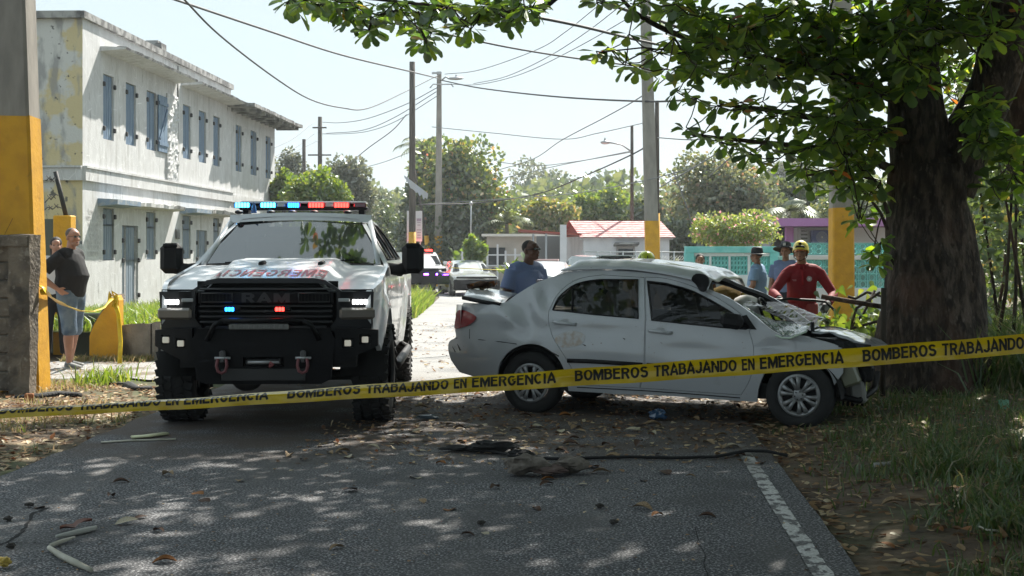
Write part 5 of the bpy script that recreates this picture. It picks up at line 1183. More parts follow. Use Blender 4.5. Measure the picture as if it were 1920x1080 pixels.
def dent(u, z):
    d = 0.
    def g(cu, cz, su, sz, a): return a * math.exp(-((u - cu) / su) ** 2 - ((z - cz) / sz) ** 2)
    cu, cz = K(975, 585); d += g(cu, cz, .14, .12, .055) + g(cu + .17, cz + .10, .09, .10, -.03) + g(cu - .12, cz - .07, .10, .06, -.025) + g(cu + .10, cz - .10, .07, .06, .035)
    cu, cz = K(1010, 560); d += g(cu, cz, .06, .09, .05)
    cu, cz = K(985, 625); d += g(cu, cz, .12, .04, .03) + g(cu + .1, cz - .05, .05, .04, -.02)
    for px, py, a, su in ((1120, 622, .012, .2), (1140, 660, -.01, .25), (1290, 655, .012, .25), (1185, 640, .01, .06), (1310, 690, -.01, .2), (1450, 650, .02, .15)):
        cu, cz = K(px, py); d += g(cu, cz, su, .05, a)
    d += .005 * noise.noise(Vector((u * 1.6, z * 2.1, 3.)))
    if u < .45 and z > .6: d += .035 * abs(noise.noise(Vector((u * 3, z * 3.2, 5.)))) * min(1, (.45 - u) * 2) * min(1, (z - .6) * 4)
    return d
def S3(u, z, off=0., d=True): return (u, yin(u, z) + (dent(u, z) if d else 0) + off, z)
def KK(pts, it=2):
    out = []
    for px, py in pts:
        u, z = K(px, py)
        for _ in range(it): u, z = K(px, py, yin(u, z))
        out.append((u, z))
    return out
bot = [(843, 676), (860, 698), (896, 708), (930, 708)]
arR = crv(KK([(931, 708), (938, 680), (957, 657), (988, 645), (1019, 650), (1045, 670), (1060, 700), (1066, 733)]), 4)
arF = crv(KK([(1419, 754), (1424, 722), (1438, 694), (1465, 673), (1500, 666), (1535, 676), (1556, 700), (1564, 722)]), 4)
top = crv(KK([(866, 568), (905, 569), (942, 568), (960, 557), (991, 538), (1019, 525), (1064, 510)]), 3) + crv(KK([(1064, 510), (1110, 507), (1156, 507), (1200, 510), (1248, 516), (1297, 527), (1324, 541), (1359, 555), (1386, 571), (1417, 594), (1446, 618), (1468, 630)]), 3)[1:] + crv(KK([(1468, 630), (1500, 629), (1535, 637), (1573, 649), (1582, 662)]), 3)[1:]
rear = crv(KK([(843, 676), (837, 655), (840, 640), (853, 632), (851, 614), (856, 590), (866, 568)]), 3)
sidepoly = rear[:-1] + top[:-1] + KK([(1582, 662), (1580, 700), (1564, 722)])[:-1] + arF[::-1][:-1] + KK([(1419, 754), (1390, 752), (1250, 742), (1150, 738), (1066, 733)])[:-1] + arR[::-1][:-1] + KK([(930, 708), (896, 708), (860, 698)])
rwin = crv(KK([(1036, 581), (1047, 558), (1072, 537), (1096, 528), (1126, 524)]), 3)[:-1] + KK([(1126, 524), (1196, 524), (1197, 597), (1120, 590)])
fwin = KK([(1214, 527)]) + crv(KK([(1248, 531), (1297, 545), (1347, 571), (1382, 593), (1405, 613)]), 3) + KK([(1400, 617), (1355, 614), (1222, 600)])
rdoor = crv(KK([(1028, 583), (1027, 601), (1034, 629), (1052, 658), (1075, 697), (1082, 722)]), 3)[:-1] + KK([(1082, 722), (1199, 728), (1208, 684), (1210, 598), (1208, 520), (1130, 515)])[:] + crv(KK([(1130, 515), (1094, 520), (1066, 532), (1042, 555), (1028, 583)]), 3)[1:-1]
fdoor = KK([(1209, 519), (1211, 598), (1209, 684), (1200, 728)]) + crv(KK([(1390, 741), (1405, 715), (1412, 690), (1413, 650), (1405, 621)]), 3) + crv(KK([(1423, 620), (1395, 593), (1352, 562), (1300, 537), (1250, 522), (1209, 519)]), 3)[1:-1]
for nm, poly, win in (('rear_door', rdoor, rwin), ('front_door', fdoor, fwin)):
    panel(nm, inset(poly, .004), [win], lambda u, z: S3(u, z), carold, WRK, .045, .03)
panel('body_side', sidepoly, [rdoor, fdoor], lambda u, z: S3(u, z), carold, WRK, .045, .03)
# inner dark shell behind the seams, and the far flank seen through the windows
panel('inner_frame', [(u, z) for u, z in inset(sidepoly, .03)], [inset(rwin, -.02), inset(fwin, -.02)], lambda u, z: S3(u, z, .05), darkin, WRK, .12, 0)
panel('far_side', sidepoly, [rwin, fwin], lambda u, z: (u, 1.66 - yin(u, z), z), carold, WRK, .10, .03, (0, -1, 0))
panel('far_inner_trim', inset(sidepoly, .03), [inset(rwin, -.01), inset(fwin, -.01)], lambda u, z: (u, 1.60 - yin(u, z), z), darkin, WRK, .14, 0)
gw = panel('side_window', inset(rwin, .002), [], lambda u, z: S3(u, z, .018, False), cglass, WRK, .08, 0)
panel('side_window', inset(fwin, .002), [], lambda u, z: S3(u, z, .018, False), cglass2, WRK, .08, 0)
for w in (rwin, fwin): panel('side_window', w, [], lambda u, z: (u, 1.63 - yin(u, z), z), cglass, WRK, .14, 0)
def strip(name, pts, w, mat, off=-.006, r=None):
    P = [Vector(S3(u, z, off)) for u, z in pts]; return MB().tube(P, r or (.006, w / 2), 6, flat=(0, 0, 1)).build(name, mat, WRK)
strip('window_seal', rwin + rwin[:1], .014, blackp); strip('window_seal', fwin + fwin[:1], .014, blackp)
strip('window_divider', KK([(1073, 537), (1072, 586)]), .022, blackp, .008)
strip('body_moulding', KK([(1064, 676), (1100, 677), (1150, 680), (1205, 684)]), .045, blackp, -.008); strip('body_moulding', KK([(1213, 684), (1280, 688), (1340, 692), (1400, 694)]), .045, blackp, -.008)
strip('bumper_seam', KK([(853, 634), (900, 637), (940, 641), (969, 645)]), .007, dark, -.001, r=.004); strip('bumper_seam', KK([(880, 617), (880, 635)]), .006, dark, -.001, r=.003)
strip('sill_seam', KK([(1082, 726), (1200, 732), (1300, 739), (1388, 746)]), .008, dark, -.001, r=.005)
# black mirror sail and mirror
panel('mirror_sail', KK([(1357, 603), (1400, 590), (1419, 618), (1400, 617), (1358, 612)]), [], lambda u, z: S3(u, z, -.006, False), blackp, WRK, .05, .02)
mu, mz = KK([(1378, 601)])[0]
MB().box((mu, yin(mu, mz) - .10, mz), (.20, .13, .135), rot=Matrix.Rotation(R(8), 3, 'Y'), bev=.04).build('wing_mirror', blackp, WRK)
for (a, b) in (((1037, 604), (1080, 608)), ((1217, 620), (1260, 624))):
    (u0, z0), (u1, z1) = KK([a, b]); o = bpy.data.objects.new('door_handle', None); COL.objects.link(o); o.parent = WRK; o.location = (u0, 0, z0)
    um, zm = (u0 + u1) / 2, (z0 + z1) / 2
    mb = MB(); mb.tube([S3(u0, z0, .0), S3(u0 + .02, z0, -.026), S3(um, zm, -.032), S3(u1 - .02, z1, -.026), S3(u1, z1, .0)], [(.012, .016)] * 5, 8); mb.build('grip', carold, o, world=False).location = -o.location
    mb = MB(); mb.ell(S3(um, zm + .012, .002), (.05, .006, .032), n=12); mb.build('recess', M('handle_shadow', (.40, .41, .42), .5), o).location = -o.location
tl = crv(KK([(857, 583), (872, 582), (893, 594), (882, 608), (862, 615), (851, 615), (853, 598)]), 3, True)
panel('tail_lamp', tl, [], lambda u, z: S3(u, z, -.012, False), redlens, WRK, .03, .03)
# bumper corner scuffs as black scrapes
scr = M('scrape', (.06, .05, .045), .9)
for a, b, w in (((856, 645), (862, 657), .02), ((846, 650), (852, 660), .012), ((1020, 652), (1048, 668), .012), ((1092, 645), (1098, 648), .012), ((1168, 634), (1172, 636), .01), ((1500, 664), (1525, 668), .012)): strip('scrape_mark', KK([a, b]), w, scr, -.002, r=(.002, w / 2))
rust = M('rust_smear', (.50, .43, .37), .7, col2=(.60, .61, .62), ns=14, nr=(.40, .56)); panel('rust_smear', crv(KK([(1042, 632), (1070, 620), (1096, 628), (1090, 645), (1060, 652), (1044, 645)]), 3, True), [], lambda u, z: S3(u, z, -.0025), rust, WRK, .03, 0)
# deck, floor, cabin
def rib(u): # roof rail height at u, from the outline
    best = None
    for (a, b) in zip(top, top[1:]):
        if a[0] <= u <= b[0]: best = a[1] + (b[1] - a[1]) * (u - a[0]) / (b[0] - a[0] + 1e-9)
    return best if best is not None else top[-1][1]
ur0, ur1 = KK([(1064, 510)])[0][0], KK([(1330, 543)])[0][0]
G = []
for i in range(34):
    u = ur0 - .06 + (ur1 + .05 - ur0) * i / 33; row = []; e0 = yin(u, rib(min(max(u, ur0), ur1))); z0 = rib(min(max(u, ur0), ur1))
    for j in range(25):
        v = j / 24; y = e0 - .025 + (1.66 - 2 * e0 + .05) * v; env = math.sin(math.pi * min(1, v * 1.0)) ** .35
        lift = .012 + .082 * min(1, v * 9) * (1 if v < .9 else max(0, (1 - v) / .1)) * min(1, max(0, (u - ur0 + .06) / .12))
        zz = z0 + lift + .022 * abs(noise.noise(Vector((u * 1.5, y * 1.2, 1)))) + .008 * abs(noise.noise(Vector((u * 4 + y * 3, y * 2, 2)))) + .008 * math.sin(u * 3.4 + 1) * env
        if i > 28: zz += .016 * (i - 28) * (.5 + noise.noise(Vector((y * 3, 0, 8)))) ; 
        if i > 28: zz -= .004 * (i - 28) ** 2 * .6
        row.append((u, y, zz))
    G.append(row)
mb = MB(); mb.grid(G); o = mb.build('crushed_roof', carold, WRK, label='roof skin cut loose, lifted and crumpled')
o.modifiers.new('t', 'SOLIDIFY').thickness = .012
hlp = crv([K(*q, .10) for q in ((1296, 524), (1306, 513), (1324, 517), (1328, 530), (1322, 546), (1312, 545), (1304, 534))], 3, True)
panel('torn_lining', hlp, [], lambda u, z: (u, .10 + .03 * noise.noise(Vector((u * 14, z * 14, 0))), z), blackp, WRK, .03, .03)
mb = MB(); uu, zz = KK([(1308, 527)])[0]
G = [[(uu + .02 + .012 * i + .02 * noise.noise(Vector((i, j, 0))), .30 + .05 * j, rib(uu) + .07 - .045 * i + .01 * noise.noise(Vector((i * 2., j * 2., 3)))) for j in range(6)] for i in range(7)]
mb.grid(G); mb.build('hanging_headliner', blackp, WRK, label='torn black lining hanging from the roof front edge').modifiers.new('t', 'SOLIDIFY').thickness = .02
mb = MB(); ufr = KK([(866, 568)])[0][0]
mb.box((1.25, .83, .30), (3.1, 1.5, .14)); mb.build('floor_pan', darkin, WRK)
# rear glass (broken out: only the frame), rear shelf
G = [[(ur0 - .62 + .6 * i / 5, .22 + 1.22 * j / 8, 1.0 + (rib(ur0) - .98) * i / 5) for j in range(9)] for i in range(6)]
mb = MB(); mb.grid(G); mb.build('rear_window', cglass, WRK)
MB().box((ur0 - .45, .83, .95), (.55, 1.3, .03)).build('parcel_shelf', cloth, WRK)
def seat(x, y, back=True):
    o = bpy.data.objects.new('seat', None); COL.objects.link(o); o.parent = WRK; o.location = (x, y, .42)
    MB().box((.05, 0, .08), (.50, .50, .18), bev=.05).build('cushion', cloth, o)
    MB().box((-.22, 0, .42), (.14, .48, .62), rot=Matrix.Rotation(R(-14), 3, 'Y'), bev=.05).build('backrest', cloth, o)
    MB().box((-.34, 0, .80), (.09, .26, .17), rot=Matrix.Rotation(R(-14), 3, 'Y'), bev=.04).build('headrest', cloth, o)
seat(1.62, .48); seat(1.62, 1.2); seat(.72, .5); seat(.72, 1.16)
MB().box((2.06, .83, .74), (.40, 1.30, .24), bev=.07).build('dashboard', darkin, WRK)
o = MB(); th = Matrix.Translation((1.98, 1.2, .92)) @ Matrix.Rotation(R(65), 4, 'Y'); o.tube([th @ Vector((.18 * math.cos(t), .18 * math.sin(t), 0)) for t in np.linspace(0, 6.283, 19)], .014, 6); o.build('steering_wheel', blackp, WRK)
MB().ell((1.78, 1.15, .98), (.16, .2, .14), n=14).build('airbag', M('airbag', (.62, .62, .6), .9), WRK)
MB().box((.15, .83, .62), (.08, 1.4, .62)).build('rear_bulkhead', darkin, WRK)
# trunk: open well and sprung lid
MB().box((-.35, .83, .52), (.85, 1.2, .4)).build('trunk_well', darkin, WRK)
def Kd(px, py, y): u, z = K(px, py, y); return Vector((u, y, z))
c00, c01, c10, c11 = Kd(869, 555, .22), Kd(942, 569, .10), Kd(893, 541, 1.45), Kd(972, 551, 1.50)
G = []
for i in range(11):
    a = i / 10; row = []
    for j in range(13):
        b = j / 12; p = c00.lerp(c01, a).lerp(c10.lerp(c11, a), b); p.z += .035 * math.sin(math.pi * b) + .018 * math.sin(math.pi * a) - .02 * max(0, a - .7) * (1 - b) * 3 + .006 * noise.noise(Vector((a * 5, b * 5, 2))); row.append(p)
    G.append(row)
mb = MB(); mb.grid(G); mb.build('trunk_lid', carwhite, WRK, label='trunk lid sprung open and buckled').modifiers.new('t', 'SOLIDIFY').thickness = .03
mb = MB(); mb.tube([Kd(868, 558, .2), Kd(905, 566, .16), Kd(940, 571, .12)], .022, 6); mb.build('lid_edge', blackp, WRK)
mb = MB(); G = [[Kd(866 - 2 * math.sin(i * .5) , 571 + i * 9, .2 + .11 * j) + Vector((-.02 * (j > 0) * min(j, 3), 0, 0)) for j in range(12)] for i in range(9)]; mb.grid(G); mb.build('rear_face', carold, WRK)
# bonnet: buckled up and folded back
A0, A1 = Kd(1522, 622, .10), Kd(1636, 644, .22)
G = []
for i in range(15):
    a = i / 14; row = []
    for j in range(15):
        b = j / 14; p = A0.lerp(A1, a); y = p.y + 1.35 * b; z = p.z + .03 * math.sin(math.pi * b) - .07 * b + .035 * math.sin(a * 5.) * .5 + .025 * noise.noise(Vector((a * 5, b * 6, 4))) - .10 * max(0, a - .8) * 5 * .4
        row.append((p.x - .04 * math.sin(b * 3), y, z))
    G.append(row)
mb = MB(); mb.grid(G); mb.build('bonnet', carold, WRK, label='bonnet folded and pushed back by the crash').modifiers.new('t', 'SOLIDIFY').thickness = .012
mb = MB(); G = [[Kd(1480 + 17 * i, 627 + 2.0 * i * (1 if i < 7 else 1.1), .10 + .03 * (i % 2)) + Vector((0, .01, .0)) for i in range(10)], [Kd(1480 + 17 * i, 634 + 3.1 * i, .05 + .02 * (i % 3)) for i in range(10)]]; mb.grid(G, smooth=False); mb.build('gap_shade', blackp, WRK)  # black sheet stands in for the shade in the gap under the bonnet
MB().tube([Kd(1523, 604, .12), Kd(1524, 631, .12)], .018, 8).build('bonnet_prop', blackp, WRK)
MB().box(tuple(Kd(1560, 690, .75)), (.55, 1.1, .50), rot=Matrix.Rotation(R(6), 3, 'Z'), bev=.05).build('engine_block', M('engine_dark', (.03, .03, .03), .6, metal=.3, col2=(.10, .09, .08), ns=9), WRK)
for k, (px, py, w, h) in enumerate(((1592, 700, .16, .22), (1610, 735, .12, .2), (1625, 700, .12, .14), (1600, 668, .2, .08))):
    MB().box(tuple(Kd(px, py, .2 + .05 * k)), (w, .14, h), rot=Matrix.Rotation(R(14 * (k - 1.5)), 3, 'Y'), bev=.02).build('broken_front_piece', [M('lamp_yellowed', (.16, .165, .11), .4, coat=.5), M('grey_plastic', (.14, .14, .13), .6), blackm, blackm][k], WRK)
for k in range(5): MB().tube([Kd(1575 + 9 * k, 668, .3), Kd(1590 + 8 * k, 705, .22), Kd(1580 + 9 * k, 760, .3)], .01 + .004 * (k % 3), 6).build('loose_hose', blackm, WRK)
MB().tube([Kd(1575, 742, .15), Kd(1610, 752, .15), Kd(1640, 730, .5), Kd(1645, 700, .9)], .028, 8).build('bent_crossmember', blackm, WRK)
# hanging shattered windscreen
crz = M('crazed_glass', (.13, .20, .165), .16, trans=.0, alpha=.70, coat=1., col2=(.58, .68, .62), ns=30, nr=(.52, .66), bump=.8, bs=60)
overlay(crz, (.85, .92, .88), 26, 0.0, .05, kind='cracks', fac=.0)
W0, W1, W2, W3 = Kd(1388, 572, .38), Kd(1522, 600, .55), Kd(1462, 632, .03), Kd(1500, 632, .02)
tp = [Kd(1390, 574, .40), Kd(1420, 590, .42), Kd(1450, 600, .48), Kd(1480, 605, .52), Kd(1508, 610, .5), Kd(1524, 612, .45)]
bt = [Kd(1396, 582, .22), Kd(1420, 604, .12), Kd(1446, 626, .06), Kd(1466, 634, -.01), Kd(1482, 635, -.03), Kd(1512, 622, .02)]
G = []
for i in range(26):
    t = i / 25 * 5; k = min(4, int(t)); f = t - k; a, b = tp[k].lerp(tp[k + 1], f), bt[k].lerp(bt[k + 1], f); G.append([a.lerp(b, j / 10) + Vector((0, 0, .03 * math.sin(j / 10 * math.pi) + .02 * noise.noise(Vector((i * .4, j * .5, 0))))) for j in range(11)])
mb = MB(); mb.grid(G, smooth=False); mb.build('shattered_windscreen', crz, WRK, label='shattered windscreen sagging over the bonnet edge').modifiers.new('t', 'SOLIDIFY').thickness = .006
G2 = []
for i in range(16):
    a = tp[0].lerp(tp[5], i / 15) + Vector((0, .02, .0)); G2.append([a + Vector((.0, .95 * j / 8, .05 * math.sin(j * .8 + i * .3))) for j in range(9)])
mb = MB(); mb.grid(G2, smooth=False); mb.build('windscreen_rest', cglass, WRK)
MB().tube([p + Vector((0, -.005, .004)) for p in bt], .009, 6).build('glass_edge', M('glass_edge', (.6, .72, .6), .3), WRK)
MB().tube([Kd(1390, 578, .35), Kd(1418, 596, .22), Kd(1446, 620, .12), Kd(1470, 632, .06)], .016, 6).build('windscreen_seal', blackp, WRK)
# wheels
def wheel(parent, u, z, y, r=.30, w=.19, rim=.205, sgn=1, rot=0.):
    o = bpy.data.objects.new('wheel', None); COL.objects.link(o); o.parent = parent; o.location = (u, y, z); o.rotation_euler = (0, rot, 0)
    tyre(r, w, rim).build('tyre', rubber, o)
    mb = MB(); s = -sgn * w / 2
    mb.lathe([(rim, s * .9), (rim - .012, s * 1.04), (rim - .03, s * 1.0), (rim - .04, s * .7)], 48, axis='Y')
    mb.lathe([(.001, s * 1.02), (.03, s * 1.02), (.055, s * .96), (.062, s * .80)], 24, axis='Y')
    for k in range(6):                            # twin spokes of a hubcap
        for d in (-.20, .20):
            a = 6.283 * k / 6 + d * .55; b = 6.283 * k / 6 + d; p0 = Vector((math.cos(a) * .05, s * .92, math.sin(a) * .05)); p1 = Vector((math.cos(b) * (rim - .025), s * .98, math.sin(b) * (rim - .025)))
            mb.tube([p0, p0.lerp(p1, .5), p1], [(.015, .010), (.017, .010), (.026, .010)], 6, flat=(0, 1, 0))
    mb.build('hubcap', alloy, o)
    mb = MB(); mb.lathe([(.001, s * .55), (rim - .015, s * .55)], 32, axis='Y'); mb.build('brake_disc', darkin, o)
    mb = MB()
    for k in range(6): a = 6.283 * k / 6 + .5; mb.ell((math.cos(a) * .035, s * 1.04, math.sin(a) * .035), (.007, .004, .007), n=8)
    mb.build('wheel_nuts', iron, o, kind='stuff')
    return o
ru, rz0 = K(998, 718, .10); fu, fz0 = K(1499, 741, .06)
wheel(WRK, ru, .285, .14, r=.30, rim=.19); wheel(WRK, fu, fz0, .12, r=.30, rim=.19, rot=.3)
wheel(WRK, ru, .285, 1.52, r=.30, sgn=-1); wheel(WRK, fu - .1, fz0, 1.5, r=.30, sgn=-1)
for uc, zc in ((ru, .32), (fu, fz0 + .04)):       # wheel housings
    mb = MB(); mb.lathe([(.36, .05), (.38, .10), (.38, .42)], 20, axis='Y', arc=math.pi); mb.lathe([(.001, .40), (.38, .42)], 20, axis='Y', arc=math.pi); mb.v = [(p[0] + uc, p[1], p[2] + zc - .06) for p in mb.v]; mb.build('wheel_housing', darkin, WRK)
lf = MB(); 
LC = thing('dead_leaf_cluster', 'clump of brown dead leaves lying on the sprung trunk lid', 'leaf cluster', WRK.matrix_basis @ Vector((0, 0, 0)))
LC.location = Matrix.LocRotScale(WRK.location, WRK.rotation_euler, WRK.scale) @ Kd(905, 545, .8)
for k in range(6):
    o = bpy.data.objects.new('leaf', fl_mesh[k % 3]) if False else MB().grid([[((j - 2) * .035 * math.sin(math.pi * (i + .5) / 7), i * .03 - .1, .02 + .02 * abs(j - 2) + .01 * math.sin(i)) for j in range(5)] for i in range(7)]).build('leaf', dead[(0, 2, 0, 1, 0, 2)[k]], LC)
    o.location = (-.09 + .035 * k, random.uniform(-.05, .05), .012 * (k % 3)); o.rotation_euler = (random.uniform(-.4, .4), random.uniform(-.3, .3), 1.2 + .5 * k)
# ================================================================== POLICE PICKUP
PO = Vector((-2.085, 11.5, 0)); TH = R(1.7)
PK = thing('police_pickup', 'lifted white police pickup facing camera with black bumper and lit blue and red lights', 'pickup truck', PO, TH)
def TX(px, y):
    r = (px - 960) / F; c, s = math.cos(TH), math.sin(TH); return (r * (PO.y + y * c) - PO.x + y * s) / (c - r * s)
def TZ(py, y): return CH - (py - HZ) * (PO.y + y) / F
def hw(y, z):
    w = .965 - .03 * ((z - 1.0) / .45) ** 2
    if z > 1.40: w -= .46 * (z - 1.40)
    if y < .7: w -= .085 * ((.7 - y) / .6) ** 2
    if 3 < y: w -= .0
    for yc in (.95, 4.75):
        d = math.hypot(y - yc, z - .45); w += .035 * math.exp(-((d - .60) / .09) ** 2)
    w += .010 * math.exp(-((z - 1.24) / .03) ** 2) * (y > .4)
    return w
def arc2(yc, zc, r, a0, a1, n=14): return [(yc + r * math.cos(R(a0 + (a1 - a0) * i / n)), zc + r * math.sin(R(a0 + (a1 - a0) * i / n))) for i in range(n + 1)]
side = [(.13, .90), (.11, 1.05), (.13, 1.205)] + crv([(.13, 1.205), (.5, 1.275), (1.0, 1.335), (1.55, 1.395), (1.74, 1.425)], 3)[1:] + crv([(1.74, 1.425), (2.05, 1.63), (2.38, 1.81), (2.62, 1.875)], 3)[1:] + crv([(2.62, 1.875), (3.2, 1.915), (3.9, 1.905), (4.35, 1.86)], 3)[1:] + [(4.52, 1.66), (4.60, 1.425), (6.06, 1.425), (6.12, 1.36), (6.12, .66), (5.36, .60)] + arc2(4.75, .46, .57, 14, 166)[0:] + [(4.12, .52), (1.56, .50)] + arc2(.95, .46, .57, 6, 160) + [(.34, .74), (.20, .80)]
fw_ = [(1.98, 1.46)] + crv([(2.12, 1.60), (2.40, 1.755), (2.70, 1.83), (3.22, 1.845)], 3) + [(3.22, 1.46)]
rw_ = [(3.36, 1.46), (3.36, 1.845), (4.02, 1.83), (4.24, 1.72), (4.28, 1.46)]
fdo = [(1.72, 1.36), (1.76, .66), (3.28, .62), (3.28, 1.87)] + crv([(2.70, 1.86), (2.36, 1.775), (2.02, 1.58), (1.80, 1.44)], 3)
rdo = [(3.30, .62), (3.98, .62), (4.16, .86), (4.36, 1.05), (4.38, 1.72), (4.12, 1.865), (3.30, 1.87)]
for sg in (1, -1):
    f = lambda u, z, o=0., sg=sg: (sg * (hw(u, z) - o), u, z)
    ldir = (-sg, 0, 0)
    panel('body_side', side, [fdo, rdo], f, carwhite, PK, .07, .04, ldir)
    panel('door', inset(fdo, .005), [fw_], f, carwhite, PK, .07, .04, ldir); panel('door', inset(rdo, .005), [rw_], f, carwhite, PK, .07, .04, ldir)
    for w in (fw_, rw_): panel('side_window', w, [], lambda u, z: f(u, z, .02), cglass2, PK, .12, 0)
    panel('inner_shell', inset(side, .04), [], lambda u, z: f(u, z, .07), darkin, PK, .15, 0)
    for w in (fw_, rw_): MB().tube([f(u, z, -.004) for u, z in w + w[:1]], .011, 5).build('window_seal', blackp, PK)
    for yh in (3.08, 4.16):
        o = MB(); o.tube([f(yh - .13, 1.30, -.0), f(yh - .10, 1.30, -.045), f(yh + .07, 1.30, -.045), f(yh + .10, 1.30, 0)], [(.014, .022)] * 4, 8); o.build('door_handle', blackp, PK)
    MB().tube([f(1.55, .50, .08), f(1.75, .44, -.10), f(4.0, .44, -.10), f(4.15, .50, .08)], .045, 10).build('side_step', blackm, PK)
    # mirrors
    m_ = bpy.data.objects.new('wing_mirror', None); COL.objects.link(m_); m_.parent = PK; m_.location = (sg * (1.165 if sg > 0 else 1.20), 1.95, 1.48)
    MB().box((0, 0, -.005), (.215, .16, .30), bev=.05).build('housing', blackp, m_); MB().box((0, -.075, .12), (.14, .02, .04), bev=.008).build('clearance_strip', blackm, m_)
    MB().tube([(-sg * .03, 0, -.10), (-sg * .16, .0, -.115), (-sg * .29, .04, -.10)], [(.05, .06)] * 3, 10).build('arm', blackp, m_)
    # headlamp stack
    o = bpy.data.objects.new('headlight', None); COL.objects.link(o); o.parent = PK; o.location = (sg * .78, .12, 1.13)
    G = [[(sg * (.59 + .29 * i / 8) - sg * .78, -.03 + .10 * (i / 8) ** 3, [-.06, -.045, .0, .045, .07][j] + (.015 if i < 2 else 0) * (j < 2)) for j in range(5)] for i in range(9)]
    mb = MB(); mb.grid(G); mb.build('housing', blackm, o)
    mb = MB()
    for k in range(4): mb.box((sg * (-.035 + .032 * k), -.045 + .004 * k * k * .5, -.015), (.027, .012, .042), bev=.005)
    mb.build('lit_projector', M('headlight_glow', (.8, .8, .8), .3, emis=(1, 1, .97), es=2.6), o)
    mb = MB(); mb.box((-sg * .12, -.04, .0), (.10, .012, .03), bev=.005); mb.build('lens', clearlens, o)
    MB().box((sg * .77, .10, 1.015), (.30, .06, .10), rot=Matrix.Rotation(sg * R(9), 3, 'Z'), bev=.02).build('turn_lamp', M('smoked_lamp', (.14, .12, .10), .2, coat=1.), PK)
    G = [[(sg * (.60 + .30 * i / 6), .16 + .02 * (i / 6) ** 2 - (.045 if 0 < j < 3 else 0), .86 + .36 * j / 3 * (1 if i else 1)) for j in range(4)] for i in range(7)]
    mb = MB(); mb.grid(G); mb.build('front_corner', blackm, PK)
def hoodz(x, y):
    t = (y - .15) / 1.58; a = abs(x); c = 1 - min(1, max(0, (a - .42) / .20)); c = c * c * (3 - 2 * c)
    return (1.205 + .17 * t + .05 * math.sin(t * 1.9)) + c * (.118 - .06 * t) - .02 * max(0, (a - .75) / .2) ** 2 + .028 * math.exp(-((a - .47) / .05) ** 2) * (1 if .45 < t < .9 else 0) * math.sin((t - .45) / .45 * math.pi)
G = []
for i in range(49):
    x = -.96 + 1.92 * i / 48; row = []
    for j in range(25):
        t = j / 24; y = .13 + 1.60 * t + .05 * (1 - abs(x) ** 2) * -(1 - t); w = (hw(y, 1.28) - .012) / .96; row.append((x * w, y, hoodz(x, y)))
    G.append(row)
mb = MB(); mb.grid(G); hood = mb.build('hood', M('hood_white', (.56, .58, .60), .4, coat=.5, coatr=.16), PK)
# mirror-written word on the hood
V, Fc, W_ = strokes('EMERGENCIA', .13, .10)
mb = MB(); redp = M('red_lettering', (.42, .03, .04), .4); V2 = []
for x, y, ly in V:
    x = -(x / W_ - .5) * 1.0 - .02; y = .20 + y * .38; V2.append((x, y, hoodz(x, y) + .004 + .0004 * ly))
mb.add(V2, Fc); mb.build('mirrored_lettering', redp, hood, fix=False)
for x in (-.18, .36): MB().tube([(x, .95, hoodz(x, .95) + .01), (x + .02, 1.05, hoodz(x, 1.05) + .012)], .022, 8).build('washer_jet', blackp, PK)
# grille: surround, bars, lettering, marker lights
gp = [(-.60, 1.20), (-.52, 1.255), (-.42, 1.275), (.42, 1.275), (.52, 1.255), (.60, 1.20), (.60, .98), (.52, .87), (-.52, .87), (-.60, .98)]
fr = [(-.91, 1.20), (-.64, 1.205), (-.50, 1.30), (-.40, 1.318), (.40, 1.318), (.50, 1.30), (.64, 1.205), (.91, 1.20), (.89, .86), (-.89, .86)]
panel('grille_surround', fr, [gp], lambda u, z: (u, .07 + .07 * (abs(u) / .95) ** 3 - .0, z), M('surround_black', (.010, .010, .012), .32, coat=.25, spec=.3), PK, .06, .07, (0, 1, 0))
MB().box((0, .20, 1.07), (1.2, .02, .44)).build('grille_back', dark, PK)
gb = M('grille_bar', (.016, .016, .017), .35, coat=.5)
for z in (.90, .945, .99, 1.035, 1.08, 1.225): MB().box((0, .10, z), (1.12 if z > .93 else 1.02, .05, .020), bev=.006).build('grille_bar', gb, PK)
MB().box((0, .095, 1.15), (1.14, .05, .105), bev=.012).build('centre_bar', blackm, PK)
for s in (-1, 1):
    MB().tube([(s * .28, .06, 1.19), (s * .54, .06, 1.19), (s * .54, .06, 1.115), (s * .28, .06, 1.115), (s * .28, .06, 1.19)], .007, 5).build('vent_frame', gb, PK)
    for k in range(8): MB().box((s * (.30 + .03 * k), .064, 1.152), (.008, .01, .06)).build('vent_fin', dark, PK)
V, Fc, W_ = strokes('RAM', .22, .16)
MB().add([((x / W_ - .5) * .40, .0665 - .0004 * ly, 1.112 + y * .078) for x, y, ly in V], Fc).build('grille_lettering', M('letter_dark', (.03, .03, .033), .4), PK, fix=False)
bluee = M('blue_led', (.0, .05, .5), .3, emis=(.01, .16, 1.), es=7.); rede = M('red_led', (.5, .0, .0), .3, emis=(1., .02, .015), es=7.); cyane = M('cyan_led', (.1, .4, .6), .3, emis=(.05, .5, 1.), es=5.)
for px, m_, nm in ((436, bluee, 'blue_marker'), (530, rede, 'red_marker')):
    x = TX(px, .06); o = MB().box((x, .045, 1.055), (.15, .03, .035), bev=.01).build(nm, blackm, PK); mb = MB()
    for k in (-1, 0, 1): mb.box((x - .02 + .026 * k, .026, 1.055), (.023, .012, .034), bev=.005)
    mb.build('led', m_, o, kind='stuff')
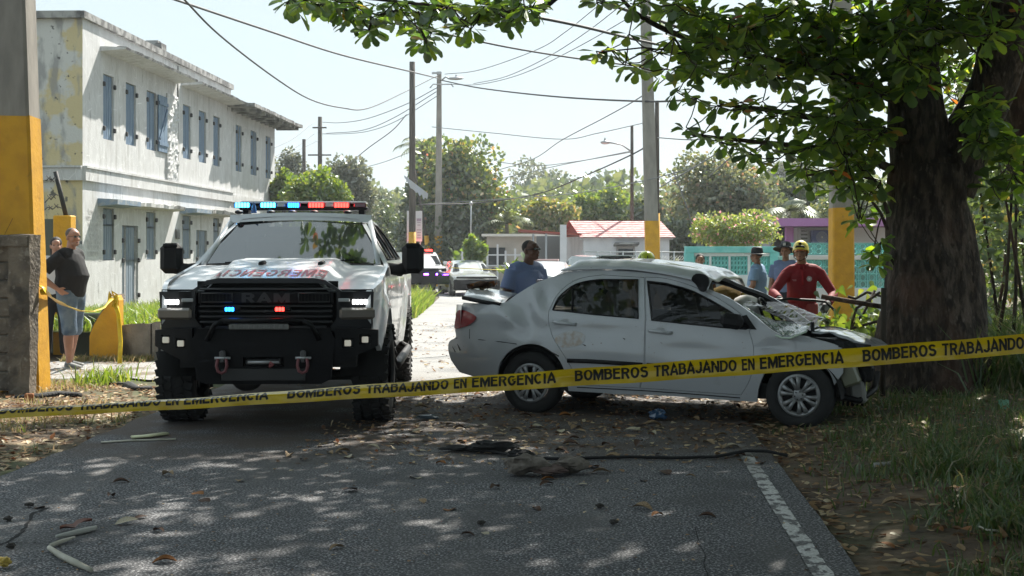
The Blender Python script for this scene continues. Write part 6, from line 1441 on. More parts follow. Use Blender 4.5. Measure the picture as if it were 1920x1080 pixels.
# steel bumper
def pz(poly, h0, h1, name, mat=blackm, T=None): return MB().prism(poly, h0, h1, 'Y', T=T).build(name, mat, PK)
cb = [(-.55, .90), (.55, .90), (.60, .80), (.56, .47), (.48, .43), (-.48, .43), (-.56, .47), (-.60, .80)]
panel('bumper_centre', cb, [[(-.17, .66), (.17, .66), (.17, .58), (-.17, .58)]], lambda u, z: (u, -.06 + .25 * max(0, abs(u) - .4) ** 2 + (.10 * max(0, .62 - z)), z), blackm, PK, .06, .08, (0, 1, 0))
for s in (-1, 1):
    wp = [(s * .60, .90), (s * .80, .895), (s * .945, .875), (s * .945, .74), (s * .76, .66), (s * .575, .575)]
    hl = [[(s * (a - .045), .762 + dz), (s * (a + .045), .762 + dz), (s * (a + .045), .842 + dz), (s * (a - .045), .842 + dz)] for a, dz in ((.70, -.03), (.84, -.005))]
    panel('bumper_wing', wp, hl, lambda u, z: (u, -.05 + .9 * max(0, abs(u) - .58) ** 1.6 + .06 * max(0, .8 - z), z), blackm, PK, .05, .09, (0, 1, 0))
    for a, dz in ((.70, -.03), (.84, -.005)):
        o = MB().box((s * a, -.0 + .9 * max(0, a - .58) ** 1.6, .80 + dz), (.085, .05, .075), bev=.006).build('fog_lamp', blackm, PK)
        MB().box((s * a, -.035 + .9 * max(0, a - .58) ** 1.6, .80 + dz), (.056, .02, .052), bev=.006).build('lens', M('fog_lens', (.50, .50, .42), .25, coat=1., emis=(1, .95, .8), es=.12), o)
    MB().tube([(s * .47, -.07, .80), (s * .40, -.10, .93), (s * .33, -.10, .965)], .022, 8).build('bull_bar_leg', blackm, PK)
    # tow shackle
    o = MB().box((s * .335, -.09, .665), (.045, .07, .10), bev=.01).build('tow_eye', M('eye_grey', (.10, .10, .10), .5, metal=.5), PK); x = s * .335
    MB().tube([(x - .035, -.12, .65), (x - .043, -.13, .59), (x - .03, -.13, .545), (x, -.13, .53), (x + .03, -.13, .545), (x + .043, -.13, .59), (x + .035, -.12, .65)], .013, 8).build('shackle', M('shackle_red', (.16, .05, .055), .5), o)
    MB().tube([(x - .06, -.12, .655), (x + .07, -.12, .655)], .011, 8).build('shackle_pin', galv, o)
MB().tube([(-.34, -.10, .965), (.34, -.10, .965)], .022, 8).build('bull_bar', blackm, PK)
MB().box((-.03, -.10, .915), (.50, .04, .05), bev=.01).build('led_strip_lamp', M('off_led', (.14, .14, .13), .25, coat=1.), PK)
for k in range(12): MB().box((-.26 + .042 * k, -.123, .915), (.03, .006, .034)).build('reflector_cell', M('cell', (.2, .2, .19), .15, metal=.6) if k == 0 else bpy.data.materials['cell'], PK)
MB().box((0, -.03, .615), (.30, .06, .05), bev=.01).build('winch_fairlead', M('fairlead', (.06, .06, .06), .35, metal=.7), PK); MB().tube([(-.13, -.055, .615), (.13, -.055, .615)], .014, 8).build('winch_roller', galv, PK)
MB().tube([(.06, -.08, .60), (.06, -.11, .58), (.09, -.11, .60), (.06, -.11, .62)], .012, 6).build('winch_hook', M('shackle_red2', (.2, .05, .05), .45), PK)
MB().box((0, -.055, .51), (.7, .02, .10), bev=.005).build('bumper_lower', M('steel_dark', (.03, .03, .03), .5), PK)
# windscreen, roof, cowl
def wsx(t, s): return s * (.815 - .13 * t)
G = [[(wsx(j / 14, -1) + (wsx(j / 14, 1) - wsx(j / 14, -1)) * i / 20, 1.70 + .74 * j / 14 - .09 * (1 - ((i - 10) / 10) ** 2) * (1 - .4 * j / 14), 1.425 + .405 * (j / 14) + .02 * math.sin(math.pi * i / 20)) for j in range(15)] for i in range(21)]
mb = MB(); mb.grid(G); mb.build('windscreen', shield, PK)
for s in (-1, 1):
    MB().tube([(s * .84, 1.70, 1.415), (s * .77, 2.12, 1.65), (s * .705, 2.46, 1.845)], [(.028, .03)] * 3, 8).build('windscreen_pillar', carwhite, PK)
G = []
for i in range(25):
    s = -1 + 2 * i / 24; row = []
    for j in range(20):
        y = 2.42 + 2.0 * j / 19; z = 1.865 + .05 * math.sin(min(1, (y - 2.42) / .8) * 1.57) - .04 * max(0, (y - 3.9) / .5) ** 2 ; w = hw(y, 1.87) - .005
        row.append((s * w, y, z + .035 * (1 - abs(s) ** 3) - (.02 if abs(s) > .98 else 0)))
    G.append(row)
mb = MB(); mb.grid(G); mb.build('roof', carwhite, PK)
mb = MB(); mb.grid([[(.72 * (i / 10 - .5) * 2, 2.415 - .02 * (1 - ((i - 5) / 5) ** 2) + .03 * j, 1.835 + .025 * math.sin(math.pi * i / 10) + .04 * j) for j in range(3)] for i in range(11)]); mb.build('roof_header', carwhite, PK)
MB().box((0, 1.68, 1.40), (1.62, .16, .04), bev=.015).build('cowl', blackp, PK)
for x0, x1 in ((-.62, -.05), (.05, .62)): MB().tube([(x0, 1.62, 1.435), (x1, 1.64, 1.46)], .009, 6).build('wiper', blackp, PK)
MB().box((0, 4.44, 1.64), (1.3, .05, .38)).build('rear_window', cglass2, PK)
MB().box((0, 4.6, 1.1), (1.9, .05, .6)).build('bed_front', darkin, PK); MB().box((0, 5.3, .8), (1.86, 1.5, .06)).build('bed_floor', darkin, PK); MB().box((0, 6.1, 1.05), (1.86, .05, .75)).build('tailgate', carwhite, PK)
MB().box((0, 3.0, .62), (1.7, 3.4, .12)).build('chassis', darkin, PK); MB().box((0, .8, .85), (1.5, 1.2, .6)).build('engine_bay', darkin, PK)
MB().box((0, 2.1, 1.33), (1.5, .5, .16), bev=.05).build('dashboard', darkin, PK)
for s in (-.4, .4): MB().box((s, 3.0, 1.35), (.5, .16, .7), bev=.06).build('seat', darkin, PK)
MB().box((.30, 1.95, 1.47), (.30, .2, .015), rot=Matrix.Rotation(R(8), 3, 'X')).build('dash_paper', M('paper', (.6, .62, .6), .9), PK)
for k, px in enumerate((449, 509, 549, 590, 652)):
    x = TX(px, 2.55); MB().ell((x, 2.52, 1.945), (.045, .07, .022), n=12).build('roof_marker', blackp, PK)
MB().lathe([(.03, 0), (.022, .06), (.006, .11)], 10, T=Matrix.Translation((TX(477, 2.55), 2.52, 1.935))).build('antenna', M('antenna_blue', (.05, .12, .3), .4), PK)
LBR = bpy.data.objects.new('light_bar', None); COL.objects.link(LBR); LBR.parent = PK; LBR.location = (0, 2.78, 1.99)
MB().box((0, 0, .0), (1.33, .28, .04), bev=.015).build('base', blackp, LBR); MB().box((0, .0, .062), (1.30, .24, .025), bev=.01).build('top_cover', M('bar_top', (.55, .56, .58), .3, coat=1.), LBR)
MB().box((0, .03, .03), (1.24, .16, .05)).build('core', blackm, LBR)
for px0, px1, m_, nm in ((441, 468, cyane, 'blue_module'), (489, 517, cyane, 'blue_module'), (540, 561, bluee, 'blue_module'), (579, 607, rede, 'red_module'), (627, 654, rede, 'red_module')):
    x0, x1 = TX(px0, 2.66), TX(px1, 2.66); o = MB().box(((x0 + x1) / 2, -.105, .03), (x1 - x0 + .03, .05, .058), bev=.008).build(nm, M('lens_b', (.02, .12, .35), .15, coat=1.) if 'blue' in nm else redlens, LBR)
    n = 5; mb = MB()
    for k in range(n): mb.box((x0 + (x1 - x0) * (k + .5) / n, -.134, .03), ((x1 - x0) / n * .8, .012, .048), bev=.004)
    mb.build('led', m_, o, kind='stuff')
for px in (675,): MB().box((TX(px, 2.66), -.06, .03), (.13, .16, .05), bev=.01).build('end_lens', M('maroon_lens', (.10, .015, .03), .2, coat=1.), LBR)
for px in (527, 618): MB().box((TX(px, 2.66), -.105, .03), (.09, .05, .04), bev=.008).build('clear_lens', clearlens, LBR)
for s in (-1, 1): MB().box((s * .6, 0, -.035), (.06, .2, .05)).build('foot', blackp, LBR)
# wheels with chunky tread
lug = None
def bigwheel(x, y, sg, steer=0.):
    o = bpy.data.objects.new('wheel', None); COL.objects.link(o); o.parent = PK; o.location = (x, y, .445); o.rotation_euler = (0, 0, R(90) + steer)
    tyre(.425, .29, .24).build('tyre', rubber, o)
    mb = MB(); n = 34
    for k in range(n):
        for row, (yy, w_, ph) in enumerate(((-.125, .07, 0), (-.05, .062, .5), (.05, .062, .0), (.125, .07, .5))):
            a = 6.283 * (k + ph) / n; X = Matrix.Rotation(-a, 4, 'Y') @ Matrix.Translation((.432, yy, 0)) @ Matrix.Rotation(R(18 if row % 2 else -18), 4, 'X')
            mb.box((-.004, 0, 0), (.018, w_, .060), T=X)
    mb.build('tread_blocks', rubber, o, kind='stuff', fix=False)
    mb = MB(); s = -.145 * sg
    mb.lathe([(.24, s * .9), (.225, s * 1.0), (.21, s * .6), (.06, s * .5), (.05, s * .75), (.001, s * .75)], 32, axis='Y')
    for k in range(8):
        a = 6.283 * k / 8; mb.box((.14 * math.cos(a), s * .62, .14 * math.sin(a)), (.17, .02, .045), rot=Matrix.Rotation(-a, 3, 'Y'))
    mb.build('rim', blackm, o)
bigwheel(.86, .95, -1, R(-2)); bigwheel(-.86, .95, 1, R(-2)); bigwheel(.86, 4.75, -1); bigwheel(-.86, 4.75, 1)
MB().tube([(-.8, .95, .42), (.8, .95, .42)], .05, 8).build('front_axle', M('axle', (.03, .028, .026), .7), PK); MB().ell((-.30, .95, .42), (.16, .14, .15), n=14).build('differential', bpy.data.materials['axle'], PK); MB().tube([(-.8, .80, .50), (.75, .80, .56)], .022, 8).build('steering_rod', bpy.data.materials['axle'], PK)
for s in (-1, 1):
    mb = MB(); mb.lathe([(.57, -.02), (.59, .0), (.60, .38)], 20, axis='Y', arc=math.pi, T=Matrix.Translation((0, 0, 0)) @ Matrix.Rotation(R(90), 4, 'Z')); mb.v = [(s * (.55 + abs(p[0]) if False else .60 + (p[0] * -1 if p[0] < 0 else p[0])) * 1.0, p[1] + .95, p[2] + .46) for p in mb.v]; mb.build('wheel_liner', darkin, PK)

# ================================================================== FAR VEHICLES (facing -y, x to the right, origin on the ground under the nose)
def far_car(T, L, W_, prof, mats, whl=.33, glass=cglass2, front='grille', tail=False):
    """prof: stations (y, sill, belt, roof z, roof half-width factor); roof None = bonnet or boot"""
    body, low = mats; mb = MB(); rows = []; w = W_ / 2
    for y, zs, zb, zr, k in prof:
        t = y / L; e = 1 - .16 * max(0, (.10 - t) / .10) ** 2 - .12 * max(0, (t - .92) / .08) ** 2; x = w * e
        rows.append([(-x * .96, y, zs), (-x, y, zs + (zb - zs) * .45), (-x * .985, y, zb - .05), (-x * .93, y, zb), (-x * k, y, (zr if zr else zb + .02)), (-x * k * .6, y, (zr if zr else zb + .04) + .03), (0, y, (zr if zr else zb + .05) + .04), (x * k * .6, y, (zr if zr else zb + .04) + .03), (x * k, y, (zr if zr else zb + .02)), (x * .93, y, zb), (x * .985, y, zb - .05), (x, y, zs + (zb - zs) * .45), (x * .96, y, zs)])
    n = 13; V = [p for r in rows for p in r]
    for i in range(len(rows) - 1):
        for j in range(n - 1): mb.add([rows[i][j], rows[i][j + 1], rows[i + 1][j + 1], rows[i + 1][j]], [(0, 1, 2, 3)], 0, False)
    mb.add(rows[0], [tuple(range(n))]); mb.add(rows[-1], [tuple(range(n))[::-1]])
    body_o = mb.build('body', body, T)
    cab = [p for p in prof if p[3]]; f0, f1, b0, b1 = None, cab[0], cab[-1], None
    i0 = prof.index(cab[0]) - 1; i1 = prof.index(cab[-1]) + 1; pf, pb = prof[i0], prof[min(i1, len(prof) - 1)]
    def q(p, s, u, lift=.006):                     # point on the greenhouse: u 0 belt .. 1 roof
        y, zs, zb, zr, k = p; zr = zr if zr else zb; return Vector((s * w * (.93 + (k - .93) * u), y, zb + (zr - zb) * u))
    a, b = pf, cab[0]
    F0 = [Vector((-w * .80, a[0] + .04, a[2] + .05)), Vector((w * .80, a[0] + .04, a[2] + .05)), Vector((w * b[4] * .92, b[0] - .03, b[3] - .03)), Vector((-w * b[4] * .92, b[0] - .03, b[3] - .03))]
    MB().add([p + Vector((0, -.03, .02)) for p in F0], [(0, 1, 2, 3)]).build('windscreen', glass, T)
    for s in (-1, 1):
        pts = [q(cab[0], s, .08) + Vector((0, .05 - .25, 0)), q(cab[0], s, .90) + Vector((0, .1, 0)), q(cab[-1], s, .90) + Vector((0, -.1, 0)), q(cab[-1], s, .08)]
        MB().add([p + Vector((s * .012, 0, 0)) for p in pts], [(0, 1, 2, 3)]).build('side_window', glass, T)
        MB().box((s * (w + .09), cab[0][0] - .1, cab[0][2] + .08), (.2, .1, .15), bev=.03).build('wing_mirror', body if body is carwhite else blackp, T)
    for yw in (L * .18, L * .79):
        for s in (-1, 1):
            o = MB(); o.lathe([(.001, -.1), (whl * .6, -.1), (whl * .62, -.11), (whl * .95, -.11), (whl, -.08), (whl, .08), (whl * .95, .11), (.001, .11)], 24, axis='X'); o.v = [(p[0] + s * (w - .09), p[1] + yw, p[2] + whl) for p in o.v]; o.build('wheel', rubber, T)
            o = MB(); o.lathe([(.001, 0), (whl * .58, 0)], 16, axis='X'); o.v = [(p[0] + s * (w + .024), p[1] + yw, p[2] + whl) for p in o.v]; o.build('hubcap', alloy, T, fix=False)
    return w
g = gat(895, 553)
CHG = thing('patrol_car', 'dark-fronted white sedan parked facing us beside the far police truck', 'car', (xat(895, 55), 54, gz(56)), R(11))
far_car(CHG, 4.9, 1.9, [(0, .25, .62, None, .7), (.25, .22, .80, None, .75), (1.3, .22, .93, None, .8), (2.0, .22, .96, 1.30, .68), (2.5, .22, .97, 1.40, .68), (3.3, .22, .98, 1.38, .66), (4.0, .22, 1.0, 1.06, .7), (4.6, .24, 1.0, None, .8), (4.9, .3, .9, None, .75)], (M('patrol_white', (.5, .52, .52), .15, coat=1.), blackp))
MB().box((0, .0, .47), (1.86, .16, .42), bev=.05).build('dark_fascia', blackm, CHG); MB().box((0, -.09, .58), (1.3, .04, .16), bev=.03).build('grille', blackp, CHG); MB().box((0, .0, .76), (1.62, .10, .08), bev=.02).build('nose_trim', blackm, CHG)
for s in (-1, 1): MB().box((s * .66, -.0, .70), (.34, .08, .09), bev=.02).build('headlight', clearlens, CHG)
MB().box((-.965, 2.5, .6), (.02, 3.2, .5)).build('green_flank_reflection', M('deep_green', (.05, .10, .015), .1, coat=1.), CHG)  # flat green panel stands in for the green reflection in the flank
FPT = thing('far_police_truck', 'distant white police truck with black grille guard and purple lights', 'truck', (xat(806, 59), 58.5, gz(59)), R(14))
far_car(FPT, 5.2, 2.0, [(0, .45, .95, None, .75), (.3, .4, 1.08, None, .8), (1.4, .4, 1.16, None, .82), (2.0, .4, 1.2, 1.62, .74), (2.4, .4, 1.2, 1.75, .74), (4.6, .4, 1.2, 1.74, .72), (5.1, .4, 1.2, 1.5, .72), (5.2, .5, 1.1, None, .7)], (carwhite, blackp), .4)
MB().box((0, -.04, .68), (1.86, .12, .60), bev=.05).build('grille_guard', blackm, FPT); MB().box((0, .02, 1.02), (1.5, .1, .12), bev=.02).build('grille', blackm, FPT)
pe = M('purple_led', (.1, .02, .4), .3, emis=(.25, .05, 1.), es=18)
for x in (-.15, .38): MB().box((x, -.11, .82), (.20, .03, .07), bev=.01).build('marker_led', pe, FPT)
for x in (-.4, .0, .4): MB().box((x, 2.3, 1.84), (.3, .2, .09), bev=.02).build('roof_light', rede, FPT)
MB().box((0, 2.34, 1.80), (1.3, .25, .05), bev=.02).build('light_bar_base', blackm, FPT)
for s in (-1, 1): MB().box((s * .82, .03, .98), (.26, .1, .14), bev=.02).build('headlight', M('lamp_warm', (.7, .5, .3), .2, emis=(1, .6, .3), es=1.2), FPT)
WPC = thing('patrol_car', 'white patrol car seen from behind beyond the officer in blue, red tail lamp', 'car', (xat(1048, 41), 45.5, gz(43)), R(172))
far_car(WPC, 4.8, 1.85, [(0, .25, .62, None, .7), (.25, .22, .78, None, .75), (1.2, .22, .90, None, .8), (1.9, .22, .94, 1.26, .68), (2.4, .22, .95, 1.36, .68), (3.3, .22, .96, 1.35, .66), (3.95, .22, .98, 1.06, .7), (4.6, .24, .98, None, .8), (4.8, .3, .9, None, .75)], (carwhite, blackp))
MB().box((0, 4.80, .70), (1.6, .06, .36), bev=.02).build('dark_boot_panel', M('maroon_dark', (.05, .015, .02), .3, coat=1.), WPC)
for s in (-1, 1): MB().box((s * .70, 4.83, .80), (.3, .06, .14), bev=.02).build('tail_lamp', M('tail_on', (.5, .02, .03), .3, emis=(1, .05, .08), es=2.5) if s > 0 else redlens, WPC)
MB().box((0, 2.8, 1.43), (.9, .2, .06), bev=.02).build('light_bar', M('pale_pink_bar', (.6, .4, .38), .3), WPC)
DSV = thing('dark_suv', 'dark green estate car with silver roof behind the white patrol car', 'car', (xat(1060, 52), 50, gz(52)), R(200))
far_car(DSV, 4.7, 1.9, [(0, .3, .80, None, .75), (.3, .3, .95, None, .8), (1.1, .3, 1.02, None, .82), (1.8, .3, 1.05, 1.5, .76), (2.2, .3, 1.05, 1.62, .76), (4.2, .3, 1.05, 1.58, .74), (4.6, .3, 1.05, 1.2, .74), (4.7, .4, 1.0, None, .7)], (M('silver_green', (.25, .28, .27), .25, metal=.4, coat=1.), blackp))
MB().box((0, 4.52, 1.36), (1.35, .1, .42), rot=Matrix.Rotation(R(22), 3, 'X'), bev=.02).build('rear_window', cglass2, DSV)
MB().box((0, 4.3, 1.63), (1.3, .5, .05), bev=.02).build('roof_spoiler', M('spoiler', (.05, .09, .09), .3, coat=1.), DSV)
PKC = thing('parked_car', 'pale parked car glimpsed far behind the pickup cab', 'car', (xat(746, 75), 75, gz(60)), R(10))
far_car(PKC, 4.5, 1.8, [(0, .3, .70, None, .75), (.3, .3, .85, None, .8), (1.1, .3, .95, None, .82), (1.8, .3, 1.0, 1.4, .72), (2.2, .3, 1.0, 1.5, .72), (3.6, .3, 1.0, 1.45, .72), (4.3, .3, 1.0, None, .74), (4.5, .4, .9, None, .7)], (M('silver_far', (.4, .42, .44), .3, metal=.4), blackp))
# ================================================================== PEOPLE
def V3(*a): return Vector(a)
DEF = dict(pel=(0, .0, .93), chest=(0, .0, 1.28), neck=(0, .01, 1.47), head=(0, -.015, 1.645), sR=(-.185, .01, 1.42), sL=(.185, .01, 1.42), eR=(-.25, .04, 1.13), eL=(.25, .04, 1.13), wR=(-.26, -.05, .88), wL=(.26, -.05, .88),
           hR=(-.095, 0, .91), hL=(.095, 0, .91), kR=(-.11, -.03, .49), kL=(.11, -.03, .49), aR=(-.12, .03, .085), aL=(.12, .03, .085))
def skinmat(n, c): return M('skin_' + n, c, .5, col2=tuple(v * .8 for v in c), ns=8, bump=.08, bs=60)
def remesh(o, vx, sm=2):
    m = o.modifiers.new('remesh', 'REMESH'); m.mode = 'VOXEL'; m.voxel_size = vx; m.use_smooth_shade = True
    s = o.modifiers.new('smooth', 'SMOOTH'); s.factor = .5; s.iterations = sm
    return o
def limbt(mb, pts, rad, n=12): mb.tube(pts, rad, n)
def fingers(mb, w, d, side, palmn, curl=.5, sc=1.):
    """hand at wrist w pointing along d; palmn is the palm normal"""
    d = Vector(d).normalized(); pn = Vector(palmn); pn = (pn - d * pn.dot(d)).normalized(); ac = d.cross(pn).normalized() * side; w = Vector(w)
    mb.tube([w, w + d * .03 * sc, w + d * .065 * sc, w + d * .095 * sc], [(.026 * sc, .020 * sc), (.036 * sc, .018 * sc), (.041 * sc, .016 * sc), (.038 * sc, .014 * sc)], 10, flat=tuple(pn))
    for i, (off, ln) in enumerate(((-.030, .066), (-.010, .078), (.010, .073), (.029, .058))):
        p = w + d * .085 * sc + ac * off * sc; q = [p]; dd = d
        for k in range(3):
            a = curl * (.55 + .25 * k) * (1 + .08 * i); dd = (dd * math.cos(a) + pn * math.sin(a)).normalized(); q.append(q[-1] + dd * ln * sc * (.42, .32, .26)[k])
        mb.tube([w + d * .06 * sc + ac * off * .8 * sc] + q, [.0095 * sc, .0095 * sc, .009 * sc, .0083 * sc, .007 * sc], 7)
    p = w + d * .03 * sc - ac * .028 * sc; t = (d * .6 - ac * .8 + pn * .25).normalized(); t2 = (d * .9 - ac * .2 + pn * .5 * curl).normalized()
    mb.tube([w + d * .015 * sc, p, p + t * .032 * sc, p + t * .032 * sc + t2 * .034 * sc], [.014 * sc, .0135 * sc, .011 * sc, .008 * sc], 8)
def human(name, label, loc, rz, scale, J, skin, shirt=None, sleeve='short', pants=None, shorts=False, shoes=None, hair=None, hairstyle='short', belly=0., vx=.011, yaw=0., pitch=0., glove=None, build=1., curlR=.6, curlL=.6, pnR=(0, 0, 0), pnL=(0, 0, 0), glasses=None, beard=None, collar=True):
    T = thing('person', label, 'person', loc, rz, None, scale); j = {k: Vector(v) for k, v in {**DEF, **J}.items()}; b = build
    up = (j['neck'] - j['pel']).normalized(); fw = Vector((0, -1, 0)); mid = j['pel'].lerp(j['neck'], .42)
    def torso(mb, e=0., z0=-.09, top=True):
        P = [j['pel'] + up * z0, j['pel'] + up * .02, j['pel'].lerp(j['neck'], .25), mid + fw * (belly * .5), j['pel'].lerp(j['neck'], .62), j['pel'].lerp(j['neck'], .80), j['pel'].lerp(j['neck'], .93)]
        Rr = [(.150 * b + e, .110 * b + e), (.168 * b + e, .122 * b + belly * .35 + e), (.158 * b + belly * .4 + e, .112 * b + belly * .8 + e), (.155 * b + belly * .5 + e, .112 * b + belly + e), (.172 * b + e, .122 * b + belly * .5 + e), (.182 * b + e, .118 * b + e), (.125 * b + e, .088 * b + e)]
        mb.tube(P, Rr, 20, flat=(0, 1, 0))
        for s in ('sR', 'sL'):
            c = j['pel'].lerp(j['neck'], .86); mb.tube([c, j[s].lerp(c, .3) + Vector((0, 0, .01)), j[s] + Vector((0, 0, -.01))], [.085 * b + e, .075 * b + e, .062 * b + e], 12)
        if top: mb.tube([j['neck'] - up * .09, j['neck'] + up * .02], [(.10 + e, .075 + e), (.062 + e, .060 + e)], 14, flat=(0, 1, 0))
    def arm(mb, S, e=0., upto=1., fore=1.):
        s, el, w = j['s' + S], j['e' + S], j['w' + S]
        if upto < 1: q = s.lerp(el, upto); mb.tube([s, s.lerp(q, .5), q], [.062 * b + e, .058 * b + e * 1.4, .055 * b + e * 2.2], 12); return
        mb.tube([s, s.lerp(el, .4), el], [.060 * b + e, .052 * b + e, .042 * b + e], 12); f = el.lerp(w, fore); mb.tube([el, el.lerp(f, .3), f], [.042 * b + e, .044 * b + e, (.027 if fore == 1 else .036) + e], 12)
        mb.ell(el, .043 * b + e, n=10)
    def leg(mb, S, e=0., upto=1.):
        h, k, a = j['h' + S], j['k' + S], j['a' + S]
        mb.tube([h + Vector((0, 0, .05)), h.lerp(k, .25), h.lerp(k, .7), k], [.092 * b + e, .090 * b + e, .066 * b + e, .056 * b + e * 1.3], 14)
        if upto > 1:
            q = k.lerp(a, upto - 1); mb.tube([k, k.lerp(a, .28) + Vector((0, .012, 0)) if upto > 1.3 else k.lerp(q, .5), q], [.056 * b + e * 1.3, (.058 if e == 0 else .055) * b + e * 1.3, (.035 if e == 0 else .046) + e], 14)
        mb.ell(k, .056 * b + e, n=10)
    # one continuous body
    mb = MB(); torso(mb); 
    for S in 'RL':
        arm(mb, S); leg(mb, S, 0, 2.); s = -1 if S == 'R' else 1; a = j['a' + S]
        mb.tube([a, a + V3(0, .0, -.04), a + V3(s * .01, -.06, -.05), a + V3(s * .015, -.15, -.06)], [.034, .036, .034, .022], 10)
        d = (j['w' + S] - j['e' + S]).normalized(); pn = (pnR if S == 'R' else pnL); pn = pn if any(pn) else (-s, -.2, 0); fingers(mb, j['w' + S], d, s, pn, curlR if S == 'R' else curlL)
    H = Matrix.Translation(j['head']) @ Matrix.Rotation(R(yaw), 4, 'Z') @ Matrix.Rotation(R(pitch), 4, 'X')
    mb.tube([j['neck'] - up * .03, j['neck'].lerp(j['head'], .45), H @ V3(0, .02, -.05)], [(.062, .06), (.055, .057), (.055, .06)], 12, flat=(0, 1, 0))
    for c, r in (((0, .012, .035), (.074, .092, .085)), ((0, -.018, -.02), (.063, .070, .075)), ((0, -.045, -.072), (.042, .042, .036)), ((0, -.045, .045), (.058, .05, .045))): mb.ell(c, r, n=16, T=H)
    mb.tube([H @ V3(0, -.080, .018), H @ V3(0, -.098, -.010), H @ V3(0, -.108, -.028), H @ V3(0, -.088, -.034)], [.009, .012, .0155, .010], 8)
    for s in (-1, 1): mb.ell((s * .076, .012, -.008), (.012, .020, .032), n=10, T=H); mb.ell((s * .036, -.064, -.028), (.024, .02, .022), n=10, T=H); mb.ell((s * .031, -.083, .030), (.024, .010, .008), n=8, T=H)
    mb.ell((0, -.088, -.058), (.024, .012, .010), n=10, T=H); mb.ell((0, -.080, -.090), (.020, .014, .014), n=10, T=H)
    remesh(mb.build('body', skin, T), vx * .8)
    ey = MB()
    for s in (-1, 1): ey.ell((s * .031, -.086, .010), (.013, .006, .0065), n=10, T=H)
    ey.build('eyes', M('eye_dark', (.03, .02, .018), .2), T) if False else None
    for s in (-1, 1): MB().ell((s * .031, -.0865, .010), (.0125, .005, .006), n=10, T=H).build('eye', eyem, T)
    MB().ell((0, -.0985, -.060), (.022, .004, .0045), n=8, T=H).build('mouth', mouthm, T)
    if shirt:
        mb = MB(); torso(mb, .016, z0=-.06)
        for S in 'RL':
            if sleeve == 'short': arm(mb, S, .012, .72)
            else: arm(mb, S, .014, 1., .92)
        o = remesh(mb.build('shirt', shirt, T), vx * 1.15)
        if collar:
            mb = MB(); c = j['neck']
            for s in (-1, 1): mb.tube([c + V3(0, .055, .02), c + V3(s * .058, .02, .012), c + V3(s * .045, -.055, -.012), c + V3(s * .018, -.085, -.05)], [(.006, .022)] * 4, 6, flat=(0, 0, 1))
            mb.build('collar', shirt, T)
    if pants:
        mb = MB(); P = [j['pel'] + up * .06, j['pel'], j['pel'] - up * .09]; mb.tube(P, [(.168 * b + belly * .2 + .012, .122 * b + belly * .45 + .012), (.172 * b + .014, .124 * b + .016), (.150 * b + .01, .112 * b + .014)], 20, flat=(0, 1, 0))
        for S in 'RL': leg(mb, S, .016 if not shorts else .026, 1.95 if not shorts else 1.18)
        remesh(mb.build('shorts' if shorts else 'trousers', pants, T), vx * 1.2)
    if shoes:
        for S in 'RL':
            s = -1 if S == 'R' else 1; a = j['a' + S]; mb = MB(); mb.tube([a + V3(0, .045, -.035), a + V3(0, .01, -.04), a + V3(s * .01, -.08, -.05), a + V3(s * .018, -.165, -.06), a + V3(s * .02, -.19, -.063)], [(.035, .045), (.042, .045), (.047, .036), (.044, .026), (.03, .018)], 12, flat=(0, 0, 1))
            o = mb.build('shoe', shoes, T); MB().box(a + V3(s * .01, -.075, -.077), (.088, .27, .018), bev=.008).build('sole', solem, o)
    if hair:
        mb = MB()
        if hairstyle == 'short': mb.ell((0, .026, .048), (.0765, .084, .0775), n=18, T=H)
        elif hairstyle == 'bun': mb.ell((0, .022, .045), (.080, .095, .086), n=18, T=H); mb.ell((0, .115, .02), (.04, .035, .04), n=10, T=H)
        elif hairstyle == 'long': mb.ell((0, .022, .045), (.084, .098, .088), n=18, T=H); mb.tube([H @ V3(0, .05, 0), H @ V3(0, .07, -.1), H @ V3(0, .06, -.2)], [(.08, .05), (.08, .045), (.05, .03)], 12, flat=(0, 1, 0))
        mb.build('hair', hair, T)
    if beard: MB().ell((0, -.048, -.074), (.047, .045, .038), n=14, T=H).build('beard', beard, T)
    if glasses:
        mb = MB()
        for s in (-1, 1): mb.ell((s * .032, -.096, .010), (.024, .004, .015), n=12, T=H); mb.tube([H @ V3(s * .054, -.092, .012), H @ V3(s * .074, -.03, .012), H @ V3(s * .078, .02, .005)], .003, 5)
        mb.tube([H @ V3(-.012, -.1, .014), H @ V3(.012, -.1, .014)], .003, 5); mb.build('glasses', glasses, T)
    if glove:
        for S in glove[1]:
            s = -1 if S == 'R' else 1; d = (j['w' + S] - j['e' + S]).normalized(); mb = MB(); pn = (pnR if S == 'R' else pnL); pn = pn if any(pn) else (-s, -.2, 0)
            fingers(mb, j['w' + S] - d * .01, d, s, pn, curlR if S == 'R' else curlL, 1.3); mb.tube([j['w' + S] - d * .07, j['w' + S] + d * .02], [.043, .038], 12); remesh(mb.build('glove', glove[0], T), .008, 1)
    return T, H, j
eyem = M('eye_dark', (.02, .015, .012), .2); mouthm = M('mouth_tone', (.16, .05, .045), .6); solem = M('shoe_sole', (.45, .45, .43), .7)
sk1 = skinmat('tan', (.42, .22, .15)); sk2 = skinmat('brown', (.10, .048, .030)); sk3 = skinmat('mid', (.30, .16, .10))
blk_t = M('black_tshirt', (.012, .012, .014), .85, bump=.25, bs=14); denim = M('denim', (.07, .11, .17), .9, col2=(.16, .21, .26), ns=5, nr=(.42, .6), bump=.3, bs=60)
blue1 = M('police_shirt_blue', (.13, .175, .31), .8, bump=.25, bs=12); blue2 = M('pale_blue_shirt', (.19, .30, .46), .8, bump=.25, bs=12); navy = M('navy_trousers', (.015, .018, .03), .8)
